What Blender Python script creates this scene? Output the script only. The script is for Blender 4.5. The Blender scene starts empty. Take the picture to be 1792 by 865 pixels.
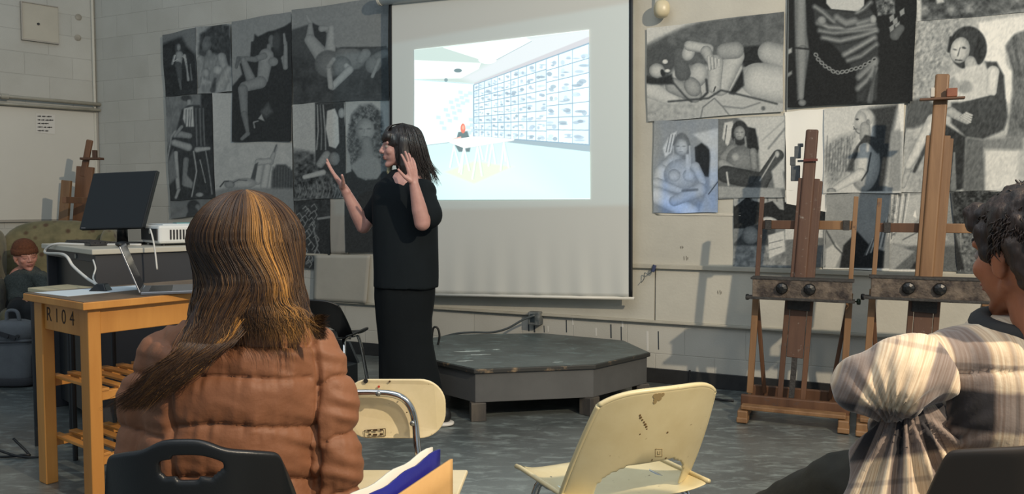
import bpy, bmesh, math, random
import numpy as np
from mathutils import Vector, Matrix, noise as mnoise

random.seed(7); np.random.seed(7)
C = bpy.context.scene.collection
SC = bpy.context.scene
PI = math.pi

# ------------------------------------------------------------------ camera
F = 1400.0; IW, IH = 1792.0, 865.0
HOR = 360.0
CAMZ = 1.21
PITCH = math.atan((IH/2-HOR)/F)
cd = bpy.data.cameras.new('camera'); cam = bpy.data.objects.new('camera', cd); C.objects.link(cam)
cam.location = (0, 0, CAMZ); cam.rotation_euler = (PI/2-PITCH, 0, 0)
cd.sensor_fit = 'HORIZONTAL'; cd.sensor_width = 36.0; cd.lens = 36.0*F/IW; cd.clip_start = 0.05
SC.camera = cam
SC.view_settings.view_transform = 'Standard'; SC.view_settings.look = 'None'
SC.view_settings.exposure = 0.0; SC.view_settings.gamma = 1.0; SC.view_settings.use_curve_mapping = False

CF = Vector((0, math.cos(PITCH), -math.sin(PITCH))); CU = Vector((0, math.sin(PITCH), math.cos(PITCH)))
CO = Vector((0, 0, CAMZ))
def ray(px, py): return Vector(((px-IW/2)/F, 0, 0)) + CF + CU*((IH/2-py)/F)
def at(px, py, Y):
    d = ray(px, py); return CO + d*(Y/d.y)
def athz(px, py, h):
    d = ray(px, py); return CO + d*((h-CAMZ)/d.z)
def floor_at(px, py): return athz(px, py, 0)

# the front wall and the left wall
WP = Vector((1.16, 5.34, 0)); WU = Vector((0.905, -0.4255, 0)).normalized(); WN = Vector((-WU.y*-1, -WU.x, 0)).normalized()
WN = Vector((WU.y, -WU.x, 0))          # towards the room
def on_plane(px, py, P, N, off=0.0):
    d = ray(px, py); t = (P+N*off-CO).dot(N)/d.dot(N); return CO + d*t
def onwall(px, py, off=0.0): return on_plane(px, py, WP, WN, off)
CORNER = onwall(173, 360); CORNER.z = 0
LU = Vector((0.695, 0.719, 0)).normalized()      # towards the corner
LN = Vector((LU.y, -LU.x, 0))                     # towards the room
def onleft(px, py, off=0.0): return on_plane(px, py, CORNER, LN, off)

# ------------------------------------------------------------------ lights
w = bpy.data.worlds.new('room_light'); SC.world = w; w.use_nodes = True
w.node_tree.nodes['Background'].inputs[0].default_value = (0.70, 0.86, 1.0, 1)
w.node_tree.nodes['Background'].inputs[1].default_value = 0.47
def lamp(name, kind, loc, target, energy, col, **kw):
    l = bpy.data.lights.new(name, kind); l.energy = energy; l.color = col
    for k, v in kw.items(): setattr(l, k, v)
    o = bpy.data.objects.new(name, l); C.objects.link(o); o.location = loc
    o.rotation_euler = (Vector(target)-Vector(loc)).to_track_quat('-Z', 'Y').to_euler(); return o
lamp('studio_spot_lamp', 'SPOT', (2.95, -0.45, 3.75), (0.8, 3.4, 0.75), 1050, (1.0, 0.84, 0.63), spot_size=math.radians(96), spot_blend=0.8, shadow_soft_size=0.055)
lamp('back_row_fill', 'SPOT', (1.3, -0.9, 3.5), (0.95, 1.55, 0.8), 150, (1.0, 0.83, 0.62), spot_size=math.radians(62), spot_blend=0.9, shadow_soft_size=0.25)  # unseen fill lamp, added to brighten the backs of the seated people
lamp('ceiling_panel_lamp', 'AREA', (-0.5, 1.6, 3.9), (-0.5, 3.4, 0), 45, (0.95, 0.97, 1.0), shape='RECTANGLE', size=3.0, size_y=2.0)
# the projector's beam: its black-level light falls as a sharp rectangle around the picture
PJ = Vector((0.25, 0.9, 2.25))
pj = lamp('projector_beam', 'SPOT', PJ, (-0.15, 5.9, 1.9), 150, (0.42, 0.82, 1.0), spot_size=math.radians(70), spot_blend=0.0, shadow_soft_size=0.012)
def beam_mask(o, corners):
    """four half-plane tests on the ray direction keep the beam inside the projector's frame"""
    l = o.data; l.use_nodes = True; nt = l.node_tree; N = nt.nodes; L = nt.links; em = [n for n in N if n.type == 'EMISSION'][0]
    g = N.new('ShaderNodeNewGeometry'); prev = None
    c = [(Vector(q)-Vector(o.location)).normalized() for q in corners]; mid = sum(c, Vector())
    for i in range(4):
        n = c[i].cross(c[(i+1) % 4]).normalized(); n = n if n.dot(mid) > 0 else -n
        d = N.new('ShaderNodeVectorMath'); d.operation = 'DOT_PRODUCT'; L.new(g.outputs['Incoming'], d.inputs[0]); d.inputs[1].default_value = tuple(n*SGN)
        m = N.new('ShaderNodeMapRange'); m.inputs['From Min'].default_value = -.002; m.inputs['From Max'].default_value = .004; L.new(d.outputs['Value'], m.inputs['Value'])
        if prev is None: prev = m.outputs[0]
        else:
            x = N.new('ShaderNodeMath'); x.operation = 'MULTIPLY'; L.new(prev, x.inputs[0]); L.new(m.outputs[0], x.inputs[1]); prev = x.outputs[0]
    L.new(prev, em.inputs['Strength'])
SGN = 1
beam_mask(pj, [onwall(585, 92, .13), onwall(1112, 2, .13), onwall(1112, 360, .13), onwall(585, 372, .13)])

# ------------------------------------------------------------------ materials
def lin(c):
    if isinstance(c, (int, float)): c = (c, c, c)
    return tuple((x/12.92 if x <= 0.04045 else ((x+0.055)/1.055)**2.4) for x in c)
MATS = {}
def mat(name, col, rough=0.6, metal=0.0, spec=0.5, nscale=0, namt=0.0, bump=0.0, bscale=40, col2=None, coat=0.0, sheen=0.0, detail=6, stretch=None, emis=None):
    """procedural principled material: noise-mixed colour and noise bump; colours are given in sRGB"""
    if name in MATS: return MATS[name]
    m = bpy.data.materials.new(name); m.use_nodes = True; MATS[name] = m
    nt = m.node_tree; N = nt.nodes; L = nt.links; b = N['Principled BSDF']
    b.inputs['Roughness'].default_value = rough; b.inputs['Metallic'].default_value = metal
    b.inputs['Specular IOR Level'].default_value = spec; b.inputs['Coat Weight'].default_value = coat
    b.inputs['Sheen Weight'].default_value = sheen
    c1 = lin(col); b.inputs['Base Color'].default_value = (*c1, 1)
    tc = N.new('ShaderNodeTexCoord'); mp = N.new('ShaderNodeMapping'); L.new(tc.outputs['Object'], mp.inputs[0])
    if stretch: mp.inputs['Scale'].default_value = stretch
    if nscale:
        n = N.new('ShaderNodeTexNoise'); n.inputs['Scale'].default_value = nscale; n.inputs['Detail'].default_value = detail
        n.inputs['Roughness'].default_value = 0.65
        L.new(mp.outputs[0], n.inputs['Vector'])
        r = N.new('ShaderNodeValToRGB'); L.new(n.outputs['Fac'], r.inputs[0])
        c2 = lin(col2) if col2 else tuple(max(0, x*(1-namt)) for x in c1)
        r.color_ramp.elements[0].position = 0.35; r.color_ramp.elements[1].position = 0.65
        r.color_ramp.elements[0].color = (*c2, 1); r.color_ramp.elements[1].color = (*c1, 1)
        L.new(r.outputs[0], b.inputs['Base Color'])
    if bump:
        n2 = N.new('ShaderNodeTexNoise'); n2.inputs['Scale'].default_value = bscale; n2.inputs['Detail'].default_value = 5
        L.new(mp.outputs[0], n2.inputs['Vector'])
        bp = N.new('ShaderNodeBump'); bp.inputs['Strength'].default_value = bump; bp.inputs['Distance'].default_value = 0.01
        L.new(n2.outputs['Fac'], bp.inputs['Height']); L.new(bp.outputs[0], b.inputs['Normal'])
    if emis:
        b.inputs['Emission Color'].default_value = (*lin(emis[0]), 1); b.inputs['Emission Strength'].default_value = emis[1]
    return m

# ------------------------------------------------------------------ objects
def props(o, label=None, cat=None, group=None, kind=None):
    if label: o['label'] = label
    if cat: o['category'] = cat
    if group: o['group'] = group
    if kind: o['kind'] = kind
    return o
def thing(name, label, cat, loc=(0, 0, 0), rz=0.0, group=None):
    o = bpy.data.objects.new(name, None); C.objects.link(o)
    o.empty_display_size = 0.1
    o.location = loc; o.rotation_euler = (0, 0, rz)
    return props(o, label, cat, group)
def inv_of(parent):
    if parent is None: return Matrix.Identity(4)
    M = Matrix.Translation(parent.location) @ Matrix.Rotation(parent.rotation_euler.z, 4, 'Z')
    if parent.parent: return M.inverted() @ inv_of(parent.parent)
    return M.inverted()

def rot_to(d):
    return Vector(d).normalized().to_track_quat('Z', 'Y').to_matrix().to_4x4()

class MB:
    def __init__(s): s.v = []; s.f = []; s.m = []
    def add(s, vs, fs, mi=0):
        b = len(s.v); s.v += [Vector(v) for v in vs]; s.f += [tuple(i+b for i in f) for f in fs]; s.m += [mi]*len(fs); return s
    def box(s, c, size, M=None, mi=0, taper=1.0):
        x, y, z = [q/2 for q in size]
        vs = [Vector((sx*x*(taper if sz > 0 else 1), sy*y*(taper if sz > 0 else 1), sz*z)) for sz in (-1, 1) for sx, sy in ((-1, -1), (1, -1), (1, 1), (-1, 1))]
        if M is not None: vs = [M @ v for v in vs]
        vs = [v+Vector(c) for v in vs]
        return s.add(vs, [(3, 2, 1, 0), (4, 5, 6, 7), (0, 1, 5, 4), (1, 2, 6, 5), (2, 3, 7, 6), (3, 0, 4, 7)], mi)
    def hexa(s, bot, top, mi=0):
        n = len(bot); vs = list(bot)+list(top)
        fs = [tuple(range(n-1, -1, -1)), tuple(range(n, 2*n))]+[(i, (i+1) % n, n+(i+1) % n, n+i) for i in range(n)]
        return s.add(vs, fs, mi)
    def beam(s, a, b, w, d, side=None, mi=0):
        """rectangular bar from a to b; w along `side`, d across"""
        a = Vector(a); b = Vector(b); ax = (b-a).normalized()
        sd = Vector(side) if side is not None else Vector((1, 0, 0))
        sd = (sd-ax*sd.dot(ax)).normalized(); dp = ax.cross(sd)
        q = [(-1, -1), (1, -1), (1, 1), (-1, 1)]
        return s.hexa([a+sd*(i*w/2)+dp*(j*d/2) for i, j in q], [b+sd*(i*w/2)+dp*(j*d/2) for i, j in q], mi)
    def tube(s, pts, r, seg=10, mi=0, cap=True, close=False):
        pts = [Vector(p) for p in pts]; n = len(pts)
        rs = r if isinstance(r, (list, tuple)) else [r]*n
        rings = []; up = None
        for i, p in enumerate(pts):
            t = (pts[min(i+1, n-1)]-pts[max(i-1, 0)]).normalized()
            if up is None:
                up = Vector((0, 0, 1)) if abs(t.z) < 0.9 else Vector((1, 0, 0))
            x = (up-t*up.dot(t)).normalized(); up = x; y = t.cross(x)
            rings.append([p+(x*math.cos(a)+y*math.sin(a))*rs[i] for a in [2*PI*k/seg for k in range(seg)]])
        vs = [v for rg in rings for v in rg]; fs = []
        for i in range(n-1):
            for k in range(seg):
                fs.append((i*seg+k, i*seg+(k+1) % seg, (i+1)*seg+(k+1) % seg, (i+1)*seg+k))
        if cap: fs.append(tuple(range(seg-1, -1, -1))); fs.append(tuple((n-1)*seg+k for k in range(seg)))
        return s.add(vs, fs, mi)
    def lathe(s, prof, c, axis=(0, 0, 1), seg=24, mi=0):
        M = rot_to(axis); c = Vector(c); vs = []; fs = []; n = len(prof)
        for r, h in prof:
            for k in range(seg):
                a = 2*PI*k/seg; vs.append(c+M @ Vector((r*math.cos(a), r*math.sin(a), h)))
        for i in range(n-1):
            for k in range(seg):
                fs.append((i*seg+k, i*seg+(k+1) % seg, (i+1)*seg+(k+1) % seg, (i+1)*seg+k))
        fs.append(tuple(range(seg-1, -1, -1))); fs.append(tuple((n-1)*seg+k for k in range(seg)))
        return s.add(vs, fs, mi)
    def ell(s, c, r, M=None, seg=20, rings=12, mi=0):
        c = Vector(c); vs = []; fs = []
        for i in range(rings+1):
            th = PI*i/rings
            for k in range(seg):
                a = 2*PI*k/seg; v = Vector((r[0]*math.sin(th)*math.cos(a), r[1]*math.sin(th)*math.sin(a), -r[2]*math.cos(th)))
                if M is not None: v = M @ v
                vs.append(c+v)
        for i in range(rings):
            for k in range(seg):
                fs.append((i*seg+k, i*seg+(k+1) % seg, (i+1)*seg+(k+1) % seg, (i+1)*seg+k))
        return s.add(vs, fs, mi)
    def cap(s, a, b, r0, r1, seg=16, mi=0):
        a = Vector(a); b = Vector(b); d = (b-a); L = d.length
        if L < 1e-6: return s.ell(a, (r0, r0, r0))
        M = rot_to(d); prof = []
        for i in range(1, 6): t = PI/2*(1-i/6); prof.append((r0*math.cos(t), -r0*math.sin(t)))
        prof.append((r0, 0)); prof.append((r1, L))
        for i in range(1, 6): t = PI/2*i/6; prof.append((r1*math.cos(t), L+r1*math.sin(t)))
        return s.lathe(prof, a, d, seg)
    def prism(s, poly, h0, h1, M=None, mi=0):
        """poly of (x,y), extruded in z between h0 and h1, then transformed by M"""
        b = [Vector((x, y, h0)) for x, y in poly]; t = [Vector((x, y, h1)) for x, y in poly]
        if M is not None: b = [M @ v for v in b]; t = [M @ v for v in t]
        return s.hexa(b, t, mi)
    def loft(s, rings, mi=0, cap=True, close=True):
        n = len(rings); k = len(rings[0]); vs = [v for r in rings for v in r]; fs = []
        for i in range(n-1):
            for j in range(k if close else k-1):
                fs.append((i*k+j, i*k+(j+1) % k, (i+1)*k+(j+1) % k, (i+1)*k+j))
        if cap and close: fs.append(tuple(range(k-1, -1, -1))); fs.append(tuple((n-1)*k+j for j in range(k)))
        return s.add(vs, fs, mi)
    def build(s, name, mats, parent=None, local=False, smooth=False, bevel=0.0, bseg=2, thick=0.0, subsurf=0, fix=True, angle=None):
        me = bpy.data.meshes.new(name); M = Matrix.Identity(4) if local else inv_of(parent)
        me.from_pydata([tuple(M @ v) for v in s.v], [], s.f)
        if not isinstance(mats, (list, tuple)): mats = [mats]
        for m in mats: me.materials.append(m)
        me.polygons.foreach_set('material_index', s.m)
        if fix:
            bm = bmesh.new(); bm.from_mesh(me); bmesh.ops.delete(bm, geom=[v for v in bm.verts if not v.link_faces], context='VERTS'); bmesh.ops.recalc_face_normals(bm, faces=bm.faces); bm.to_mesh(me); bm.free()
        if smooth: me.polygons.foreach_set('use_smooth', [True]*len(me.polygons))
        me.update()
        o = bpy.data.objects.new(name, me); C.objects.link(o); o.parent = parent
        if thick: q = o.modifiers.new('thickness', 'SOLIDIFY'); q.thickness = thick; q.offset = 0
        if bevel:
            q = o.modifiers.new('bevel', 'BEVEL'); q.width = bevel; q.segments = bseg; q.limit_method = 'ANGLE'; q.angle_limit = math.radians(35)
        if subsurf: q = o.modifiers.new('subsurf', 'SUBSURF'); q.levels = subsurf; q.render_levels = subsurf
        return o
def struct(o, k='structure'): o['kind'] = k; return o

def evaluated(o):
    dg = bpy.context.evaluated_depsgraph_get(); me = bpy.data.meshes.new_from_object(o.evaluated_get(dg)); return me
def blob(name, mb, m, parent=None, voxel=0.01, smooth=6, fac=0.6, post=None):
    """one continuous skin over overlapping forms"""
    o = mb.build(name+'_src', m, None, local=True)
    q = o.modifiers.new('r', 'REMESH'); q.mode = 'VOXEL'; q.voxel_size = voxel; q.use_smooth_shade = True
    if smooth: q = o.modifiers.new('s', 'SMOOTH'); q.iterations = smooth; q.factor = fac
    me = evaluated(o); src = o.data; bpy.data.objects.remove(o); bpy.data.meshes.remove(src)
    n = len(me.vertices); co = np.empty(n*3); me.vertices.foreach_get('co', co); co = co.reshape(-1, 3)
    if post is not None: co = post(co, me)
    M = np.array(inv_of(parent)); co = co @ M[:3, :3].T + M[:3, 3]
    me.vertices.foreach_set('co', co.ravel()); me.name = name
    me.polygons.foreach_set('use_smooth', [True]*len(me.polygons)); me.update()
    if not me.materials: me.materials.append(m)
    r = bpy.data.objects.new(name, me); C.objects.link(r); r.parent = parent; return r
def normals_of(me):
    n = len(me.vertices); a = np.empty(n*3); me.vertex_normals.foreach_get('vector', a); return a.reshape(-1, 3)
def copy_tree(o, parent=None):
    c = o.copy(); C.objects.link(c)
    if parent: c.parent = parent
    for ch in list(o.children): copy_tree(ch, c)
    return c
def smoothcurve(pts, n=8):
    """Catmull-Rom through points"""
    P = [Vector(p) for p in pts]; P = [P[0]*2-P[1]]+P+[P[-1]*2-P[-2]]; out = []
    for i in range(1, len(P)-2):
        a, b, c, d = P[i-1:i+3]
        for k in range(n):
            t = k/n; out.append(0.5*((2*b)+(c-a)*t+(2*a-5*b+4*c-d)*t*t+(3*b-a-3*c+d)*t**3))
    out.append(P[-2]); return out
def text(name, body, M, size, m, parent=None, depth=0.0008, spacing=1.0, align='CENTER'):
    cu = bpy.data.curves.new(name, 'FONT'); cu.body = body; cu.size = size; cu.extrude = depth; cu.align_x = align; cu.align_y = 'CENTER'
    cu.space_character = spacing; cu.materials.append(m)
    o = bpy.data.objects.new(name, cu); C.objects.link(o)
    me = evaluated(o); bpy.data.objects.remove(o); me.name = name
    me.transform(inv_of(parent) @ M); r = bpy.data.objects.new(name, me); C.objects.link(r); r.parent = parent
    if not me.materials: me.materials.append(m)
    return r
def frame(o, x, y, z):
    """matrix with the given axes and origin"""
    M = Matrix.Identity(4)
    for i, a in enumerate((x, y, z)):
        for j in range(3): M[j][i] = a[j]
    for j in range(3): M[j][3] = o[j]
    return M
# ================================================================== the room
def block_material(name, col, line, bw=0.4, bh=0.2, smear=True):
    m = bpy.data.materials.new(name); m.use_nodes = True; nt = m.node_tree; N = nt.nodes; L = nt.links; b = N['Principled BSDF']
    tc = N.new('ShaderNodeTexCoord'); sp = N.new('ShaderNodeSeparateXYZ'); cb = N.new('ShaderNodeCombineXYZ')
    L.new(tc.outputs['Object'], sp.inputs[0]); L.new(sp.outputs['X'], cb.inputs['X']); L.new(sp.outputs['Z'], cb.inputs['Y'])
    br = N.new('ShaderNodeTexBrick'); L.new(cb.outputs[0], br.inputs['Vector'])
    br.inputs['Scale'].default_value = 1.0; br.inputs['Brick Width'].default_value = bw; br.inputs['Row Height'].default_value = bh
    br.inputs['Mortar Size'].default_value = 0.004; br.inputs['Mortar Smooth'].default_value = 0.6
    br.inputs['Color1'].default_value = (*lin(col), 1); br.inputs['Color2'].default_value = (*[x*0.93 for x in lin(col)], 1); br.inputs['Mortar'].default_value = (*lin(line), 1)
    n = N.new('ShaderNodeTexNoise'); n.inputs['Scale'].default_value = 2.2; n.inputs['Detail'].default_value = 8; L.new(tc.outputs['Object'], n.inputs['Vector'])
    mx = N.new('ShaderNodeMix'); mx.data_type = 'RGBA'; mx.blend_type = 'MULTIPLY'; mx.inputs[0].default_value = 0.35
    rr = N.new('ShaderNodeValToRGB'); rr.color_ramp.elements[0].position = .35; rr.color_ramp.elements[0].color = (.72, .70, .66, 1); rr.color_ramp.elements[1].position = .6
    L.new(n.outputs['Fac'], rr.inputs[0]); L.new(br.outputs['Color'], mx.inputs[6]); L.new(rr.outputs[0], mx.inputs[7]); L.new(mx.outputs[2], b.inputs['Base Color'])
    n2 = N.new('ShaderNodeTexNoise'); n2.inputs['Scale'].default_value = 90; n2.inputs['Detail'].default_value = 4; L.new(tc.outputs['Object'], n2.inputs['Vector'])
    b1 = N.new('ShaderNodeBump'); b1.inputs['Strength'].default_value = 0.25; b1.inputs['Distance'].default_value = 0.004; L.new(n2.outputs['Fac'], b1.inputs['Height'])
    b2 = N.new('ShaderNodeBump'); b2.inputs['Strength'].default_value = 0.5; b2.inputs['Distance'].default_value = 0.005; b2.invert = True
    L.new(br.outputs['Fac'], b2.inputs['Height']); L.new(b1.outputs[0], b2.inputs['Normal']); L.new(b2.outputs[0], b.inputs['Normal'])
    b.inputs['Roughness'].default_value = 0.55
    return m
M_block = block_material('painted_block', (0.74, 0.73, 0.69), (0.71, 0.70, 0.66))
M_board = mat('painted_board', (0.77, 0.755, 0.70), 0.6, nscale=1.6, col2=(0.71, 0.695, 0.645), bump=0.12, bscale=55, detail=9)
M_trim = mat('trim_paint', (0.70, 0.68, 0.62), 0.5, nscale=6, namt=0.15, bump=.1)
M_base = mat('black_rubber_base', (0.16, 0.16, 0.16), 0.45, nscale=12, namt=0.4)
M_black = mat('black_plastic', (0.09, 0.095, 0.10), 0.38, bump=0.05, bscale=200)
M_steel = mat('grey_steel', (0.55, 0.56, 0.55), 0.38, metal=0.85, nscale=20, namt=0.2)
M_chrome = mat('chrome', (0.78, 0.78, 0.77), 0.14, metal=1.0)

# floor: scuffed dark concrete with paint dust
def floor_material():
    m = bpy.data.materials.new('scuffed_concrete'); m.use_nodes = True; nt = m.node_tree; N = nt.nodes; L = nt.links; b = N['Principled BSDF']
    tc = N.new('ShaderNodeTexCoord')
    def noise(sc, det=8, ro=.6, st=(1, 1, 1), dist=0):
        mp = N.new('ShaderNodeMapping'); mp.inputs['Scale'].default_value = st; L.new(tc.outputs['Object'], mp.inputs[0])
        n = N.new('ShaderNodeTexNoise'); n.inputs['Scale'].default_value = sc; n.inputs['Detail'].default_value = det; n.inputs['Roughness'].default_value = ro
        n.inputs['Distortion'].default_value = dist
        L.new(mp.outputs[0], n.inputs['Vector']); return n.outputs['Fac']
    def ramp(f, p0, p1, c0, c1):
        r = N.new('ShaderNodeValToRGB'); r.color_ramp.elements[0].position = p0; r.color_ramp.elements[1].position = p1
        r.color_ramp.elements[0].color = (*c0, 1); r.color_ramp.elements[1].color = (*c1, 1); L.new(f, r.inputs[0]); return r.outputs[0]
    base = ramp(noise(1.4), .35, .7, lin((.26, .275, .27)), lin((.40, .42, .41)))
    f1 = ramp(noise(7, 10, .72, (1, 2.6, 1), .6), .50, .72, (0, 0, 0), (1, 1, 1))
    mx = N.new('ShaderNodeMix'); mx.data_type = 'RGBA'; L.new(f1, mx.inputs[0]); L.new(base, mx.inputs[6]); mx.inputs[7].default_value = (*lin((.56, .60, .585)), 1)
    f2 = ramp(noise(30, 6, .6), .66, .72, (0, 0, 0), (.8, .8, .8))
    m2 = N.new('ShaderNodeMix'); m2.data_type = 'RGBA'; L.new(f2, m2.inputs[0]); L.new(mx.outputs[2], m2.inputs[6]); m2.inputs[7].default_value = (*lin((.17, .17, .17)), 1)
    L.new(m2.outputs[2], b.inputs['Base Color']); b.inputs['Specular IOR Level'].default_value = .9; b.inputs['Coat Weight'].default_value = .6; b.inputs['Coat Roughness'].default_value = .38
    rr = ramp(noise(3.5), .3, .7, (.26,)*3, (.42,)*3); L.new(rr, b.inputs['Roughness'])
    bp = N.new('ShaderNodeBump'); bp.inputs['Strength'].default_value = .18; bp.inputs['Distance'].default_value = .004
    L.new(noise(45), bp.inputs['Height']); L.new(bp.outputs[0], b.inputs['Normal'])
    return m
M_floor = floor_material()
struct(MB().box((0, 3.5, -0.05), (13, 13.5, 0.1)).build('floor', M_floor))

def slab(name, org, U, Nn, u0, u1, h0, h1, t0, t1, m, parent=None, bevel=0, local_axes=False):
    """a board lying on a wall: u along it, t out of it; object x/z follow the wall"""
    ang = math.atan2(U.y, U.x)
    M = Matrix.Rotation(ang, 4, 'Z')
    mb = MB(); vs = []
    ty = 1 if (M.to_3x3() @ Vector((0, 1, 0))).dot(Nn) > 0 else -1
    mb.box(((u0+u1)/2, ty*(t0+t1)/2, (h0+h1)/2), (u1-u0, abs(t1-t0), h1-h0))
    o = mb.build(name, m, None, local=True, bevel=bevel)
    o.location = org; o.rotation_euler = (0, 0, ang)
    if parent: 
        o.location = (0, 0, 0); o.rotation_euler = (0, 0, 0); o.parent = parent
        MM = inv_of(parent) @ Matrix.Translation(org) @ M; o.data.transform(MM)
    return o
def uw(px, py=360): return (onwall(px, py)-WP).dot(WU)
def ul(px, py=360): return (onleft(px, py)-CORNER).dot(LU)
UC = uw(173)
struct(slab('wall_front', WP, WU, WN, UC-0.2, 3.6, 0, 3.9, -0.15, 0, M_block))
struct(slab('wall_left', CORNER, LU, LN, -6.5, 0.0, 0, 3.9, -0.15, 0, M_block))
struct(slab('baseboard_front', WP, WU, WN, UC, 3.6, 0, 0.10, 0, 0.012, M_base, bevel=.003))
struct(slab('baseboard_left', CORNER, LU, LN, -6.5, -0.02, 0, 0.10, 0, 0.012, M_base, bevel=.003))
# corner trim (a white pipe chase) on the left wall
struct(slab('trim_1', CORNER, LU, LN, ul(160, 100), -0.01, 0.0, 3.9, 0, 0.03, mat('white_trim', (.80, .78, .72), .5, nscale=5, namt=.1), bevel=.004))
# painted boards on the front wall: left of the screen and right of it
UL0, UM, UR1 = uw(286), uw(683), 3.3
bdt = 0.02
struct(slab('trim_2', WP, WU, WN, uw(578), uw(1148), 0.43, 0.80, 0, bdt, M_board, bevel=.002))
struct(slab('trim_3', WP, WU, WN, uw(1150), 3.3, 0.43, 0.79, 0, bdt, M_board, bevel=.002))
struct(slab('trim_4', WP, WU, WN, uw(1075), uw(1372), 0.81, 3.6, 0, bdt, M_board, bevel=.002))
struct(slab('trim_5', WP, WU, WN, uw(1374), 3.3, 0.81, 3.6, 0, bdt, M_board, bevel=.002))
struct(slab('trim_6', WP, WU, WN, uw(700), uw(1073), 0.81, 3.6, 0, bdt, M_board, bevel=.002))
# ledges: a chalk-rail at 0.8 m and a thin strip along the boards' lower edge
struct(slab('trim_7', WP, WU, WN, uw(1100), 3.3, 0.785, 0.815, bdt-.002, 0.045, M_trim, bevel=.003))
struct(slab('trim_8', WP, WU, WN, uw(578), 3.3, 0.413, 0.43, 0, 0.034, M_trim, bevel=.003))
struct(slab('trim_9', WP, WU, WN, uw(400), uw(648), 0.795, 0.812, 0, 0.028, M_trim, bevel=.003))

# sheet of paper hanging below the ledge behind the presenter
def paper_quad(name, pxs, off, m, label, cat, curl=0.0, group=None, n=14, parent=None, thick=0.0012):
    """paper sheet given by four corners on the front wall (TL TR BR BL)"""
    q = [Vector((*p, 0)) for p in pxs]; mb = MB(); vs = []; fs = []
    for j in range(n+1):
        for i in range(n+1):
            u, v = i/n, j/n
            p = (q[0]*(1-u)+q[1]*u)*(1-v)+(q[3]*(1-u)+q[2]*u)*v
            c = curl*(abs(u-.5)*2)**4*v*v + 0.002*math.sin(u*9+v*5)
            vs.append(onwall(p.x, p.y, off+max(0, c)+0.002))
    for j in range(n):
        for i in range(n):
            a = j*(n+1)+i; fs.append((a, a+1, a+n+2, a+n+1))
    mb.add(vs, fs); o = mb.build(name, m, parent, smooth=True, thick=thick)
    if parent is None:
        props(o, label, cat, group)
    return o
M_paper = mat('white_paper', (.83, .81, .75), .75, nscale=3, namt=.06, bump=.05, bscale=30)
M_paperg = mat('grey_paper', (.60, .585, .55), .8, nscale=4, namt=.1, bump=.05)

# ---- left wall furniture
M_wb = mat('whiteboard_face', (.80, .78, .73), .35, nscale=1.5, namt=.05)
M_wbf = mat('whiteboard_frame', (.60, .58, .54), .4, metal=.3)
wbt = thing('whiteboard', 'large blank whiteboard on the left wall below two pipes', 'whiteboard', tuple(CORNER+LU*-1.5))
uA, uB = -3.5, ul(171, 300)
slab('writing_surface', CORNER, LU, LN, uA, uB, (onleft(90, 386)).z, onleft(90, 190).z, 0.0, 0.022, M_wb, wbt)
for h in (onleft(90, 386).z, onleft(90, 190).z): slab('frame_rail', CORNER, LU, LN, uA, uB, h-.012, h+.012, 0, 0.032, M_wbf, wbt, bevel=.003)
slab('frame_stile', CORNER, LU, LN, uB-.012, uB+.008, onleft(90, 386).z, onleft(90, 190).z, 0, 0.032, M_wbf, wbt, bevel=.003)
M_pipe = mat('painted_pipe', (.66, .64, .58), .4, nscale=9, namt=.2)
for k, (ya, yb, lab) in enumerate(((168, 183, 'upper of two painted pipes running along the left wall'), (181, 193, 'lower of two painted pipes just above the whiteboard'))):
    a = onleft(0, ya, 0.06); b = onleft(175, yb, 0.06); d = (b-a)
    mb = MB().tube([a-d*0.6, b], 0.017 if k == 0 else .014, 12)
    o = mb.build('wall_pipe', M_pipe, None, smooth=True); props(o, lab, 'pipe', 'pipes on the left wall')
    if k == 0: 
        p = onleft(8, 169, .06); q = MB().lathe([(.026, -.03), (.026, .03)], p, d).build('coupling', M_pipe, None, smooth=False)
        q.parent = o
# access panel with a key hole
ap = thing('access_panel', 'square painted access panel with a dark hole on upper left wall', 'panel', tuple(onleft(70, 40)))
P4 = [onleft(x, y, 0.0) for x, y in ((37, 4), (100, 14), (102, 75), (40, 68))]
u0, u1 = (P4[0]-CORNER).dot(LU), (P4[1]-CORNER).dot(LU); h0, h1 = P4[3].z, P4[0].z
slab('panel', CORNER, LU, LN, u0, u1, h0, h1, 0, .022, mat('panel_paint', (.74, .71, .64), .5, nscale=3, namt=.1), ap, bevel=.003)
slab('edge_strip', CORNER, LU, LN, u0-.012, u0, h0, h1, 0, .03, M_wbf, ap)
slab('edge_strip', CORNER, LU, LN, u0-.012, u1, h0-.012, h0, 0, .03, M_wbf, ap)
slab('edge_strip', CORNER, LU, LN, u0-.012, u1, h1, h1+.008, 0, .028, M_wbf, ap)
MB().lathe([(.012, -.004), (.012, .006)], onleft(67, 42, .022), LN, 12).build('key_hole', M_black, ap)
for (x, y) in ((137, 30), (136, 66)):
    o = MB().lathe([(.028, 0), (.03, .004), (.02, .009), (.0, .010)], onleft(x, y, .0), LN, 14).build('wall_patch', mat('patch_paint', (.66, .63, .57), .6, nscale=20, namt=.3), None)
    props(o, 'small round filler patch on upper left wall, %s of two' % ('upper' if y < 50 else 'lower'), 'patch', 'filler patches')
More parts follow.
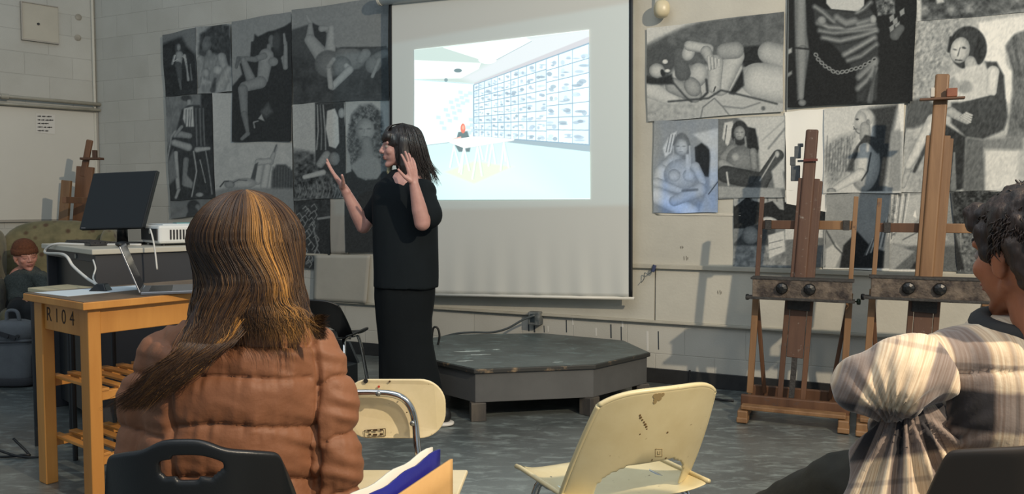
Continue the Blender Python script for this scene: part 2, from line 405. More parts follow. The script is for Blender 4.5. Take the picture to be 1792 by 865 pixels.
# printed notice: five short lines of small type
nt_ = MB(); q = [onleft(x, y, .024) for x, y in ((63, 198), (96, 201), (96, 235), (63, 232))]
nt_.add(q, [(0, 1, 2, 3)]); no = nt_.build('paper_notice', mat('notice_paper', (.82, .80, .76), .6), None, thick=.001)
props(no, 'small printed notice with five lines of type on whiteboard', 'notice')
up = Vector((0, 0, 1)); M_ink = mat('black_ink', (.12, .12, .12), .7)
for k, ws in enumerate(((6, 7, 9), (5, 6, 14), (5, 13), (9, 5, 9), (11, 7))):
    mb = MB(); x = 66.5
    for wd in ws:                       # the lines are too small to read: uneven bars of type
        n_ = int(wd/1.6)
        for j in range(n_):
            c = onleft(x+j*wd/n_, 203.5+k*6.3+(x-66)*.035, .0262); hh = .006+.003*((j*7+k*3) % 3)
            mb.box(c, (wd/n_*0.0043, .0006, hh), Matrix.Rotation(math.atan2(LU.y, LU.x), 4, 'Z'))
        x += wd+1.3
    mb.build('print_line', M_ink, no)
# ================================================================== charcoal drawings on the front wall
# Each sheet is a fine mesh; its charcoal marks are a colour attribute drawn stroke by stroke.
class Paint:
    def __init__(s, X, Y, base):
        s.X = X; s.Y = Y; s.c = np.ones(X.shape)*base; s.rgb = None
    def mix(s, val, a):
        s.c = s.c*(1-a)+val*a
    def poly(s, pts, val, soft=1.2, k=1.0):
        d = s.sd(pts); s.mix(val, k*np.clip(0.5-d/soft, 0, 1)); return s
    def sd(s, pts):
        X, Y = s.X, s.Y; n = len(pts); ins = np.zeros(X.shape, bool); dm = np.full(X.shape, 1e9)
        for i in range(n):
            x0, y0 = pts[i]; x1, y1 = pts[(i+1) % n]
            dx, dy = x1-x0, y1-y0; L2 = dx*dx+dy*dy+1e-9
            t = np.clip(((X-x0)*dx+(Y-y0)*dy)/L2, 0, 1)
            dm = np.minimum(dm, np.hypot(X-x0-t*dx, Y-y0-t*dy))
            if y0 != y1:
                c = ((y0 > Y) != (y1 > Y)) & (X < (x1-x0)*(Y-y0)/(y1-y0)+x0); ins ^= c
        return np.where(ins, -dm, dm)
    def limb(s, p0, p1, r0, r1, val, edge, soft=1.0, k=1.0, side=0.0):
        X, Y = s.X, s.Y; dx, dy = p1[0]-p0[0], p1[1]-p0[1]; L2 = dx*dx+dy*dy+1e-9
        t = np.clip(((X-p0[0])*dx+(Y-p0[1])*dy)/L2, 0, 1); r = r0+(r1-r0)*t
        ox, oy = X-p0[0]-t*dx, Y-p0[1]-t*dy; d = np.hypot(ox, oy)
        q = np.clip(d/r, 0, 1)
        L = math.sqrt(L2); sg = (ox*dy-oy*dx)/L/r*side
        sh = np.clip(q**2.6+0.45*np.clip(sg, -1, 1), 0, 1); edge = edge*.62+val*.38
        s.mix(val*(1-sh)+edge*sh, k*np.clip(0.5-(d-r)/soft, 0, 1)); return s
    def ell(s, cx, cy, rx, ry, val, edge, ang=0, soft=1.0, k=1.0, side=(0, 0)):
        a = math.radians(ang); ca, sa = math.cos(a), math.sin(a); X = s.X-cx; Y = s.Y-cy
        u = (X*ca+Y*sa)/rx; v = (-X*sa+Y*ca)/ry; q = np.hypot(u, v)
        sh = np.clip(np.clip(q, 0, 1)**2.6+side[0]*u+side[1]*v, 0, 1); edge = edge*.62+val*.38
        s.mix(val*(1-sh)+edge*sh, k*np.clip(0.5-(q-1)*min(rx, ry)/soft, 0, 1)); return s
    def line(s, pts, w, val, soft=1.0, k=1.0):
        X, Y = s.X, s.Y; dm = np.full(X.shape, 1e9)
        for (x0, y0), (x1, y1) in zip(pts[:-1], pts[1:]):
            dx, dy = x1-x0, y1-y0; L2 = dx*dx+dy*dy+1e-9; t = np.clip(((X-x0)*dx+(Y-y0)*dy)/L2, 0, 1)
            dm = np.minimum(dm, np.hypot(X-x0-t*dx, Y-y0-t*dy))
        s.mix(val, k*np.clip(0.5-(dm-w/2)/soft, 0, 1)); return s
    def noise(s, sx, sy, seed=0, ang=0):
        a = math.radians(ang); X = (s.X*math.cos(a)+s.Y*math.sin(a))/sx; Y = (-s.X*math.sin(a)+s.Y*math.cos(a))/sy
        ix = np.floor(X).astype(int); iy = np.floor(Y).astype(int); fx = X-ix; fy = Y-iy; fx = fx*fx*(3-2*fx); fy = fy*fy*(3-2*fy)
        def h(i, j):
            n = np.sin(i*127.1+j*311.7+seed*74.7)*43758.5453; return n-np.floor(n)
        return (h(ix, iy)*(1-fx)+h(ix+1, iy)*fx)*(1-fy)+(h(ix, iy+1)*(1-fx)+h(ix+1, iy+1)*fx)*fy
    def grain(s, amt, sx=2, sy=2, seed=0, ang=0):
        s.c = s.c+amt*(s.noise(sx, sy, seed, ang)-.5)+amt*.6*(s.noise(sx*.5, sy*.5, seed+3, ang)-.5); return s
    def cloud(s, pts, val, amt, sc, soft=3, seed=0, k=1.0, ang=0, st=1.0):
        d = s.sd(pts); a = np.clip(0.5-d/soft, 0, 1)*k
        s.mix(val+amt*(s.noise(sc*st, sc, seed, ang)-.5)*2+amt*.5*(s.noise(sc*.4*st, sc*.4, seed+1, ang)-.5)*2, a); return s
    def face(s, cx, cy, r, turn=0.0, lit=.62, dark=.25):
        """a drawn face: eye sockets, nose line, mouth"""
        s.ell(cx, cy, r*.78, r, lit, dark, soft=1.2, side=(-.3, 0))
        for q in (-.32, .38): s.ell(cx+(q+turn)*r, cy-.12*r, r*.19, r*.08, dark, dark, soft=1.4, k=.6)
        s.line([(cx+turn*r, cy-.1*r), (cx+(turn-.06)*r, cy+.28*r)], r*.06, dark*1.2, soft=1.4, k=.45)
        s.line([(cx+(turn-.22)*r, cy+.52*r), (cx+(turn+.22)*r, cy+.52*r)], r*.05, dark, soft=1.2, k=.6)
        return s

def attr_material(name, rough=.85, emission=0.0):
    m = bpy.data.materials.new(name); m.use_nodes = True; nt = m.node_tree; b = nt.nodes['Principled BSDF']
    a = nt.nodes.new('ShaderNodeAttribute'); a.attribute_name = 'marks'; b.inputs['Roughness'].default_value = rough
    b.inputs['Specular IOR Level'].default_value = .25
    if emission:
        nt.links.new(a.outputs['Color'], b.inputs['Emission Color']); b.inputs['Emission Strength'].default_value = emission; b.inputs['Base Color'].default_value = (.25, .25, .25, 1)
    else:
        nt.links.new(a.outputs['Color'], b.inputs['Base Color'])
        tc = nt.nodes.new('ShaderNodeTexCoord'); n = nt.nodes.new('ShaderNodeTexNoise'); n.inputs['Scale'].default_value = 60
        nt.links.new(tc.outputs['Object'], n.inputs['Vector']); bp = nt.nodes.new('ShaderNodeBump'); bp.inputs['Strength'].default_value = .15; bp.inputs['Distance'].default_value = .003
        nt.links.new(n.outputs['Fac'], bp.inputs['Height']); nt.links.new(bp.outputs[0], b.inputs['Normal'])
    return m
M_draw = attr_material('charcoal_on_paper')
def to_lin(a):
    a = np.clip(a, 0, 1); return np.where(a <= 0.04045, a/12.92, ((a+0.055)/1.055)**2.4)
def sheet(name, quad, off, painter, base, label, cat='drawing', tint=(1, .985, .94), tint2=(.93, 1.0, 1.03), step=1.3, wob=0.6, m=None, pfn=None, curl=.006, group=None):
    q = [np.array(p, float) for p in quad]
    wpx = max(np.linalg.norm(q[1]-q[0]), np.linalg.norm(q[2]-q[3])); hpx = max(np.linalg.norm(q[3]-q[0]), np.linalg.norm(q[2]-q[1]))
    nx = int(wpx/step); ny = int(hpx/step)
    u, v = np.meshgrid(np.linspace(0, 1, nx+1), np.linspace(0, 1, ny+1))
    X = (q[0][0]*(1-u)+q[1][0]*u)*(1-v)+(q[3][0]*(1-u)+q[2][0]*u)*v
    Y = (q[0][1]*(1-u)+q[1][1]*u)*(1-v)+(q[3][1]*(1-u)+q[2][1]*u)*v
    X = X+wob*np.sin(v*7+q[0][0])*(np.abs(u-.5)*2)**6; Y = Y+wob*np.sin(u*8+q[0][1])*(np.abs(v-.5)*2)**6
    P = Paint(X, Y, base); painter(P)
    P.c = .36+(P.c-.36)*1.28; c = (.20+.68*P.c) if quad[0][0] < 700 else (.13+.90*P.c); c = np.clip(c, .03, .92)  # left sheets keep lifted blacks: lens haze put into their tones
    lo, hi = np.array(tint2), np.array(tint)
    rgb = c[..., None]*(lo*(1-c[..., None])+hi*c[..., None])
    if P.rgb is not None: rgb = P.rgb(rgb, P)
    rgb = to_lin(rgb)
    # world positions on the wall
    pz = (pfn or onwall); p00 = np.array
    A = np.empty((X.size, 3)); N_ = WN; Pp = WP+WN*off
    dx = (X.ravel()-IW/2)/F; dy = (IH/2-Y.ravel())/F
    D = np.stack([dx, np.full_like(dx, CF.y)+CU.y*dy, np.full_like(dx, CF.z)+CU.z*dy], 1)
    nn = np.array(N_); t = (np.array(Pp)-np.array(CO)) @ nn/(D @ nn); A = np.array(CO)+D*t[:, None]
    cc = curl*((np.abs(u-.5)*2)**8+(np.abs(v-.5)*2)**10*.8)*(.6+.4*np.sin(u*5+v*4))+.0015*(1+np.sin(u*6+v*9+q[0][0]))
    A += nn*cc.ravel()[:, None]
    me = bpy.data.meshes.new(name); i = np.arange(nx*ny); r_ = i//nx; k_ = i % nx; a = r_*(nx+1)+k_
    faces = np.stack([a, a+1, a+nx+2, a+nx+1], 1)[:, ::-1]
    me.from_pydata(A.tolist(), [], faces.tolist())
    at_ = me.color_attributes.new('marks', 'FLOAT_COLOR', 'POINT')
    at_.data.foreach_set('color', np.concatenate([rgb.reshape(-1, 3), np.ones((X.size, 1))], 1).ravel())
    me.polygons.foreach_set('use_smooth', [True]*len(me.polygons)); me.materials.append(m or M_draw); me.update()
    o = bpy.data.objects.new(name, me); C.objects.link(o)
    return props(o, label, cat, group)

b0 = bdt+.001
def A1(p):   # small standing figure in a dark room
    p.cloud([(280, 80), (318, 62), (326, 78), (342, 96), (352, 180), (280, 180)], .09, .03, 8, 6)
    p.poly([(285, 60), (345, 45), (345, 95), (328, 82), (322, 64), (304, 66)], .40, 8, .8)
    p.ell(312, 84, 6, 9, .2, .12); p.ell(313, 83, 3.5, 6.5, .5, .2)
    p.limb((314, 96), (313, 113), 7, 5, .55, .15); p.limb((306, 98), (302, 112), 2.6, 2, .5, .12); p.limb((323, 97), (327, 118), 2.6, 2, .6, .15)
    p.limb((312, 114), (315, 138), 6, 4, .25, .12); p.limb((314, 138), (317, 156), 3, 2, .3, .1)
    p.limb((326, 112), (330, 140), 1.2, 2.6, .55, .1); p.limb((333, 112), (336, 140), .8, 2, .35, .1)
    p.line([(307, 97), (304, 108), (311, 104)], 1.3, .75); p.line([(319, 98), (326, 104)], 1.3, .7); p.grain(.06)
def A2(p):   # shadowy torso
    p.cloud([(350, 60), (380, 40), (402, 45), (404, 100), (360, 110), (348, 95)], .17, .06, 6, 5)
    p.poly([(380, 70), (404, 66), (405, 120), (384, 110)], .15, 6)
    p.ell(362, 78, 8, 15, .34, .2, 5); p.limb((366, 92), (368, 104), 5, 6, .42, .25)
    p.ell(372, 118, 22, 25, .47, .3, 0, 4); p.limb((352, 104), (346, 150), 7, 5, .5, .28); p.limb((388, 100), (394, 128), 8, 9, .55, .3, side=.3)
    p.ell(381, 122, 9, 9, .6, .28, side=(-.1, -.2)); p.ell(360, 127, 8, 8, .55, .28, side=(0, -.2))
    p.poly([(352, 150), (382, 140), (386, 160), (350, 166)], .44, 8); p.limb((400, 124), (384, 156), 9, 10, .55, .33, 3)
    p.limb((377, 138), (373, 158), 2, 5, .15, .2, 3, .8); p.grain(.10, 3, 6, 2)
def A3(p):   # seated figure against a dark drape
    p.poly([(400, 30), (515, 10), (515, 60), (400, 120)], .47, 20)
    p.poly([(404, 120), (440, 100), (446, 60), (452, 64), (470, 55), (480, 53), (498, 46), (515, 35), (515, 260), (400, 260)], .085, 3)
    p.poly([(440, 73), (462, 71), (480, 58), (500, 52), (505, 96), (470, 100), (438, 100)], .10, 2)
    p.poly([(404, 105), (416, 98), (424, 130), (408, 150)], .47, 3)
    p.ell(476, 72, 6, 11, .36, .22, -8); p.ell(484, 74, 7, 17, .2, .12, soft=3); p.limb((471, 80), (470, 92), 4, 4, .4, .25)
    p.limb((466, 98), (460, 138), 13, 10, .5, .28, 1.5); p.ell(478, 108, 9, 8, .45, .3)
    p.limb((462, 98), (446, 104), 6, 5, .42, .25); p.limb((446, 104), (418, 102), 5, 3.5, .4, .22); p.limb((418, 102), (414, 118), 3.5, 2.5, .33, .2)
    p.limb((497, 102), (500, 118), 5, 4, .45, .25); p.limb((500, 118), (500, 75), 4.5, 3, .45, .25); p.limb((499, 76), (497, 60), 3, 2, .45, .25)
    p.limb((426, 105), (440, 142), 5, 9, .45, .2, side=-.3); p.limb((456, 144), (428, 152), 11, 9, .46, .25); p.limb((425, 156), (428, 200), 8.5, 6, .42, .22, side=.3)
    p.limb((428, 200), (434, 232), 6, 3, .38, .2); p.limb((434, 234), (424, 243), 4, 3, .38, .22)
    p.poly([(456, 196), (470, 180), (477, 196), (466, 206)], .25, 6); p.poly([(452, 208), (458, 200), (463, 212)], .55, 2); p.line([(446, 224), (444, 214), (452, 212)], 2, .48)
    p.grain(.05, 2, 3, 5)
def A4(p):   # reclining figure, knees raised
    p.poly([(505, 60), (512, 52), (548, 40), (560, 60), (590, 84), (640, 82), (684, 84), (684, 190), (505, 190)], .19, 4)
    p.cloud([(505, 90), (560, 110), (620, 140), (684, 110), (684, 190), (505, 190)], .15, .04, 14, 14)
    p.poly([(546, 40), (560, 46), (572, 58), (570, 95), (552, 80), (545, 60)], .12, 2.5)
    p.limb((537, 28), (543, 40), 3, 4, .5, .3); p.limb((543, 44), (543, 66), 4, 8, .48, .25)
    p.limb((543, 70), (570, 105), 10, 15, .52, .28, side=.2); p.limb((563, 50), (575, 50), 6, 4, .5, .3); p.limb((580, 48), (578, 90), 5, 10, .56, .28, side=-.3)
    p.ell(575, 112, 24, 24, .36, .2, 30, 3); p.ell(612, 102, 28, 20, .4, .24, 10, 3); p.ell(598, 116, 17, 18, .38, .2, 0, 2)
    p.limb((632, 104), (640, 94), 8, 9, .42, .26); p.ell(654, 112, 14, 17, .38, .24, 30, 2); p.limb((660, 98), (674, 94), 6, 8, .36, .22)
    p.limb((606, 115), (612, 122), 5, 6, .55, .3); p.limb((612, 122), (582, 152), 7, 6, .55, .28, side=.25); p.limb((579, 152), (575, 116), 5, 4, .55, .28); p.limb((575, 116), (584, 104), 4, 4, .5, .3)
    p.limb((664, 104), (652, 134), 4, 3, .45, .25)
    p.line([(596, 84), (640, 84), (676, 82)], 2, .15, 2); p.grain(.05, 3, 3, 9)
def A5(p):   # draped seated figure
    p.cloud([(286, 165), (340, 165), (320, 240), (290, 290)], .40, .04, 10, 6)
    p.poly([(352, 160), (376, 160), (380, 350), (350, 300)], .10, 4); p.poly([(286, 290), (300, 240), (378, 250), (380, 352), (292, 356)], .13, 5)
    p.ell(331, 174, 6, 7, .35, .2); p.ell(326, 172, 9, 5, .18, .2, soft=2); p.limb((331, 178), (331, 186), 4, 4, .55, .3)
    p.poly([(318, 192), (330, 184), (350, 184), (358, 205), (360, 260), (300, 268), (308, 230)], .15, 3)
    p.poly([(322, 190), (338, 186), (340, 222), (326, 222), (320, 208)], .68, 2); 
    for x in (326, 331, 335): p.line([(x, 192), (x-1, 222)], 1.2, .2, 1.2)
    for x in (343, 350, 356): p.line([(x, 190), (x+2, 255)], 1.6, .42, 2)
    p.limb((308, 234), (332, 238), 7, 5, .5, .2); p.limb((305, 250), (330, 258), 6, 7, .58, .18, 2, side=-.3); p.limb((318, 222), (306, 238), 3, 3, .5, .2)
    p.limb((308, 268), (312, 330), 4, 3.4, .6, .2); p.limb((326, 280), (322, 322), 5, 4, .42, .2)
    p.limb((345, 262), (366, 260), 5, 3, .6, .2, 2); p.line([(339, 265), (344, 300), (336, 344)], 2.2, .6, 1.6); p.line([(350, 280), (360, 320)], 1.6, .55); p.line([(360, 265), (368, 310), (372, 340)], 1.8, .5, 1.6)
    p.poly([(322, 300), (338, 320), (336, 330), (322, 326)], .46, 3); p.limb((313, 332), (308, 346), 3, 2.4, .55, .2); p.ell(350, 341, 7, 4, .55, .25)
    p.poly([(294, 285), (303, 262), (310, 310), (296, 325)], .38, 4); p.line([(291, 300), (300, 240), (306, 230)], 2, .55, 2); p.grain(.07, 2, 5, 11)
def A6(p):   # pale sheet, figure lying with raised leg
    p.cloud([(374, 250), (512, 250), (514, 360), (374, 345)], .62, .035, 9, 10, k=.8)
    p.poly([(476, 300), (484, 288), (500, 288), (514, 300), (520, 410), (470, 410)], .19, 4)
    for x in range(478, 514, 5): p.line([(x, 292), (x-2, 400)], 1.2, .30, 1.5)
    p.limb((456, 284), (450, 316), 7, 8, .62, .3, 1.5); p.limb((470, 282), (462, 326), 6, 7, .64, .3, 1.5); p.limb((484, 256), (474, 284), 2, 5, .55, .3); p.limb((452, 284), (472, 282), 6, 5, .6, .35)
    p.poly([(438, 316), (446, 288), (452, 284), (446, 320)], .22, 2); p.line([(484, 254), (480, 266)], 2.5, .3)
    p.ell(425, 322, 24, 10, .6, .35, -5, 2); p.ell(402, 323, 9, 7, .5, .25); p.poly([(376, 334), (400, 328), (520, 330), (520, 410), (376, 410)], .45, 6)
    p.line([(386, 327), (393, 318), (400, 317)], 2.5, .2); p.line([(408, 320), (418, 315), (432, 316)], 1.6, .25); p.grain(.05, 2, 2, 4)
def A7(p):
    p.cloud([(290, 345), (380, 345), (380, 385), (290, 385)], .40, .03, 8, 4)
    p.ell(339, 362, 11, 12, .16, .1, 0, 3); p.ell(346, 364, 5, 7, .42, .2); p.limb((338, 372), (336, 386), 9, 12, .18, .14, 3); p.grain(.04)
def A8(p):   # drapery over a chair, with lying head
    p.cloud([(510, 260), (552, 268), (552, 348), (510, 350)], .25, .12, 7, 8, 3)
    p.poly([(552, 180), (606, 174), (608, 345), (552, 345)], .12, 2)
    for i, x in enumerate((556, 561, 566)): p.line([(x, 184), (x+1+i, 228), (x-2+i*3, 262)], 1.8, .55 if i % 2 == 0 else .4, 1.4)
    p.poly([(573, 194), (586, 190), (592, 205), (594, 250), (588, 260), (576, 256), (570, 225)], .66, 2)
    p.ell(598, 198, 6, 9, .55, .25); p.line([(560, 182), (600, 178)], 3, .2, 2)
    p.limb((560, 288), (572, 272), 7, 8, .5, .2, 2); p.ell(585, 278, 10, 12, .42, .2); p.limb((533, 310), (566, 302), 5, 5, .62, .25, 1.5)
    p.cloud([(513, 290), (536, 280), (600, 320), (600, 350), (513, 350)], .2, .16, 5, 6, 8)
    for i in range(16):
        x = 518+i*5.2; p.line([(x, 316+(i*7) % 12), (x+3, 330+(i*5) % 9), (x-1, 346)], 1.3, .48 if i % 2 else .35, 1.2, .8)
    p.limb((533, 310), (566, 302), 4, 5, .62, .3, 1.5); p.grain(.07, 2, 2, 7)
def A9(p):   # ornate dark vase and cloth
    p.cloud([(510, 345), (585, 345), (585, 480), (510, 480)], .12, .05, 5, 3)
    p.poly([(558, 380), (582, 380), (577, 470), (556, 472)], .085, 2); p.line([(557, 383), (579, 380)], 4, .45, 1.5)
    for i in range(26):
        a = i*1.3; x = 538+12*math.cos(a*1.7)+5*math.sin(i); y = 362+i*3.9
        p.line([(x-5, y), (x, y-5), (x+5, y+3), (x+1, y+9)], 1.3, .52, 1.1, .85)
    p.line([(549, 400), (556, 430), (546, 455), (536, 462)], 2.5, .42, 2); p.grain(.08, 2, 2, 3)
def A10(p):  # portrait with long curls
    p.poly([(600, 170), (690, 165), (690, 330), (600, 330)], .56, 3)
    p.cloud([(616, 200), (630, 184), (650, 182), (668, 196), (674, 240), (680, 300), (672, 330), (610, 330), (606, 280), (610, 230)], .27, .14, 5, 6, 2)
    rs = np.random.RandomState(4)
    for i in range(70):
        a = rs.rand()*2*PI; rr_ = .62+.38*rs.rand(); x = 641+33*rr_*math.cos(a); y = 248+62*rr_*math.sin(a)
        p.line([(x-3, y-5), (x+2, y-2), (x-1, y+3), (x+3, y+7)], 1.1, .46 if i % 2 else .15, 1.1, .7)
    p.face(639, 228, 21, -.05, .5, .24); p.limb((642, 248), (644, 272), 9, 12, .42, .25, 2)
    p.poly([(612, 290), (640, 268), (660, 275), (674, 300), (660, 314), (622, 312)], .44, 6)
    p.poly([(600, 300), (616, 296), (626, 310), (640, 316), (660, 314), (670, 300), (692, 298), (694, 450), (600, 450)], .095, 2.5)
    p.poly([(603, 250), (612, 270), (615, 300), (603, 305)], .48, 2); p.grain(.05, 2, 2, 1)
S = sheet
S('charcoal_drawing', [(372, 163), (510, 163), (516, 404), (380, 404)], b0, A6, .66, 'pale charcoal drawing of a lying figure with one raised leg, behind the seated woman\'s head')
S('charcoal_drawing', [(343, 48), (403, 42), (408, 160), (346, 165)], b0+.004, A2, .55, 'smudged grey charcoal torso drawing second from left in the top row')
S('charcoal_drawing', [(285, 62), (343, 48), (346, 164), (290, 170)], b0+.008, A1, .35, 'small dark charcoal drawing of a standing figure at the top left corner of the display')
S('charcoal_drawing', [(299, 352), (376, 348), (378, 375), (299, 382)], b0, A7, .42, 'low grey drawing of a dark head, lowest at far left of the display')
S('charcoal_drawing', [(290, 170), (370, 163), (377, 346), (298, 352)], b0+.003, A5, .40, 'tall charcoal drawing of a seated figure in a striped robe at the left edge')
S('charcoal_drawing', [(516, 350), (578, 346), (579, 470), (530, 470)], b0+.003, A9, .2, 'dark ornate charcoal still life with a vase, just right of the brown hair')
S('charcoal_drawing', [(513, 183), (605, 176), (606, 346), (516, 351)], b0+.008, A8, .60, 'charcoal drawing of hanging drapery and a resting head above the still life')
S('charcoal_drawing', [(603, 176), (683, 170), (690, 442), (605, 442)], b0+.003, A10, .56, 'charcoal portrait of a person with long curly hair behind the presenter')
S('charcoal_drawing', [(511, 18), (680, -6), (681, 175), (514, 181)], b0+.012, A4, .45, 'wide dark charcoal drawing of a reclining figure beside the projection screen')
S('charcoal_drawing', [(407, 38), (510, 20), (512, 247), (407, 248)], b0+.012, A3, .40, 'tall dark charcoal drawing of a seated figure with legs crossed, top row third from left')

def B1(p):   # reclining figure, wide
    p.poly([(1125, 40), (1200, 40), (1232, 34), (1232, 34), (1190, 52), (1160, 60), (1140, 70), (1125, 85)], .66, 8)
    p.cloud([(1130, 80), (1170, 60), (1200, 46), (1235, 36), (1380, 16), (1380, 110), (1130, 120)], .30, .04, 12, 8)
    p.poly([(1130, 90), (1160, 72), (1200, 90), (1160, 150), (1130, 150)], .25, 8)
    p.poly([(1296, 82), (1330, 80), (1335, 118), (1300, 118)], .12, 5); p.poly([(1125, 178), (1380, 172), (1380, 218), (1125, 218)], .56, 3)
    p.limb((1345, 92), (1385, 106), 19, 24, .56, .3, 1.5, side=.25); p.ell(1330, 140, 36, 30, .58, .36, 8, 1.5); p.limb((1330, 142), (1380, 150), 30, 33, .62, .38, 2)
    p.limb((1285, 98), (1260, 150), 18, 18, .60, .28, 1.5, side=-.2); p.limb((1268, 90), (1287, 88), 14, 15, .5, .28, 1.5); p.limb((1252, 110), (1250, 152), 14, 12, .60, .3)
    p.poly([(1300, 120), (1302, 150), (1284, 166), (1276, 164)], .12, 4)
    p.limb((1140, 158), (1180, 176), 15, 11, .64, .4); p.limb((1178, 150), (1215, 166), 14, 14, .52, .26, 1.5); p.ell(1220, 132, 18, 22, .60, .25, 20, 1.2, side=(-.1, .25)); p.ell(1212, 152, 14, 18, .52, .22, -30)
    p.limb((1195, 128), (1188, 92), 14, 10, .30, .22, 2); p.ell(1205, 92, 11, 15, .62, .3, 20, 1.2); p.limb((1206, 80), (1240, 86), 9, 9, .60, .25, side=-.3); p.limb((1236, 90), (1248, 116), 10, 6, .55, .26)
    for k in range(4): p.limb((1240+k*6, 100+k*1.5), (1242+k*5.4, 122-k*2), 2.6, 2.2, .62, .2)
    p.ell(1150, 124, 14, 13, .62, .22, 20); p.ell(1164, 108, 5, 4, .7, .4); p.ell(1160, 128, 7, 4, .14, .2, 70); p.ell(1168, 124, 5, 3, .72, .4); p.poly([(1130, 132), (1150, 138), (1176, 130), (1180, 148), (1140, 148), (1130, 146)], .14, 4)
    p.line([(1176, 142), (1200, 170), (1210, 178)], 3, .2, 3); p.line([(1236, 140), (1238, 162), (1226, 174)], 4, .17, 3); p.line([(1252, 152), (1249, 160)], 2, .1); p.line([(1170, 178), (1240, 172), (1262, 158), (1320, 172), (1360, 182)], 3, .18, 3)
    p.line([(1226, 208), (1230, 188), (1250, 172), (1264, 186), (1278, 204)], 2, .34, 2); p.line([(1264, 186), (1300, 190), (1330, 180)], 2, .36, 3); p.ell(1336, 190, 4, 4, .3, .4, soft=3)
    p.cloud([(1125, 182), (1225, 182), (1225, 214), (1125, 216)], .52, .07, 6, 4, 5, .7); p.grain(.05, 2.4, 2.4, 21)
def B2(p):   # blue-grey seated figure
    p.poly([(1160, 260), (1172, 236), (1184, 230), (1180, 262), (1164, 276)], .66, 3)
    for x in (1166, 1171, 1176): p.line([(x+6, 236), (x, 266)], 1.3, .3, 1.3)
    p.poly([(1216, 258), (1228, 250), (1240, 256), (1244, 275), (1240, 310), (1218, 306)], .12, 3); p.poly([(1212, 235), (1257, 225), (1257, 330), (1242, 325), (1243, 262), (1228, 248)], .62, 5)
    p.ell(1193, 262, 16, 29, .42, .25, 0, 2); p.face(1192, 258, 15, -.05, .62, .3)
    p.limb((1180, 282), (1158, 300), 14, 12, .62, .32, 1.5); p.limb((1158, 300), (1152, 330), 12, 11, .66, .36, 1.5); p.ell(1192, 306, 30, 28, .60, .36, 0, 2); p.limb((1216, 292), (1230, 318), 9, 7, .6, .3)
    p.ell(1180, 307, 11, 11, .62, .36, side=(0, -.25)); p.ell(1206, 307, 11, 11, .62, .36, side=(0, -.25))
    p.poly([(1200, 270), (1206, 270), (1208, 300), (1201, 306)], .62, 3); p.line([(1178, 256), (1180, 290)], 3, .55, 2); p.line([(1207, 256), (1208, 290)], 3, .6, 2)
    p.limb((1150, 320), (1190, 334), 9, 6, .62, .36); p.limb((1150, 342), (1210, 372), 15, 14, .68, .4, 2); p.limb((1225, 332), (1180, 352), 12, 9, .60, .36, 2)
    p.poly([(1222, 372), (1236, 340), (1257, 312), (1257, 374)], .55, 3); p.line([(1240, 340), (1257, 318)], 2, .25); p.line([(1195, 334), (1220, 332)], 4, .35, 3); p.grain(.05, 2.4, 2.4, 22)
    Bx = p
    def tintf(rgb, q):
        X, Y = q.X, q.Y; a = (np.clip((Y-250)/110, 0, 1)*.8+.2)*np.clip(.5+.5*q.noise(12, 18, 5), 0, 1)
        a = a*np.clip((X-1143)/20, 0.3, 1)
        return rgb*(1-a[..., None])+rgb*np.array([.80, .93, 1.18])*a[..., None]
    p.rgb = tintf
def B3(p):   # seated figure with cloth, darker
    p.poly([(1252, 204), (1380, 198), (1380, 345), (1252, 345)], .34, 2); p.poly([(1290, 205), (1374, 202), (1374, 300), (1330, 300), (1326, 240)], .62, 5)
    p.line([(1345, 260), (1374, 225)], 3, .4, 3); p.line([(1335, 245), (1374, 210)], 2, .5, 3)
    p.poly([(1264, 242), (1268, 215), (1282, 212), (1284, 222), (1274, 258)], .64, 2.5); p.line([(1272, 220), (1268, 250)], 2, .3)
    p.poly([(1308, 222), (1322, 225), (1328, 260), (1322, 280), (1306, 260)], .12, 3)
    p.ell(1295, 233, 15, 22, .16, .14, 0, 2); p.face(1294, 233, 12.5, 0, .52, .2); p.line([(1304, 240), (1307, 272)], 3, .46, 2.5); p.line([(1285, 244), (1286, 262)], 2, .4, 2.5)
    p.limb((1282, 262), (1268, 276), 11, 9, .45, .2, 1.5); p.ell(1297, 280, 26, 24, .42, .22, 0, 2); p.ell(1287, 275, 7, 8, .55, .3); p.limb((1318, 266), (1320, 292), 7, 6, .45, .2)
    p.limb((1264, 286), (1292, 300), 8, 6, .5, .22); p.limb((1270, 305), (1330, 318), 15, 16, .2, .12, 2); p.limb((1328, 326), (1362, 272), 13, 10, .24, .1, 1.5); p.line([(1330, 316), (1358, 270)], 2, .6, 2); p.ell(1360, 270, 4, 6, .6, .3)
    p.poly([(1350, 300), (1368, 280), (1374, 330), (1356, 330)], .6, 4); p.line([(1272, 302), (1275, 324)], 3, .62, 1.5)
    p.poly([(1256, 326), (1366, 330), (1370, 346), (1256, 346)], .5, 3); p.grain(.06, 2.4, 2.4, 23)
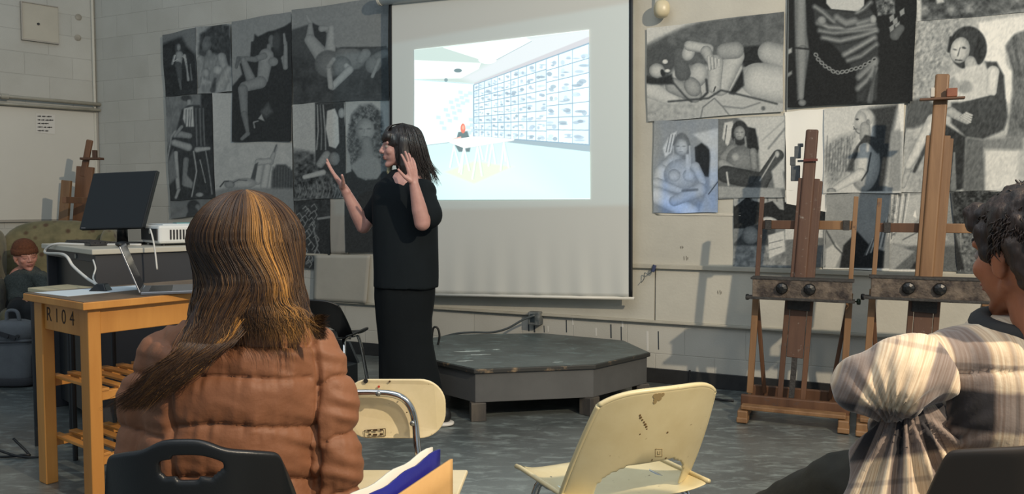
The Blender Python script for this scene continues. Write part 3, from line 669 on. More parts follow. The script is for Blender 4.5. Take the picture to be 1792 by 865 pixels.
def B4(p):   # dark still life: cloth, sphere, drapery
    p.poly([(1270, 320), (1450, 330), (1450, 400), (1270, 400)], .11, 2)
    p.poly([(1262, 330), (1370, 330), (1372, 368), (1364, 366), (1352, 352), (1338, 356), (1320, 352), (1308, 344), (1296, 356), (1286, 362), (1276, 348)], .52, 2)
    for x in (1290, 1312, 1340, 1356): p.line([(x, 332), (x+4, 352)], 2, .3, 2.5)
    p.poly([(1262, 352), (1272, 350), (1286, 362), (1296, 354), (1308, 344), (1300, 380), (1282, 400), (1262, 400)], .12, 2)
    p.poly([(1372, 330), (1445, 330), (1445, 372), (1424, 366), (1400, 356), (1374, 354)], .72, 1.5)
    p.poly([(1280, 432), (1310, 398), (1340, 382), (1360, 392), (1350, 430), (1300, 440)], .22, 3); p.ell(1313, 412, 15, 16, .48, .2, 0, 1.5, side=(-.2, 0)); p.ell(1348, 388, 15, 8, .7, .35, 15)
    p.cloud([(1280, 430), (1380, 430), (1380, 476), (1280, 476)], .44, .09, 7, 4, 6)
    p.poly([(1344, 412), (1372, 404), (1374, 440), (1346, 452)], .66, 2.5); p.line([(1346, 426), (1370, 420)], 1.6, .4); p.line([(1346, 438), (1368, 432)], 1.6, .45)
    p.poly([(1376, 420), (1410, 408), (1446, 420), (1446, 470), (1376, 470)], .36, 3); p.poly([(1374, 400), (1440, 402), (1440, 416), (1374, 420)], .66, 2.5); p.grain(.07, 2.4, 2.4, 24)
def B5(p):   # robed statue with a chain
    p.c[:] = .085
    p.poly([(1390, -30), (1408, -30), (1412, 60), (1416, 90), (1404, 175), (1396, 175), (1392, 90)], .34, 4); p.limb((1402, 0), (1402, 80), 8, 9, .42, .2); p.limb((1404, 88), (1402, 170), 9, 5, .42, .18, side=.2); p.line([(1392, 84), (1415, 86)], 3, .12, 2); p.ell(1404, 180, 7, 6, .4, .15)
    p.poly([(1446, -30), (1514, -30), (1512, 10), (1502, 20), (1455, 16), (1446, 6)], .60, 2)
    p.poly([(1424, 10), (1446, 16), (1500, 22), (1518, 10), (1530, 26), (1530, 44), (1536, 60), (1537, 110), (1534, 176), (1500, 178), (1498, 125), (1484, 110), (1460, 80), (1436, 60), (1426, 40)], .17, 4)
    for (pts, v, wd) in ((((1426, 12), (1440, 22), (1458, 38), (1490, 44), (1526, 34)), .42, 5), (((1432, 40), (1450, 48), (1490, 50), (1530, 42)), .46, 5), (((1434, 54), (1460, 58), (1500, 54), (1532, 50)), .42, 4.5),
                         (((1440, 66), (1470, 72), (1510, 62), (1534, 54)), .44, 5), (((1478, 96), (1500, 84), (1530, 66)), .44, 6), (((1484, 106), (1508, 98), (1534, 78)), .40, 5), (((1500, 22), (1512, 16), (1524, 4)), .45, 4), (((1464, 30), (1480, 40), (1496, 36)), .40, 7),
                         (((1504, 135), (1520, 120), (1532, 106)), .40, 8), (((1502, 155), (1520, 138), (1530, 120)), .40, 7), (((1522, 178), (1526, 140), (1532, 112)), .46, 4), (((1512, 178), (1518, 160), (1524, 140)), .15, 3)):
        p.line(pts, wd*1.3, v, 7); p.line([(x_, y_+wd*1.2) for x_, y_ in pts], wd*.6, .10, 5, .7)
    p.ell(1438, 36, 8, 8, .45, .2, soft=3); p.ell(1528, 34, 6, 8, .5, .2)
    for i, (x, y) in enumerate(((1428, 96), (1432, 104), (1438, 110), (1444, 116), (1451, 120), (1458, 125), (1466, 127), (1474, 126), (1482, 125), (1490, 122), (1498, 120), (1506, 118), (1514, 113), (1522, 109), (1530, 104))):
        p.ell(x, y, 4.6, 3.4, .42, .42, 35 if i < 7 else -25, 1); p.ell(x, y, 2.6, 1.6, .10, .10, 35 if i < 7 else -25, .8)
    p.cloud([(1532, 0), (1566, -10), (1566, 24), (1536, 28)], .28, .16, 5, 3, 6)
    for (x, y) in ((1556, 30), (1562, 36), (1574, 20), (1556, 48), (1566, 44)): p.poly([(x, y), (x+8, y-6), (x+9, y+4), (x+2, y+9)], .44, 2)
    p.limb((1566, 62), (1576, 50), 9, 7, .30, .16, 2); p.poly([(1374, 90), (1386, 84), (1386, 92), (1376, 98)], .5, 3); p.poly([(1376, 130), (1386, 124), (1386, 130), (1378, 136)], .4, 3); p.grain(.04, 2, 2, 25)
def B7(p):   # old man in profile
    p.poly([(1438, 186), (1590, 176), (1590, 345), (1438, 345)], .64, 2)
    p.poly([(1520, 190), (1545, 186), (1572, 182), (1560, 240), (1552, 300), (1546, 338), (1510, 338), (1530, 250), (1530, 205)], .17, 9); p.poly([(1560, 230), (1578, 225), (1576, 340), (1552, 340)], .46, 6); p.poly([(1572, 180), (1588, 178), (1586, 230), (1576, 230)], .72, 3)
    p.cloud([(1440, 270), (1450, 250), (1470, 240), (1500, 230), (1490, 300), (1450, 330)], .42, .12, 6, 14, 2, .8, 20, .5)
    for i in range(9): x = 1448+i*5; p.line([(x, 238+(i*13) % 30), (x-3, 300)], 1.3, .25, 1.5, .7)
    p.ell(1513, 206, 16, 16, .62, .4, 0, 1.5); p.ell(1506, 212, 11, 17, .60, .36, 5, 1.2); p.poly([(1492, 218), (1498, 208), (1500, 220)], .55, 1.5); p.line([(1494, 222), (1500, 232), (1508, 236)], 2, .28, 1.5); p.ell(1500, 209, 3, 2, .2, .3); p.line([(1494, 226), (1500, 226)], 1.5, .25)
    p.limb((1514, 222), (1514, 240), 9, 10, .52, .3, 1.5); p.ell(1519, 214, 3, 5, .45, .25)
    p.ell(1514, 290, 26, 46, .56, .3, 6, 2); p.poly([(1498, 258), (1514, 236), (1532, 240), (1542, 262), (1536, 270), (1518, 250), (1502, 270), (1490, 290)], .18, 3)
    p.limb((1514, 262), (1508, 300), 12, 11, .64, .36, 1.2, side=.2); p.limb((1506, 304), (1462, 330), 10, 6, .66, .36, 1.2, side=-.3); p.ell(1455, 334, 8, 5, .5, .2); p.poly([(1480, 300), (1488, 280), (1496, 262), (1494, 300)], .2, 5)
    p.line([(1524, 268), (1518, 300), (1508, 316)], 2.5, .18, 2); p.line([(1440, 338), (1584, 336)], 3, .62, 1.5); p.grain(.06, 2, 3, 27)
def B8(p):   # grey sheet, dark shape at the bottom
    p.c[:] = .46
    p.cloud([(1438, 336), (1565, 336), (1560, 420), (1438, 420)], .47, .02, 14, 8, k=1)
    p.poly([(1470, 465), (1476, 430), (1500, 405), (1524, 432), (1548, 440), (1546, 474), (1468, 474)], .11, 3)
    p.poly([(1444, 470), (1446, 436), (1462, 425), (1474, 440), (1462, 468)], .62, 3); p.line([(1446, 404), (1462, 432), (1476, 446)], 2.5, .2, 2.5)
    for i in range(9): x = 1512+i*4; p.line([(x, 448-i*2), (x+12, 424-i*6)], 2, .62 if i % 2 else .25, 1.8)
    p.line([(1440, 471), (1560, 472)], 4, .7, 1.5); p.grain(.05, 2, 2, 28)
def B9(p):   # large seated figure
    p.cloud([(1570, 30), (1700, 20), (1690, 60), (1650, 140), (1600, 180), (1560, 340)], .50, .09, 6, 30, 3, 1, 25, .7)
    p.poly([(1712, 40), (1800, 25), (1800, 60), (1770, 65), (1758, 80), (1760, 110), (1772, 130), (1768, 180), (1756, 180), (1750, 120), (1716, 100)], .74, 5)
    p.cloud([(1760, 80), (1775, 60), (1800, 50), (1800, 240), (1762, 240), (1772, 160), (1772, 125)], .32, .07, 5, 5, 5, 1, 80, 3)
    p.poly([(1570, 180), (1620, 170), (1660, 200), (1600, 225), (1575, 225)], .26, 7)
    p.ell(1694, 84, 33, 38, .20, .12, 0, 3); p.poly([(1712, 60), (1720, 80), (1722, 100), (1712, 116), (1700, 100)], .14, 5); p.ell(1680, 88, 17, 23, .64, .34, 12, 1.6, side=(.25, 0))
    p.ell(1671, 87, 4, 1.6, .32, .4, 15, 1.4); p.ell(1687, 84, 4, 2, .22, .3, 15, 1.5); p.line([(1680, 84), (1676, 98)], 2, .3, 1.5); p.line([(1672, 105), (1683, 106)], 2, .2, 1.2); p.line([(1664, 66), (1660, 90)], 5, .14, 3)
    p.limb((1698, 108), (1702, 124), 10, 13, .58, .32, 2)
    p.poly([(1655, 140), (1690, 118), (1720, 112), (1742, 130), (1740, 165), (1720, 185), (1680, 180), (1650, 175)], .64, 4); p.poly([(1655, 142), (1670, 134), (1680, 150), (1672, 162), (1655, 165)], .50, 5)
    p.ell(1688, 152, 15, 12, .42, .6, 0, 4, .7); p.poly([(1724, 108), (1744, 108), (1757, 132), (1760, 180), (1742, 196), (1736, 150)], .20, 4); p.limb((1738, 126), (1735, 160), 11, 9, .70, .42, 2)
    p.limb((1735, 182), (1690, 190), 15, 12, .25, .14, 3); p.poly([(1665, 180), (1700, 178), (1760, 175), (1764, 205), (1756, 228), (1720, 244), (1690, 240), (1664, 215)], .20, 5)
    p.limb((1664, 196), (1692, 212), 9, 6, .56, .25, 1.5)
    for k in range(4): p.limb((1682+k*3, 204-k*2), (1698+k*1, 214-k*4), 2.4, 1.8, .60, .22)
    p.limb((1634, 215), (1590, 296), 13, 7, .66, .34, 1.5, side=.25); p.limb((1590, 296), (1580, 325), 6, 5, .55, .3)
    p.cloud([(1590, 235), (1660, 230), (1680, 340), (1590, 340)], .48, .08, 5, 8, 3, .6); p.limb((1634, 212), (1590, 290), 13, 7, .66, .34, 1.5, side=.25); p.limb((1636, 225), (1600, 300), 4, 3, .2, .3, 3)
    p.poly([(1650, 215), (1690, 240), (1688, 330), (1662, 336), (1648, 300)], .14, 4); p.poly([(1690, 240), (1730, 246), (1722, 340), (1684, 340)], .32, 6); p.limb((1670, 268), (1668, 330), 2, 6, .4, .2, 2)
    p.poly([(1722, 260), (1782, 262), (1780, 330), (1726, 334)], .68, 8); p.poly([(1722, 245), (1790, 235), (1790, 262), (1722, 262)], .40, 8); p.grain(.08, 3, 6, 29, 20)
def B10(p):
    p.cloud([(1600, -30), (1800, -40), (1800, 12), (1720, 30), (1640, 34), (1605, 36)], .28, .16, 16, 5, 3); p.poly([(1636, -6), (1650, -10), (1652, 4), (1640, 6)], .62, 4); p.poly([(1604, 0), (1612, 0), (1612, 40), (1604, 40)], .62, 4); p.grain(.08, 3, 3, 30)
def B11(p):  # white cloth and shoulder
    p.cloud([(1555, 336), (1600, 340), (1590, 400), (1560, 430), (1540, 420)], .50, .18, 5, 5, 9)
    p.poly([(1570, 345), (1612, 340), (1612, 380), (1590, 398), (1568, 390)], .58, 4); p.poly([(1598, 378), (1602, 368), (1604, 382)], .8, 1.2)
    for i in range(8): p.line([(1556+i*5, 340), (1552+i*4, 400+(i*9) % 20)], 1.6, .7 if i % 2 else .28, 1.5)
    p.poly([(1575, 392), (1640, 390), (1660, 420), (1600, 432), (1560, 425)], .56, 4); p.line([(1590, 398), (1626, 396), (1580, 420)], 2, .3, 2); p.poly([(1555, 440), (1600, 430), (1680, 430), (1680, 478), (1555, 478)], .30, 5); p.poly([(1552, 425), (1600, 440), (1560, 476), (1548, 470)], .5, 4)
    p.poly([(1600, 460), (1640, 428), (1640, 476), (1590, 476)], .12, 4); p.line([(1550, 474), (1600, 474)], 5, .7, 2); p.grain(.07, 2, 2, 31)
def B12(p):
    p.poly([(1620, 400), (1660, 376), (1690, 380), (1700, 470), (1640, 480)], .12, 3)
    p.cloud([(1665, 333), (1800, 330), (1800, 480), (1690, 480), (1676, 400)], .17, .10, 4, 4, 2); p.cloud([(1670, 400), (1720, 400), (1720, 480), (1690, 480)], .32, .12, 4, 4, 4); p.grain(.05, 2, 2, 32)
S('charcoal_drawing', [(1285, 336), (1446, 330), (1445, 468), (1283, 468)], b0, B4, .4, 'dark charcoal still life with a sphere and white cloth, left behind the left easel')
S('blank_sheet', [(1374, 196), (1445, 190), (1447, 371), (1377, 356)], b0+.003, lambda p: p.grain(.02, 5, 5), .80, 'blank cream sheet behind the top of the left easel', 'paper')
S('charcoal_drawing', [(1445, 340), (1560, 337), (1556, 474), (1440, 470)], b0+.003, B8, .46, 'plain grey paper drawing with a black shape at its foot, between the two easels')
S('charcoal_drawing', [(1556, 338), (1682, 334), (1682, 475), (1550, 475)], b0, B11, .45, 'charcoal drawing with streaky white cloth behind the right easel')
S('charcoal_drawing', [(1664, 336), (1815, 330), (1815, 484), (1676, 480)], b0+.004, B12, .25, 'dark mottled charcoal drawing half hidden by the dark-haired viewer')
S('charcoal_drawing', [(1257, 208), (1374, 202), (1374, 345), (1257, 348)], b0+.006, B3, .36, 'charcoal drawing of a seated figure on white cloth, beside the blue-grey one')
S('charcoal_drawing', [(1145, 212), (1258, 208), (1256, 372), (1143, 373)], b0+.008, B2, .47, 'blue-grey drawing of a seated figure with long pale hair', tint=(1, 1, .98))
S('charcoal_drawing', [(1132, 50), (1372, 20), (1370, 195), (1133, 213)], b0+.010, B1, .58, 'wide charcoal drawing of a reclining figure right of the projection screen')
S('charcoal_drawing', [(1600, 38), (1808, 20), (1802, 335), (1576, 336)], b0+.006, B9, .58, 'largest charcoal drawing, seated figure behind the right easel mast')
S('charcoal_drawing', [(1605, -40), (1815, -55), (1815, 20), (1603, 38)], b0+.010, B10, .4, 'smudged dark drawing at the upper right corner of the picture')
S('charcoal_drawing', [(1443, 190), (1583, 180), (1578, 338), (1441, 338)], b0+.010, B7, .64, 'charcoal drawing of an old man in profile between the two easels')
S('charcoal_drawing', [(1381, -30), (1605, -52), (1597, 178), (1379, 188)], b0+.016, B5, .09, 'black charcoal drawing of a draped robe and a chain', curl=.012)
paper_quad('paper_sheet', [(550, 447), (648, 447), (641, 531), (548, 526)], bdt+.02, mat('creased_paper', (.66, .645, .60), .7, nscale=2, namt=.1, bump=.2, bscale=12), 'creased cream paper panel hanging low on wall behind the presenter', 'paper', curl=.012)
paper_quad('paper_strip', [(574, 348), (606, 346), (609, 444), (578, 446)], b0, M_paperg, 'narrow blank grey strip of paper right of the still life drawing', 'paper')
paper_quad('paper_tab', [(1146, 373.5), (1297, 373), (1296, 378), (1150, 377)], b0, M_paper, 'thin cream paper edge sticking out below the blue-grey drawing', 'paper')

# ------------------------------------------------------------------ projection screen
sc = thing('projection_screen', 'white pull-down projection screen with black side borders hanging on the wall', 'screen', tuple(onwall(900, 530, .12)))
SOFF = 0.13
def fabric_material():
    m = mat('screen_fabric', (.80, .80, .77), .7, bump=.02, bscale=300); nt = m.node_tree; N = nt.nodes; L = nt.links; return m
M_fab = fabric_material()
def hang(name, quad, off, m, nx, ny, fold=0.0, thick=.0015):
    q = [Vector((*p, 0)) for p in quad]; vs = []; fs = []
    for j in range(ny+1):
        for i in range(nx+1):
            u, v = i/nx, j/ny; p = (q[0]*(1-u)+q[1]*u)*(1-v)+(q[3]*(1-u)+q[2]*u)*v
            a = max(0, (v-.74)/.26)**2.2
            ww = math.sin(u*PI*11+(u-.5)*6*(1-v))*.5+.5*math.sin(u*PI*23+1.3+(u-.5)*12*(1-v))
            vs.append(onwall(p.x, p.y, off+fold*a*ww))
    for j in range(ny):
        for i in range(nx):
            b = j*(nx+1)+i; fs.append((b, b+1, b+nx+2, b+nx+1))
    mb = MB().add(vs, fs); return mb.build(name, m, sc, smooth=True, thick=thick)
hang('fabric', [(681, -60), (1108, -100), (1107, 521), (683, 513)], SOFF, M_fab, 160, 80, .006)
M_bk = mat('black_border', (.07, .075, .08), .6)
hang('side_border', [(681, -60), (685.5, -60), (687, 513), (683, 513)], SOFF+.003, M_bk, 2, 40)
hang('side_border', [(1101, -100), (1108, -100), (1107, 521), (1100.5, 521)], SOFF+.003, M_bk, 2, 40)
a, b = onwall(680, 514.5, SOFF), onwall(1110, 522.5, SOFF)
MB().tube([a, b], .011, 12).build('bottom_bar', mat('bar_paint', (.80, .79, .75), .35), sc, smooth=True)
a, b = onwall(666, -2, SOFF+.02), onwall(1130, -50, SOFF+.02)
MB().tube([a, b], .048, 20).build('casing', mat('casing_paint', (.78, .80, .80), .35), sc, smooth=True)
MB().lathe([(.052, -.01), (.052, .012)], a, b-a, 20).build('end_cap', M_paper, sc)

# the projected picture: a white gallery, a wall of framed sheets, a trestle table
def IMG(p):
    P = lambda x, y: (700+x/2.544, 30+y/2.544)
    L_ = lambda pts: [P(*q) for q in pts]
    R = np.ones(p.X.shape+(3,))
    def fill(pts, col, soft=.8, k=1.0):
        a = (np.clip(.5-p.sd(L_(pts))/soft, 0, 1)*k)[..., None]; R[:] = R*(1-a)+np.array(col)*a
    def ln(pts, w_, col, soft=.7, k=1.0):
        c0 = p.c.copy(); p.c[:] = 0; p.line(L_(pts), w_, 1.0, soft, k); a = p.c[..., None]; p.c = c0; R[:] = R*(1-a)+np.array(col)*a
    def el(x, y, rx, ry, col, k=1):
        c0 = p.c.copy(); p.c[:] = 0; q = P(x, y); p.ell(q[0], q[1], rx/2.544, ry/2.544, 1, 1, 0, .8, k); a = p.c[..., None]; p.c = c0; R[:] = R*(1-a)+np.array(col)*a
    R[:] = (.83, .97, .97)
    fill([(50, 560), (330, 535), (860, 590), (860, 830), (50, 830)], (.76, .90, .90), 6); fill([(120, 700), (500, 600), (700, 800), (300, 830)], (.86, .98, .96), 60, .6)
    fill([(50, 130), (860, 50), (860, 120), (330, 296), (60, 275)], (.70, .78, .75)); fill([(560, 90), (850, 50), (850, 100), (330, 296), (270, 270), (430, 190)], (.80, .83, .84), 10)
    fill([(190, 135), (560, 92), (585, 106), (430, 190), (350, 186)], (1, 1, 1)); fill([(60, 192), (360, 205), (350, 230), (270, 272), (60, 275)], (1, 1, 1), 2)
    ln([(380, 118), (500, 150)], .8, (.75, .9, .9)); el(390, 190, 40, 18, (1, 1, 1))
    ln([(65, 278), (325, 298)], .8, (.6, .7, .72)); ln([(585, 108), (430, 190)], 1.2, (.55, .66, .68))
    fill([(55, 280), (326, 300), (326, 545), (105, 575), (55, 580)], (.90, 1, 1)); ln([(105, 573), (326, 545)], .9, (.45, .55, .58))
    fill([(330, 294), (850, 84), (850, 130), (330, 318)], (.72, .72, .74), 1.5)
    fill([(326, 302), (846, 112), (850, 600), (500, 556), (326, 536)], (.42, .57, .66), 1)
    # grid of framed sheets on the receding wall
    ux = [330, 352, 376, 408, 436, 464, 494, 527, 564, 605, 652, 706, 768, 842]
    top = lambda x: 302+(x-330)*(118-302)/512.0; bot = lambda x: 530+(x-330)*(568-530)/512.0
    rs = np.random.RandomState(3); rows = 8
    for i in range(len(ux)-1):
        xa, xb = ux[i]+1.4, ux[i+1]-1.4
        for r in range(rows):
            if i >= 10: rr_, n_ = r, 7
            else: rr_, n_ = r, 8
            if r >= n_: continue
            ya = lambda x: top(x)+(bot(x)-top(x))*rr_/n_+2.0; yb = lambda x: top(x)+(bot(x)-top(x))*(rr_+1)/n_-1.8
            g = .80+.14*rs.rand()
            fill([(xa, ya(xa)), (xb, ya(xb)), (xb, yb(xb)), (xa, yb(xa))], (g, g+.09, min(1, g+.12)), .5)
            for _ in range(3):
                ex = xa+(xb-xa)*(.2+.6*rs.rand()); hh = yb(ex)-ya(ex); ey = ya(ex)+hh*(.3+.5*rs.rand()); d = .42+.3*rs.rand()
                el(ex, ey, (xb-xa)*(.12+.24*rs.rand()), hh*(.05+.16*rs.rand()), (d, d+.10, d+.17), .75)
    fill([(330, 532), (846, 572), (850, 600), (500, 560), (330, 540)], (.52, .62, .66), 1)
    for i in range(26):
        x = 140+180*((i*.37) % 1)**.6; y = 320+200*((i*.61) % 1); 
        if x+y*.3 > 280: fill([(x, y), (x+20, y+2), (x+20, y+18), (x, y+16)], (.68, .78, .84), 1.5, .7)
    el(258, 238, 18, 9, (.25, .4, .42)); el(205, 280, 8, 8, (.35, .5, .52))
    fill([(195, 690), (330, 640), (510, 665), (330, 745)], (.84, .90, .78), 6)
    fill([(245, 570), (260, 512), (300, 508), (318, 560), (310, 600), (262, 600)], (.20, .34, .36), 2); el(281, 496, 11, 22, (.86, .36, .22)); el(282, 492, 6, 10, (.95, .62, .5)); ln([(236, 545), (270, 535)], 2.4, (.95, .68, .6))
    for (x, y, x2, y2) in ((240, 575, 222, 668), (240, 575, 262, 660), (285, 580, 262, 690), (285, 580, 272, 698), (285, 580, 308, 682), (345, 575, 322, 720), (345, 575, 364, 706), (355, 570, 368, 632), (392, 565, 380, 640), (410, 560, 394, 662), (410, 560, 424, 652), (462, 556, 448, 682), (462, 556, 484, 668), (462, 556, 470, 640)):
        ln([(x, y), (x2, y2)], 2.5, (.93, .97, .97), .9)
        ln([(x+5, y), (x2+7, y2)], .8, (.62, .74, .72), .9, .7)
    fill([(198, 549), (340, 530), (510, 543), (505, 549), (285, 584)], (1, .985, .97)); ln([(285, 585), (506, 550)], .9, (.75, .8, .8))
    ln([(63, 145), (845, 57), (850, 810), (62, 818), (63, 145)], 1.0, (.93, 1, .97), .6)
    p.rgb = lambda rgb, q: R
M_img = attr_material('projected_light', emission=1.15)
img = sheet('projected_picture', [(725, 87), (1031, 52), (1033, 349), (725, 350)], SOFF+.006, IMG, 1, 'bright projected slide of a white gallery with a table and rows of pictures', 'picture', step=.8, wob=0, m=M_img, curl=0)
# ================================================================== furniture and props
def wood(name, c1, c2, rough=.5, sc=6, st=(1, 1, .08), paint=None, coat=0.0):
    if name in MATS: return MATS[name]
    m = mat(name, c1, rough, nscale=sc, col2=c2, stretch=st, bump=.15, bscale=18, detail=8, coat=coat)
    if paint:
        nt = m.node_tree; N = nt.nodes; L = nt.links; b = N['Principled BSDF']; src = b.inputs['Base Color'].links[0].from_socket
        tc = N.new('ShaderNodeTexCoord'); n = N.new('ShaderNodeTexNoise'); n.inputs['Scale'].default_value = paint[1]; n.inputs['Detail'].default_value = 8; n.inputs['Roughness'].default_value = .7
        L.new(tc.outputs['Object'], n.inputs['Vector']); r = N.new('ShaderNodeValToRGB'); r.color_ramp.elements[0].position = paint[2]; r.color_ramp.elements[1].position = paint[2]+.06
        L.new(n.outputs['Fac'], r.inputs[0]); mx = N.new('ShaderNodeMix'); mx.data_type = 'RGBA'; L.new(r.outputs[0], mx.inputs[0]); L.new(src, mx.inputs[6]); mx.inputs[7].default_value = (*lin(paint[0]), 1)
        L.new(mx.outputs[2], b.inputs['Base Color'])
    return m
M_easel = wood('old_easel_wood', (.40, .275, .185), (.29, .19, .125), .55, 9, (1, 1, .06), paint=((.30, .24, .21), 14, .60))
M_easel2 = wood('pale_easel_wood', (.53, .40, .27), (.41, .29, .18), .5, 9, (1, 1, .06), paint=((.36, .27, .2), 16, .64))
M_mast = wood('paint_stained_mast', (.38, .27, .20), (.28, .185, .14), .6, 8, (1, 1, .1), paint=((.50, .46, .42), 22, .60))
M_tray = mat('paint_crusted_wood', (.42, .37, .32), .7, nscale=16, col2=(.16, .13, .12), bump=.6, bscale=50)
M_traytop = mat('dark_paint_crust', (.22, .21, .20), .7, nscale=30, namt=.5, bump=.5, bscale=60)
M_knob = mat('black_knob', (.06, .06, .06), .4)
M_green = mat('green_knob', (.10, .18, .12), .4)

def easel(label, mast_mat, base, rz, mast_top, lean_x, tray_z, up_top, W=.56, group=None):
    """studio H-easel; local x along the tray, local -y towards the viewer"""
    t = thing('studio_easel', label, 'easel', tuple(base), rz, group)
    wd = W/2
    # base: two runners, front and rear cross rails
    for s in (-1, 1):
        mb = MB().box((s*wd, .0, .045), (.055, .50, .05)); mb.box((s*wd, -.22, .02), (.06, .09, .03)); mb.box((s*wd, .22, .01), (.06, .06, .02))
        mb.build('foot', M_easel2, t, local=True, bevel=.006)
    MB().box((0, -.11, .095), (W+.05, .03, .075)).build('base_rail', M_easel, t, local=True, bevel=.004)
    MB().box((0, -.20, .085), (W+.02, .07, .022)).build('base_rail', M_easel2, t, local=True, bevel=.004)
    MB().box((0, .16, .10), (W, .03, .07)).build('base_rail', M_easel, t, local=True, bevel=.004)
    top = Vector((lean_x, .10, mast_top)); bot = Vector((-.02, -.03, .10)); d = top-bot
    P = lambda k: bot+d*k
    kt = (tray_z-.10)/(mast_top-.10)
    # mast: lower channel of two strips with a sliding board between and a narrow raised mast
    for s in (-1, 1):
        MB().beam(P(0)+Vector((s*.062, 0, 0)), P(kt*.98)+Vector((s*.062, 0, 0)), .028, .035).build('mast_channel', M_easel, t, local=True, bevel=.003)
    MB().beam(P(.16), P(kt*1.0), .09, .022).build('lower_slide', M_mast, t, local=True, bevel=.003)
    MB().beam(P(.0), P(.2), .03, .015).build('slide_slot', M_traytop, t, local=True)
    MB().beam(P(kt*.8)+Vector((0, -.006, 0)), P(kt*.95)+Vector((0, -.006, 0)), .12, .045).build('slide_clamp', M_traytop, t, local=True, bevel=.004)
    ku = .82
    MB().beam(P(kt)+Vector((0, -.02, 0)), P(ku)+Vector((0, -.02, 0)), .115, .03).beam(P(kt)+Vector((.055, -.01, 0)), P(ku-.01)+Vector((.055, -.01, 0)), .035, .045).build('mast', mast_mat, t, local=True, bevel=.004)
    a, b = P(kt+.02)+Vector((-.004, -.036, 0)), P(1)+Vector((-.004, -.036, 0))
    mb = MB(); mb.beam(a, b, .068, .022); mb.build('mast_extension', mast_mat, t, local=True, bevel=.012, bseg=3)
    # uprights
    for s in (-1, 1):
        a = Vector((s*(wd-.01), .0, .12)); b = Vector((s*(wd+.01)*.93+lean_x*.7, .07, up_top))
        ka = (tray_z-.12)/(up_top-.12)
        MB().beam(a, a.lerp(b, ka-.02), .035, .03).build('upright', M_easel2, t, local=True, bevel=.003)
        MB().beam(a.lerp(b, ka+.03)+Vector((0, .0, 0)), b, .024, .035).build('upright', mast_mat if s < 0 else M_easel2, t, local=True, bevel=.003)
        MB().beam(Vector((s*(wd-.08), .12, .10)), a.lerp(b, ka-.03)+Vector((s*.0, .015, 0)), .022, .03).build('brace', M_easel, t, local=True, bevel=.003)
        k = MB().lathe([(.004, 0), (.004, .02), (.016, .022), (.018, .03), (.016, .04), (.004, .042)], a.lerp(b, ka-.06)+Vector((s*.017, 0, 0)), (s, 0, 0), 12)
        k.build('wing_knob', M_knob if s < 0 else M_green, t, local=True, smooth=True)
    kc = (up_top-.16-.10)/(mast_top-.10); c = P(kc)
    for s in (-1, 1):
        MB().beam(c+Vector((s*.045, .012, 0)), Vector((s*wd*.93+lean_x*.62, .065, c.z)), .05, .022, side=(0, 0, 1)).build('cross_bar', M_easel2 if s > 0 else M_easel, t, local=True, bevel=.003)
        MB().box((s*(wd*.80)+lean_x*.62, .05, c.z), (.035, .03, .056)).build('cross_clamp', M_traytop, t, local=True, bevel=.003)
    # tray
    xl = lean_x*kt
    MB().box((xl, -.055, tray_z+.055), (W+.02, .12, .012)).build('tray_shelf', M_traytop, t, local=True, bevel=.003)
    MB().box((xl, -.10, tray_z), (W, .024, .105)).build('tray_front', M_tray, t, local=True, bevel=.004)
    MB().box((xl-.01, -.08, tray_z-.055), (W+.05, .10, .014)).build('tray_lip', M_traytop, t, local=True, bevel=.003)
    for x in (-.10, .045): 
        MB().lathe([(.012, 0), (.034, .004), (.030, .022), (.012, .03)], (xl+x, -.112, tray_z+.005), (0, -1, 0), 9).build('knob', M_knob, t, local=True, bevel=.003)
    return t, P
E1, P1 = easel('left of two standing wooden easels on the right, dark stained mast beside the platform', M_mast, floor_at(1391, 731), math.atan2(WU.y, WU.x)+.03, 1.64, .065, .745, 1.26, W=.52, group='studio easels facing the class')
E2b = Vector((2.185, 4.24, 0))
E2, P2 = easel('right standing wooden easel with taller paler mast, partly behind the dark-haired viewer', M_easel2, E2b, math.atan2(WU.y, WU.x)+.02, 1.905, .075, .775, 1.25, group='studio easels facing the class')
# clamp and paint tube holder on the right easel's mast; a shadow shape built in dark grey beside the left one's
Mt = P2(.925)
mb = MB().box(Mt+Vector((.0, -.07, 0)), (.21, .05, .012)); mb.build('clamp_or_shadow', M_easel, E2, local=True, bevel=.003)
MB().box(Mt+Vector((.045, -.07, .03)), (.05, .03, .045)).build('clamp_block', mat('reddish_block', (.52, .30, .20), .5, nscale=20, namt=.3), E2, local=True, bevel=.004)
MB().box(Mt+Vector((-.045, -.07, .035)), (.02, .03, .05)).build('clamp_block', mat('pale_block', (.72, .70, .66), .5), E2, local=True, bevel=.004)
Mt = P1(.90)
mb = MB()
mb.box(Mt+Vector((-.075, .02, .03)), (.035, .02, .07)); mb.box(Mt+Vector((-.10, .02, -.02)), (.03, .02, .05)); mb.box(Mt+Vector((-.085, .02, -.09)), (.05, .022, .09)); mb.box(Mt+Vector((-.06, .02, .07)), (.03, .02, .02)); mb.box(Mt+Vector((-.05, .02, -.02)), (.05, .012, .012))
mb.build('clamp_or_shadow', mat('clamp_shadow_grey', (.34, .36, .37), .5, nscale=30, namt=.4), E1, local=True, bevel=.003)  # no real clamp: grey pieces stand in for a shadow on the sheet behind
MB().box(Mt+Vector((.0, -.062, -.02)), (.075, .006, .014)).build('rubber_band', mat('dark_red_band', (.36, .17, .13), .6), E1, local=True)

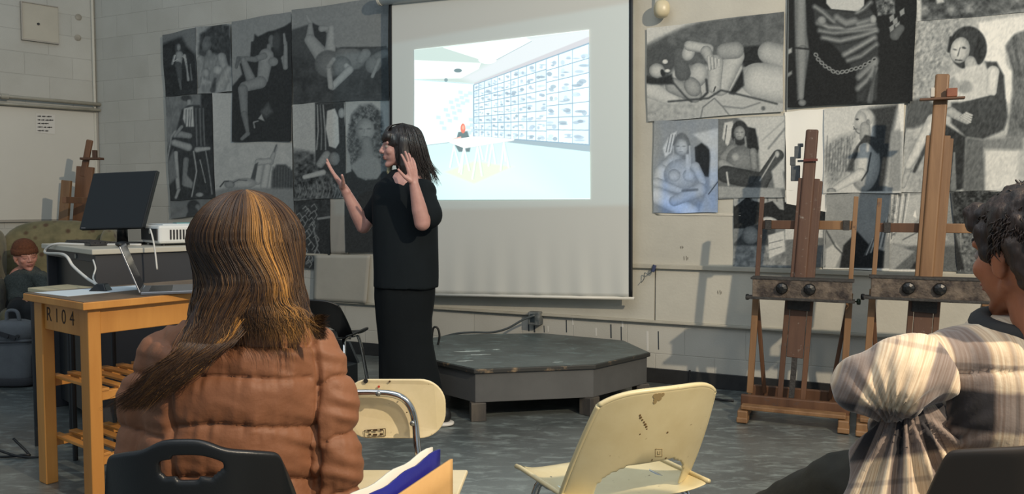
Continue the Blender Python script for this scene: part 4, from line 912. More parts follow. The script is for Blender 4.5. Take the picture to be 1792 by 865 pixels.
# third easel leaning by the left wall, behind the armchair
t = thing('leaning_easel', 'dark wooden easel standing by the left wall behind the green armchair', 'easel', tuple(at(120, 560, 7.0).xy)+(0,), 0)
def PP(px, py, Y): return at(px, py, Y)
MW = wood('easel_brown', (.50, .35, .24), (.38, .26, .17), .55, 9, (1, 1, .06))
MB().beam(PP(128, 598, 7.0), PP(150, 292, 7.05), .145, .04).build('mast', MW, t, bevel=.004)
MB().beam(PP(145, 310, 7.04), PP(157.5, 245, 7.04), .055, .03).build('mast_extension', MW, t, bevel=.01)
MB().beam(PP(143, 278, 7.0), PP(179, 278, 7.0), .02, .07, side=(0, 0, 1)).box(PP(166, 270, 7.0), (.035, .03, .07)).build('clamp_or_shadow', M_easel, t, bevel=.003)
MB().beam(PP(96, 600, 6.9), PP(117, 316, 6.93), .08, .035).build('upright', M_easel2, t, bevel=.004)
MB().beam(PP(178, 598, 7.15), PP(186, 330, 7.2), .07, .035).build('upright', MW, t, bevel=.004)
MB().beam(PP(112, 350, 6.33), PP(186, 352, 7.15), .05, .03, side=(0, 0, 1)).build('cross_bar', MW, t, bevel=.003)
MB().beam(PP(92, 600, 6.9), PP(182, 596, 7.15), .06, .05, side=(0, 0, 1)).build('base_rail', MW, t, bevel=.003)

# ---- octagonal model stand
ang0 = 0
octv = [Vector((x, y, 0)) for x, y in ((-.212, 4.42), (.48, 4.55), (.86, 4.93), (.76, 5.37), (.22, 5.68), (-.42, 5.62), (-.74, 5.28), (-.60, 4.82))]
occ = sum(octv, Vector())/8
pf = thing('model_stand', 'low dark grey octagonal model platform with scuffed top, paint splashes', 'platform', tuple(occ))
def floorlike(name, c1, c2, c3, rough=.45):
    m = mat(name, c1, rough, nscale=3, col2=c2, detail=10); nt = m.node_tree; N = nt.nodes; L = nt.links; b = N['Principled BSDF']; src = b.inputs['Base Color'].links[0].from_socket
    tc = N.new('ShaderNodeTexCoord'); n = N.new('ShaderNodeTexNoise'); n.inputs['Scale'].default_value = 9; n.inputs['Detail'].default_value = 10; n.inputs['Roughness'].default_value = .75; n.inputs['Distortion'].default_value = 1.2
    mp = N.new('ShaderNodeMapping'); mp.inputs['Scale'].default_value = (.6, 1.6, 1); L.new(tc.outputs['Object'], mp.inputs[0]); L.new(mp.outputs[0], n.inputs['Vector'])
    r = N.new('ShaderNodeValToRGB'); r.color_ramp.elements[0].position = .54; r.color_ramp.elements[1].position = .74; L.new(n.outputs['Fac'], r.inputs[0])
    mx = N.new('ShaderNodeMix'); mx.data_type = 'RGBA'; L.new(r.outputs[0], mx.inputs[0]); L.new(src, mx.inputs[6]); mx.inputs[7].default_value = (*lin(c3), 1); L.new(mx.outputs[2], b.inputs['Base Color'])
    return m
M_ptop = floorlike('platform_top', (.34, .37, .36), (.25, .27, .265), (.52, .60, .59), .42)
M_pside = mat('platform_grey_paint', (.33, .33, .325), .5, nscale=5, namt=.18, bump=.05)
M_pedge = mat('worn_black_edge', (.50, .42, .32), .6, nscale=7, col2=(.17, .17, .16), detail=10); 
for n_ in M_pedge.node_tree.nodes:
    if n_.type == 'VALTORGB': n_.color_ramp.elements[0].position = .56; n_.color_ramp.elements[1].position = .64
def scaled(k): return [occ+(v-occ)*k for v in octv]
H = .30
up_ = lambda pts, z: [Vector((p.x, p.y, z)) for p in pts]
MB().hexa(up_(scaled(1.0), H-.028), up_(scaled(1.0), H-.003)).build('edge_band', M_pedge, pf, bevel=.004)
MB().hexa(up_(scaled(.985), H-.004), up_(scaled(.985), H)).build('top', M_ptop, pf)
MB().hexa(up_(scaled(.975), .105), up_(scaled(.975), H-.029)).build('apron', M_pside, pf, bevel=.003)
for i in (0, 1, 2, 3, 5, 6):
    v = occ+(octv[i]-occ)*.93; nx = octv[(i+1) % 8]-octv[i]
    M = Matrix.Rotation(math.atan2(nx.y, nx.x), 4, 'Z')
    c = v + Vector((0, 0, .0525))
    MB().box(c, (.085, .085, .105), M).build('leg', wood('worn_leg', (.34, .31, .27), (.20, .19, .18), .6, 12, (1, 1, .2)), pf, bevel=.004)
# paint splashes on the top and a paint drop on the apron
Msp = mat('pale_paint', (.72, .76, .74), .5, nscale=12, namt=.15)
for (px, py, L_, w_) in ((822, 615, .16, .03), (838, 621, .12, .02), (868, 612, .04, .02), (976, 634, .05, .012), (812, 632, .08, .02)):
    c = athz(px, py, H+.0008); mb = MB(); pts = []
    for k in range(14):
        a = 2*PI*k/14; r = 1+.35*math.sin(k*2.3+px)
        pts.append(c+Vector((L_/2*r*math.cos(a), w_/2*r*math.sin(a)+.2*L_/2*math.cos(a), 0)))
    mb.add(pts, [tuple(range(14))]); mb.build('paint_splash', Msp, pf, thick=.0008)

# ---- dark box standing on the floor behind the presenter, black chair behind the seated woman
bx = thing('floor_box', 'low dark charcoal box on the floor against the wall, left of the presenter', 'box', (-1.42, 5.55, 0))
Bp = lambda px, py, Y: at(px, py, Y)
b_ = [Vector((-1.85, 5.35, 0)), Vector((-1.17, 5.03, 0)), Vector((-1.03, 5.30, 0)), Vector((-1.72, 5.85, 0))]
zt = .16
MB().hexa([v.copy() for v in b_], [v+Vector((0, 0, zt)) for v in b_]).build('body', mat('charcoal_box', (.27, .27, .265), .55, nscale=4, namt=.2), bx, bevel=.006)
bb = [b_[3]+Vector((0, 0, zt)), b_[2]+Vector((0, 0, zt))]
MB().hexa([b_[3]+Vector((0, -.01, zt)), b_[2]+Vector((0, -.01, zt)), b_[2]+Vector((.01, .01, zt)), b_[3]+Vector((.01, .01, zt))],
          [b_[3]+Vector((.0, .03, zt+.16)), b_[2]+Vector((-.07, .05, zt+.13)), b_[2]+Vector((-.06, .065, zt+.13)), b_[3]+Vector((.01, .045, zt+.16))]).build('raised_flap', mat('charcoal_box', 0), bx)

def shell_chair(name, label, base, rz, col_mat, cutout=True, frame_mat=None, sc_=1.0, seat_h=.44, back_h=.76, W=.44):
    """moulded plastic stacking chair on tube legs; local -y = front of the seat, back at +y"""
    t = thing(name, label, 'chair', tuple(base), rz)
    hw = W/2
    # backrest: curved plate with a hand hole
    nu, nv = 48, 40; vs = []; fs = []
    for j in range(nv+1):
        v = j/nv; z = seat_h+.0+v*(back_h-seat_h)
        wv = hw*(1-.13*v**2)*(1-.0*v)
        for i in range(nu+1):
            u = i/nu*2-1
            zz = z-.035*(abs(u)**4)*v+.0
            y = .0+.10*v**1.2-.075*abs(u)**2.4*(1-.35*v)-.02*(1-v)**3
            # rolled outer rim turning forwards
            if abs(u) > .93: y += .0
            vs.append(Vector((u*wv, y, zz)))
    for j in range(nv):
        for i in range(nu):
            uc = (i+.5)/nu*2-1; vc = (j+.5)/nv
            hole = cutout and (abs(uc)/.68)**3+(vc/.33)**3 < 1
            if hole: continue
            a = j*(nu+1)+i; fs.append((a, a+1, a+nu+2, a+nu+1))
    mb = MB().add(vs, fs); bk = mb.build('backrest', col_mat, t, local=True, smooth=True)
    q = bk.modifiers.new('s', 'SOLIDIFY'); q.thickness = .007; q.offset = 0
    q = bk.modifiers.new('ss', 'SUBSURF'); q.levels = 1; q.render_levels = 1
    # rolled rim along the outline
    rim = [vs[j*(nu+1)] for j in range(0, nv+1, 2)]+[vs[nv*(nu+1)+i] for i in range(0, nu+1, 2)]+[vs[j*(nu+1)+nu] for j in range(nv, -1, -2)]
    MB().tube([p+Vector((0, -.004, 0)) for p in smoothcurve(rim, 2)], .0075, 8).build('back_rim', col_mat, t, local=True, smooth=True)
    vs = []; fs = []; D = .42
    for j in range(15):
        v = j/14; y = .0-v*D
        for i in range(21):
            u = i/20*2-1; w_ = hw*(1.0 if v < .85 else 1-.25*((v-.85)/.15)**2)
            z = seat_h-.018*(1-abs(u)**3)*math.sin(PI*min(1, v*1.1))-.035*max(0, (v-.8)/.2)**2+.012*abs(u)**6
            vs.append(Vector((u*w_, y, z)))
    for j in range(14):
        for i in range(20): a = j*21+i; fs.append((a, a+21, a+22, a+1))
    st = MB().add(vs, fs).build('seat', col_mat, t, local=True, smooth=True)
    q = st.modifiers.new('s', 'SOLIDIFY'); q.thickness = .007; q.offset = -1
    q = st.modifiers.new('ss', 'SUBSURF'); q.levels = 1; q.render_levels = 1
    rim = [Vector(vs[j*21]) for j in range(15)]+[Vector(vs[14*21+i]) for i in range(21)]+[Vector(vs[j*21+20]) for j in range(14, -1, -1)]
    MB().tube(rim, .007, 8).build('seat_rim', col_mat, t, local=True, smooth=True)
    fm = frame_mat or M_chrome
    for s in (-1, 1):
        MB().tube(smoothcurve([(s*(hw+.02), -.34, .010), (s*(hw-.03), -.30, seat_h-.06), (s*(hw-.05), -.24, seat_h-.022), (s*(hw-.05), -.10, seat_h-.022), (s*(hw-.03), -.04, seat_h-.06), (s*(hw+.03), .10, .010)], 6), .011, 10).build('leg_frame', fm, t, local=True, smooth=True)
        for yy in (-.28, -.08): MB().lathe([(.009, 0), (.009, .003), (.004, .006)], (s*(hw-.07), yy, seat_h-.014), (0, 0, 1), 10).build('bolt', M_steel, t, local=True, smooth=True)
        for (x, y) in ((s*(hw+.02), -.34), (s*(hw+.03), .10)): MB().lathe([(.014, 0), (.014, .03)], (x, y, 0), (0, 0, 1), 10).build('foot_cap', M_black, t, local=True)
    MB().tube([(-(hw-.05), -.2, seat_h-.03), (hw-.05, -.2, seat_h-.03)], .009, 8).build('cross_tube', fm, t, local=True, smooth=True)
    return t
M_cream = mat('cream_plastic', (.83, .78, .62), .34, nscale=5, col2=(.78, .72, .55), spec=.5)
def stains(m, col, sc, th):
    nt = m.node_tree; N = nt.nodes; L = nt.links; b = N['Principled BSDF']; src = b.inputs['Base Color'].links[0].from_socket
    tc = N.new('ShaderNodeTexCoord'); n = N.new('ShaderNodeTexNoise'); n.inputs['Scale'].default_value = sc; n.inputs['Detail'].default_value = 4
    L.new(tc.outputs['Object'], n.inputs['Vector']); r = N.new('ShaderNodeValToRGB'); r.color_ramp.elements[0].position = th; r.color_ramp.elements[1].position = th+.03; r.color_ramp.elements[1].color = (.8, .8, .8, 1)
    L.new(n.outputs['Fac'], r.inputs[0]); mx = N.new('ShaderNodeMix'); mx.data_type = 'RGBA'; L.new(r.outputs[0], mx.inputs[0]); L.new(src, mx.inputs[6]); mx.inputs[7].default_value = (*lin(col), 1); L.new(mx.outputs[2], b.inputs['Base Color'])
stains(M_cream, (.50, .40, .24), 42, .70)
CC = shell_chair('plastic_chair', 'cream moulded plastic chair with paint stains, alone in the centre foreground', (.36, 2.10, 0), math.radians(180+26), M_cream, seat_h=.43, back_h=.745, W=.42)
# brown stains with a shape of their own and a moulded square mark on the back
Ms = mat('brown_stain', (.42, .33, .20), .5)
BC = shell_chair('plastic_chair', 'black plastic chair back just right of the brown hair, against the wall', (at(545, 400, 4.75).x, 4.75, 0), math.radians(170), M_black, seat_h=.42, back_h=.655, W=.42)

# ---- cream laminate chair with chrome tube, facing the camera, seen beyond the seated woman
t = thing('classroom_chair', 'cream chair with rounded backrest and bent chrome tube, right of the brown jacket', 'chair', (-.42, 2.2, 0))
M_lam = mat('cream_laminate', (.86, .80, .66), .38, nscale=6, col2=(.80, .74, .58)); stains(M_lam, (.38, .30, .20), 55, .72)
def rrect(w, h, r, n=8):
    o = []
    for cx, cy, a0 in ((w/2-r, h/2-r, 0), (-w/2+r, h/2-r, 90), (-w/2+r, -h/2+r, 180), (w/2-r, -h/2+r, 270)):
        for k in range(n+1): a = math.radians(a0+90*k/n); o.append((cx+r*math.cos(a), cy+r*math.sin(a)))
    return o
YB = 2.32
c0 = at(690, 716, YB); wB, hB = .30, .175
vs = []; fs = []; nx, ny = 30, 14
pl = rrect(wB, hB, .075, 10)
mb = MB(); cc = c0; front = [cc+Vector((x, -.004+.35*x*x, z)) for x, z in pl]; back = [cc+Vector((x, .008+.35*x*x, z)) for x, z in pl]
mb.hexa(front, back); mb.build('backrest', M_lam, t, bevel=.003)
# inner recessed pad of the backrest with the ink stamp
tp = [at(560, 693, YB-.03), at(600, 689, YB-.03), at(650, 688, YB-.03), at(684, 690, YB-.03), at(706, 698, YB-.03), at(720, 716, YB-.03), at(727, 745, YB-.03), at(733, 800, YB-.05)]
s_e = athz(740, 835, .43); s_e.y = 2.22
MB().tube(smoothcurve(tp+[Vector((-.235, 2.28, .40)), Vector((-.22, 2.33, .012))], 6), .0105, 14).build('chrome_tube', M_chrome, t, smooth=True)
for px, py in ((662, 689), (722, 741)): MB().lathe([(.008, 0), (.008, .004), (.003, .007)], at(px, py, YB-.043), (0, -1, 0), 10).build('screw', M_steel, t, smooth=True)
st = [athz(600, 822, .445), athz(819, 822, .445), athz(800, 870, .445), athz(560, 885, .445)]
mb = MB().hexa([p-Vector((0, 0, .014)) for p in st], st); mb.build('seat', M_lam, t, bevel=.005)
for p in st[2:]: MB().tube([p+Vector((.02 if p is st[3] else -.02, .02, -.015)), Vector((p.x, p.y-.03, .01))], .0105, 10).build('leg', M_chrome, t, smooth=True)
MB().tube([st[0]+Vector((.02, -.02, -.015)), Vector((st[0].x, st[0].y+.06, .01))], .0105, 10).build('leg', M_chrome, t, smooth=True)
MB().tube([st[0]+Vector((.02, -.02, -.02)), st[1]+Vector((-.03, -.02, -.02))], .0095, 10).build('seat_rail', M_chrome, t, smooth=True)
# worn ink stamp in a rounded frame (its letters are too worn to read)
mk = mat('faded_ink', (.25, .18, .10), .7)
mb = MB(); fr = [at(636, 756, YB-.02), at(673, 753, YB-.02), at(673, 766, YB-.02), at(637, 768.5, YB-.02)]
for a_, b_2 in ((0, 1), (1, 2), (2, 3), (3, 0)): mb.beam(fr[a_], fr[b_2], .0016, .001, side=(0, 0, 1))
for (x, y, w_) in ((641, 756.5, 7), (651, 756, 8), (663, 754.8, 6), (643, 763.5, 5), (651, 764, 8), (663, 763, 6)):
    p = at(x, y, YB-.0205); mb.box(p+Vector((w_*.0008, 0, 0)), (w_*.0016, .0008, .0055))
stamp = mb.build('ink_stamp', mk, t)
stamp.location = (0, .0155, 0)
for (x, y, c, r) in ((663, 677, (.70, .22, .12), .0035), (682, 668, (.3, .22, .12), .003), (640, 667, (.12, .12, .12), .007), (700, 700, (.45, .35, .22), .0022), (712, 722, (.45, .35, .22), .002)):
    MB().lathe([(r, -.001), (r, .0012)], at(x, y, YB-.0048+.0), (0, -1, 0), 12).build('paint_spot', mat('spot_%d' % x, c, .5), t)

# ---- portfolio folders standing on the floor in front of that chair
def folder(name, far, near, hgt, m, label, thick=.006, ripple=0.0):
    """upright sheet folder: top edge from far to near (world points)"""
    a = Vector(far); b = Vector(near); n = 16; vs = []; fs = []; d = (b-a); side = Vector((d.y, -d.x, 0)).normalized()
    for j in range(2*8+1):
        for i in range(n+1):
            u = i/n; v = j/16; p = a.lerp(b, u); p = Vector((p.x, p.y, p.z*(1-v)+.002))+side*(ripple*math.sin(u*9+v*4)*.6)
            if j == 0: p.z += ripple*1.2*math.sin(u*17)
            vs.append(p)
    for j in range(16):
        for i in range(n): k = j*(n+1)+i; fs.append((k, k+1, k+n+2, k+n+1))
    o = MB().add(vs, fs).build(name, m, None, smooth=True, thick=thick); return props(o, label, 'folder', 'folders standing in the foreground')
M_man = mat('manila_card', (.80, .63, .40), .6, nscale=3, col2=(.74, .57, .35), bump=.05, bscale=80)
M_blue = mat('blue_folder', (.10, .11, .48), .35, nscale=4, namt=.25, bump=.15, bscale=20)
folder('card_folder', athz(790, 805, .70), athz(662, 892, .70)+Vector((.0, 0, 0)), .7, M_man, 'tan manila card folder standing nearest the camera')
folder('blue_folder', athz(769, 788, .715), athz(615, 892, .715), .7, M_blue, 'deep blue plastic folder between white papers and the manila folder', .004, .0022)
folder('paper_sheaf', athz(759, 786, .718)+Vector((-.004, .006, 0)), athz(585, 892, .718)+Vector((-.006, 0, 0)), .7, M_paper, 'white papers standing behind the blue folder', .004, .0025)

# ---- wooden kitchen cart
CO_ = Vector((-1.68, 3.15, 0)); us = Vector((-.39, .30, 0)).normalized(); ulg = Vector((.30, .39, 0)).normalized()
Mc = Matrix.Identity(4)
cart = thing('wooden_cart', 'pale wooden trolley table with slatted shelves left of the seated woman, marked R 104', 'cart', tuple(CO_+us*.25+ulg*.42))
M_birch = wood('oiled_birch', (.80, .56, .27), (.70, .46, .20), .42, 5, (1, 1, .12))
M_birchd = wood('dark_worn_top', (.46, .38, .30), (.34, .28, .22), .4, 5, (1, 1, 1))
def obox(name, o, u, v, a0, a1, b0_, b1, h0, h1, m, par, bevel=.003):
    bot = [o+u*a+v*b+Vector((0, 0, h0)) for a, b in ((a0, b0_), (a1, b0_), (a1, b1), (a0, b1))]
    top = [o+u*a+v*b+Vector((0, 0, h1)) for a, b in ((a0, b0_), (a1, b0_), (a1, b1), (a0, b1))]
    return MB().hexa(bot, top).build(name, m, par, bevel=bevel)
L1, L2, HT = .50, .86, .83
obox('top', CO_, us, ulg, -.03, L1+.03, -.03, L2+.03, HT-.03, HT, M_birch, cart)
obox('top_board', CO_, us, ulg, -.025, L1+.025, -.025, L2+.025, HT, HT+.003, M_birchd, cart, 0)
for a in (0, L1-.075):
    for b in (0, L2-.05): obox('leg', CO_, us, ulg, a, a+.075, b, b+.05, 0, HT-.03, M_birch, cart, .004)
obox('end_apron', CO_, us, ulg, .075, L1-.075, .012, .034, HT-.15, HT-.03, M_birch, cart)
obox('end_apron', CO_, us, ulg, .075, L1-.075, L2-.034, L2-.012, HT-.15, HT-.03, M_birch, cart)
obox('side_apron', CO_, us, ulg, .008, .03, .05, L2-.05, HT-.135, HT-.03, M_birch, cart)
obox('side_apron', CO_, us, ulg, L1-.03, L1-.008, .05, L2-.05, HT-.135, HT-.03, M_birch, cart)
for h in (.47, .205):
    for a in (.0+.02, L1-.05): obox('shelf_rail', CO_, us, ulg, a, a+.03, .05, L2-.05, h-.05, h-.012, M_birch, cart)
    for k in range(11):
        b = .05+k*(L2-.10-.035)/10; obox('shelf_slat', CO_, us, ulg, .0+.015, L1-.015, b, b+.035, h-.012, h, M_birch, cart, .002)
nrm = -ulg
for ch, a in (('R', .40), ('1', .325), ('0', .26), ('4', .185)):
    c = CO_+us*(a-.02)+ulg*.0115+Vector((0, 0, HT-.085))
    text('hand_lettering', ch, frame(c, -us, up, nrm), .085, mat('pencil_mark', (.22, .14, .08), .8), cart, .0004)
# things on the cart
def oncart(a, b, h=0.0): return CO_+us*a+ulg*b+Vector((0, 0, HT+.003+h))
pq = [athz(66, 521, HT+.005), athz(150, 513, HT+.005), athz(196, 510, HT+.005), athz(150, 523, HT+.005)]
pq = [oncart(.49, .0), oncart(.45, .44), oncart(.26, .47), oncart(.22, .02)]
props(MB().add([p+Vector((0, 0, .0008)) for p in pq], [(0, 1, 2, 3)]).build('paper_sheet', mat('bluish_paper', (.80, .84, .86), .6), None, thick=.001), 'bluish white paper lying on the left end of the wooden cart', 'paper')
lt = thing('laptop', 'thin grey laptop with its lid open on the wooden cart', 'laptop', tuple(oncart(.25, .55)))
M_alu = mat('grey_aluminium', (.52, .53, .55), .32, metal=.8); M_scr = mat('dark_glass', (.07, .075, .08), .12)
hg0 = athz(246, 514, HT+.012); 
lx = (ulg*.8+Vector((1, .15, 0))*.6); lx = Vector((.93, .37, 0)).normalized(); lyy = Vector((-.37, .93, 0)).normalized()   # base extends along lx; hinge along ly
hinge = hg0
bq = [hinge, hinge+lx*.22, hinge+lx*.22+lyy*.31, hinge+lyy*.31]
MB().hexa([p+Vector((0, 0, -.008)) for p in bq], [p+Vector((0, 0, .005)) for p in bq]).build('base', M_alu, lt, bevel=.003)
kq = [hinge+lx*.03+lyy*.03, hinge+lx*.12+lyy*.03, hinge+lx*.12+lyy*.28, hinge+lx*.03+lyy*.28]
MB().hexa([p+Vector((0, 0, .0045)) for p in kq], [p+Vector((0, 0, .006)) for p in kq]).build('key_area', M_black, lt)
dirl = (Vector((-.36, -.05, 0))+Vector((0, 0, .93))).normalized()
lq = [hinge+Vector((0, 0, .003)), hinge+lyy*.31+Vector((0, 0, .003))]
nn_ = dirl.cross(lyy).normalized()
top_ = [lq[0]+dirl*.21, lq[1]+dirl*.21]
MB().hexa([lq[0], lq[1], lq[1]+nn_*.006, lq[0]+nn_*.006], [top_[0], top_[1], top_[1]+nn_*.006, top_[0]+nn_*.006]).build('lid', M_alu, lt, bevel=.002)
sgn = 1 if nn_.dot(lx) > 0 else -1
o_ = nn_*(.0066 if sgn > 0 else -.0006)
MB().hexa([lq[0].lerp(lq[1], .03)+dirl*.012+o_, lq[0].lerp(lq[1], .97)+dirl*.012+o_, lq[0].lerp(lq[1], .97)+dirl*.012+o_*1.06, lq[0].lerp(lq[1], .03)+dirl*.012+o_*1.06],
          [lq[0].lerp(lq[1], .03)+dirl*.20+o_, lq[0].lerp(lq[1], .97)+dirl*.20+o_, lq[0].lerp(lq[1], .97)+dirl*.20+o_*1.06, lq[0].lerp(lq[1], .03)+dirl*.20+o_*1.06]).build('display', M_scr, lt)

# ---- dark equipment cabinet with a pale laminate top
K0 = at(166, 434, 4.12); K0.z = 0; ka = Vector((-.62, .63, 0)).normalized(); kb = Vector((.72, .69, 0)).normalized(); KH = .985
cab = thing('equipment_cabinet', 'dark grey equipment desk with pale laminate top behind the wooden cart', 'desk', tuple(K0+ka*.4+kb*.5))
M_cab = mat('dark_grey_laminate', (.20, .205, .22), .45, nscale=3, namt=.12); M_lamtop = mat('pale_laminate', (.74, .72, .66), .4, nscale=8, namt=.05)
KA, KB = .88, 1.05
obox('worktop', K0, ka, kb, -.02, KA+.02, -.02, KB+.02, KH-.028, KH, M_lamtop, cab, .004)
obox('side_panel', K0, ka, kb, 0, KA, KB-.02, KB, 0, KH-.028, M_cab, cab)
obox('side_panel', K0, ka, kb, .0, .02, 0, KB-.02, 0, KH-.028, M_cab, cab)
obox('side_panel', K0, ka, kb, KA-.02, KA, 0, KB-.02, 0, KH-.028, M_cab, cab)
obox('recessed_door', K0, ka, kb, .02, KA-.02, .05, .07, .05, KH-.06, mat('black_door', (.11, .12, .13), .35), cab)
obox('top_rail', K0, ka, kb, .02, KA-.02, .0, .02, KH-.07, KH-.028, M_cab, cab)
obox('panel_seam', K0, ka, kb, -.003, .0, .50, .504, .05, KH-.04, M_black, cab, 0)
obox('lock', K0, ka, kb, .30, .33, -.006, .0, KH-.062, KH-.037, M_steel, cab)
M_shelf = mat('cream_shelf', (.72, .68, .56), .45)
sh = thing('side_shelf', 'low pale shelf board between the armchair and the wooden cart', 'shelf', tuple(at(110, 520, 3.95).xy)+(0,))
q4 = [athz(43, 508, .80), athz(126, 512, .80), athz(170, 506, .80), athz(120, 500, .80)]
q4 = [Vector((p.x, p.y, .80)) for p in (Vector((-2.42, 3.98, 0)), Vector((-2.06, 3.72, 0)), Vector((-1.93, 3.90, 0)), Vector((-2.32, 4.16, 0)))]
MB().hexa([p-Vector((0, 0, .02)) for p in q4], q4).build('board', M_shelf, sh, bevel=.003)
for p in q4: 
    c_ = sum(q4, Vector())/4; g = p.lerp(c_, .12); MB().tube([Vector((g.x, g.y, 0)), Vector((g.x, g.y, .78))], .012, 8).build('leg', M_black, sh)
# monitor
mo = thing('monitor', 'black flat monitor tilted back on a stand on the dark desk', 'monitor', tuple(at(212, 418, 4.6).xy)+(KH,))
YM = 4.55; 
mq = [at(163, 303, YM+.10), at(275, 298, YM+.02), at(249, 399, YM-.06), at(138, 402, YM+.02)]
nv_ = ((mq[1]-mq[0]).cross(mq[3]-mq[0])).normalized(); nv_ = nv_ if nv_.y > 0 else -nv_
MB().hexa([p for p in mq], [p+nv_*.03 for p in mq]).build('housing', M_black, mo, bevel=.006)
c_ = sum(mq, Vector())/4
MB().hexa([c_+(p-c_)*.955-nv_*.001 for p in mq], [c_+(p-c_)*.955+nv_*.002 for p in mq]).build('screen_glass', mat('screen_dark', (.085, .095, .10), .3), mo)
MB().box(mq[3].lerp(mq[2], .08).lerp(mq[0], .025)-nv_*.002, (.03, .001, .005)).build('badge', mat('grey_badge', (.4, .4, .42), .4), mo)
fb = at(210, 424, 4.6); fb.z = KH
MB().tube([fb+Vector((0, .03, .012)), fb+Vector((0, .03, .10)), c_+nv_*.04], [.03, .028, .03], 14).build('stand_neck', M_black, mo, smooth=True)
MB().lathe([(.13, 0), (.13, .008), (.11, .014), (.0, .016)], fb+Vector((0, .03, 0)), (0, 0, 1), 30).build('stand_base', M_black, mo, smooth=False, bevel=.002)
kb_ = thing('keyboard', 'black keyboard lying on the left end of the dark desk', 'keyboard', tuple(K0+ka*.55+kb*.16+Vector((0, 0, KH))))
obox('case', K0, ka, kb, .34, .80, .08, .22, KH, KH+.015, M_black, kb_, .004)
for r in range(5):
    for c in range(14): obox('key', K0, ka, kb, .35+c*.0318, .35+c*.0318+.027, .084+r*.026, .084+r*.026+.023, KH+.015, KH+.021, mat('key_black', (.13, .13, .14), .5), kb_, .0)
props(MB().ell(K0+ka*.14+kb*.18+Vector((0, 0, KH+.016)), (.03, .05, .016)).build('computer_mouse', M_black, None, smooth=True), 'small black computer mouse beside the monitor stand', 'mouse')
# white projector on the desk
pr = thing('table_projector', 'white projector with a side vent grille on the dark desk', 'projector', tuple(K0+kb*.5+ka*.3+Vector((0, 0, KH))))
M_whp = mat('white_plastic', (.86, .86, .84), .4); M_dark = mat('dark_slot', (.16, .16, .16), .6)
obox('body', K0, ka, kb, .10, .36, .36, .66, KH+.012, KH+.115, M_whp, pr, .014)
obox('top_cover', K0, ka, kb, .12, .34, .39, .63, KH+.113, KH+.122, mat('cover_white', (.80, .82, .82), .35), pr, .004)
obox('port_panel', K0, ka, kb, .115, .345, .353, .361, KH+.03, KH+.095, M_dark, pr, 0)
for k in range(12): obox('vent_slot', K0, ka, kb, .096, .101, .42+k*.018, .429+k*.018, KH+.035, KH+.09, M_dark, pr, 0)
for a, b in ((.14, .40), (.14, .62), (.32, .40), (.32, .62)): MB().lathe([(.012, 0), (.012, .014)], K0+ka*a+kb*b+Vector((0, 0, KH)), (0, 0, 1), 10).build('foot', M_black, pr)
MB().lathe([(.035, 0), (.035, .02), (.028, .02), (.0, .012)], K0+ka*.365+kb*.5+Vector((0, 0, KH+.065)), ka, 20).build('lens', M_scr, pr)
obox('button_pad', K0, ka, kb, .20, .26, .50, .58, KH+.122, KH+.126, mat('teal_pad', (.35, .62, .62), .4), pr, 0)
# cables
M_cabw = mat('white_cable', (.80, .79, .76), .45); M_cabb = mat('black_cable', (.06, .06, .06), .5)
def cable(name, pts, r, m, label):
    o = MB().tube(smoothcurve(pts, 8), r, 8).build(name, m, None, smooth=True); return props(o, label, 'cable', 'cables in the room')
ed = lambda a, b, h: K0+ka*a+kb*b+Vector((0, 0, h))
cable('power_cable', [ed(.20, .30, KH+.006), ed(.45, .08, KH+.006), ed(.60, -.03, KH+.006), ed(.63, -.07, KH-.04), at(112, 446, 3.90), at(128, 466, 3.80), at(152, 487, 3.70), at(168, 497, 3.62)], .007, M_cabw, 'thick white cable looping off the dark desk towards the cart')
cable('power_cable', [at(262, 408, 4.30), at(263, 402, 4.22), at(268, 420, 4.18), at(272, 445, 4.17), at(275, 472, 4.16)], .0045, M_cabw, 'thin white cable hanging down the front of the dark desk below the projector')
cable('power_cable', [at(163, 455, 3.98), at(167, 470, 3.9), at(163, 486, 3.82), at(168, 497, 3.75)], .004, M_cabw, 'short thin white cable dangling beside the laptop')
cable('power_cable', [ed(.45, .5, KH+.004), at(222, 426, 4.45), at(226, 428, 4.4)], .004, M_cabb, 'short black cable lying by the monitor foot')
for pts, lb in (([(72, 745), (75, 768), (92, 785), (118, 772), (133, 750)], 'black cable coiled behind the left leg of the wooden cart'), ([(130, 735), (133, 760), (150, 775), (165, 760)], 'black cable curling up between the legs of the wooden cart')):
    P_ = [floor_at(x, y) for x, y in pts]; P_ = [Vector((p.x-.05, 3.75+.02*i, .012 if 0 < i < len(P_)-1 else .08)) for i, p in enumerate(P_)]
    cable('power_cable', P_, .006, M_cabb, lb)
# black adapter on the cart
AD = athz(176, 509, HT+.004)
props(MB().hexa([AD+Vector((x, y, 0)) for x, y in ((-.04, -.03), (.04, -.03), (.04, .03), (-.04, .03))], [AD+Vector((x, y, .032)) for x, y in ((-.01, -.02), (.025, -.02), (.025, .02), (-.01, .02))]).build('cable_adapter', M_black, None, bevel=.004), 'small black adapter block on the cart left of the laptop', 'adapter')
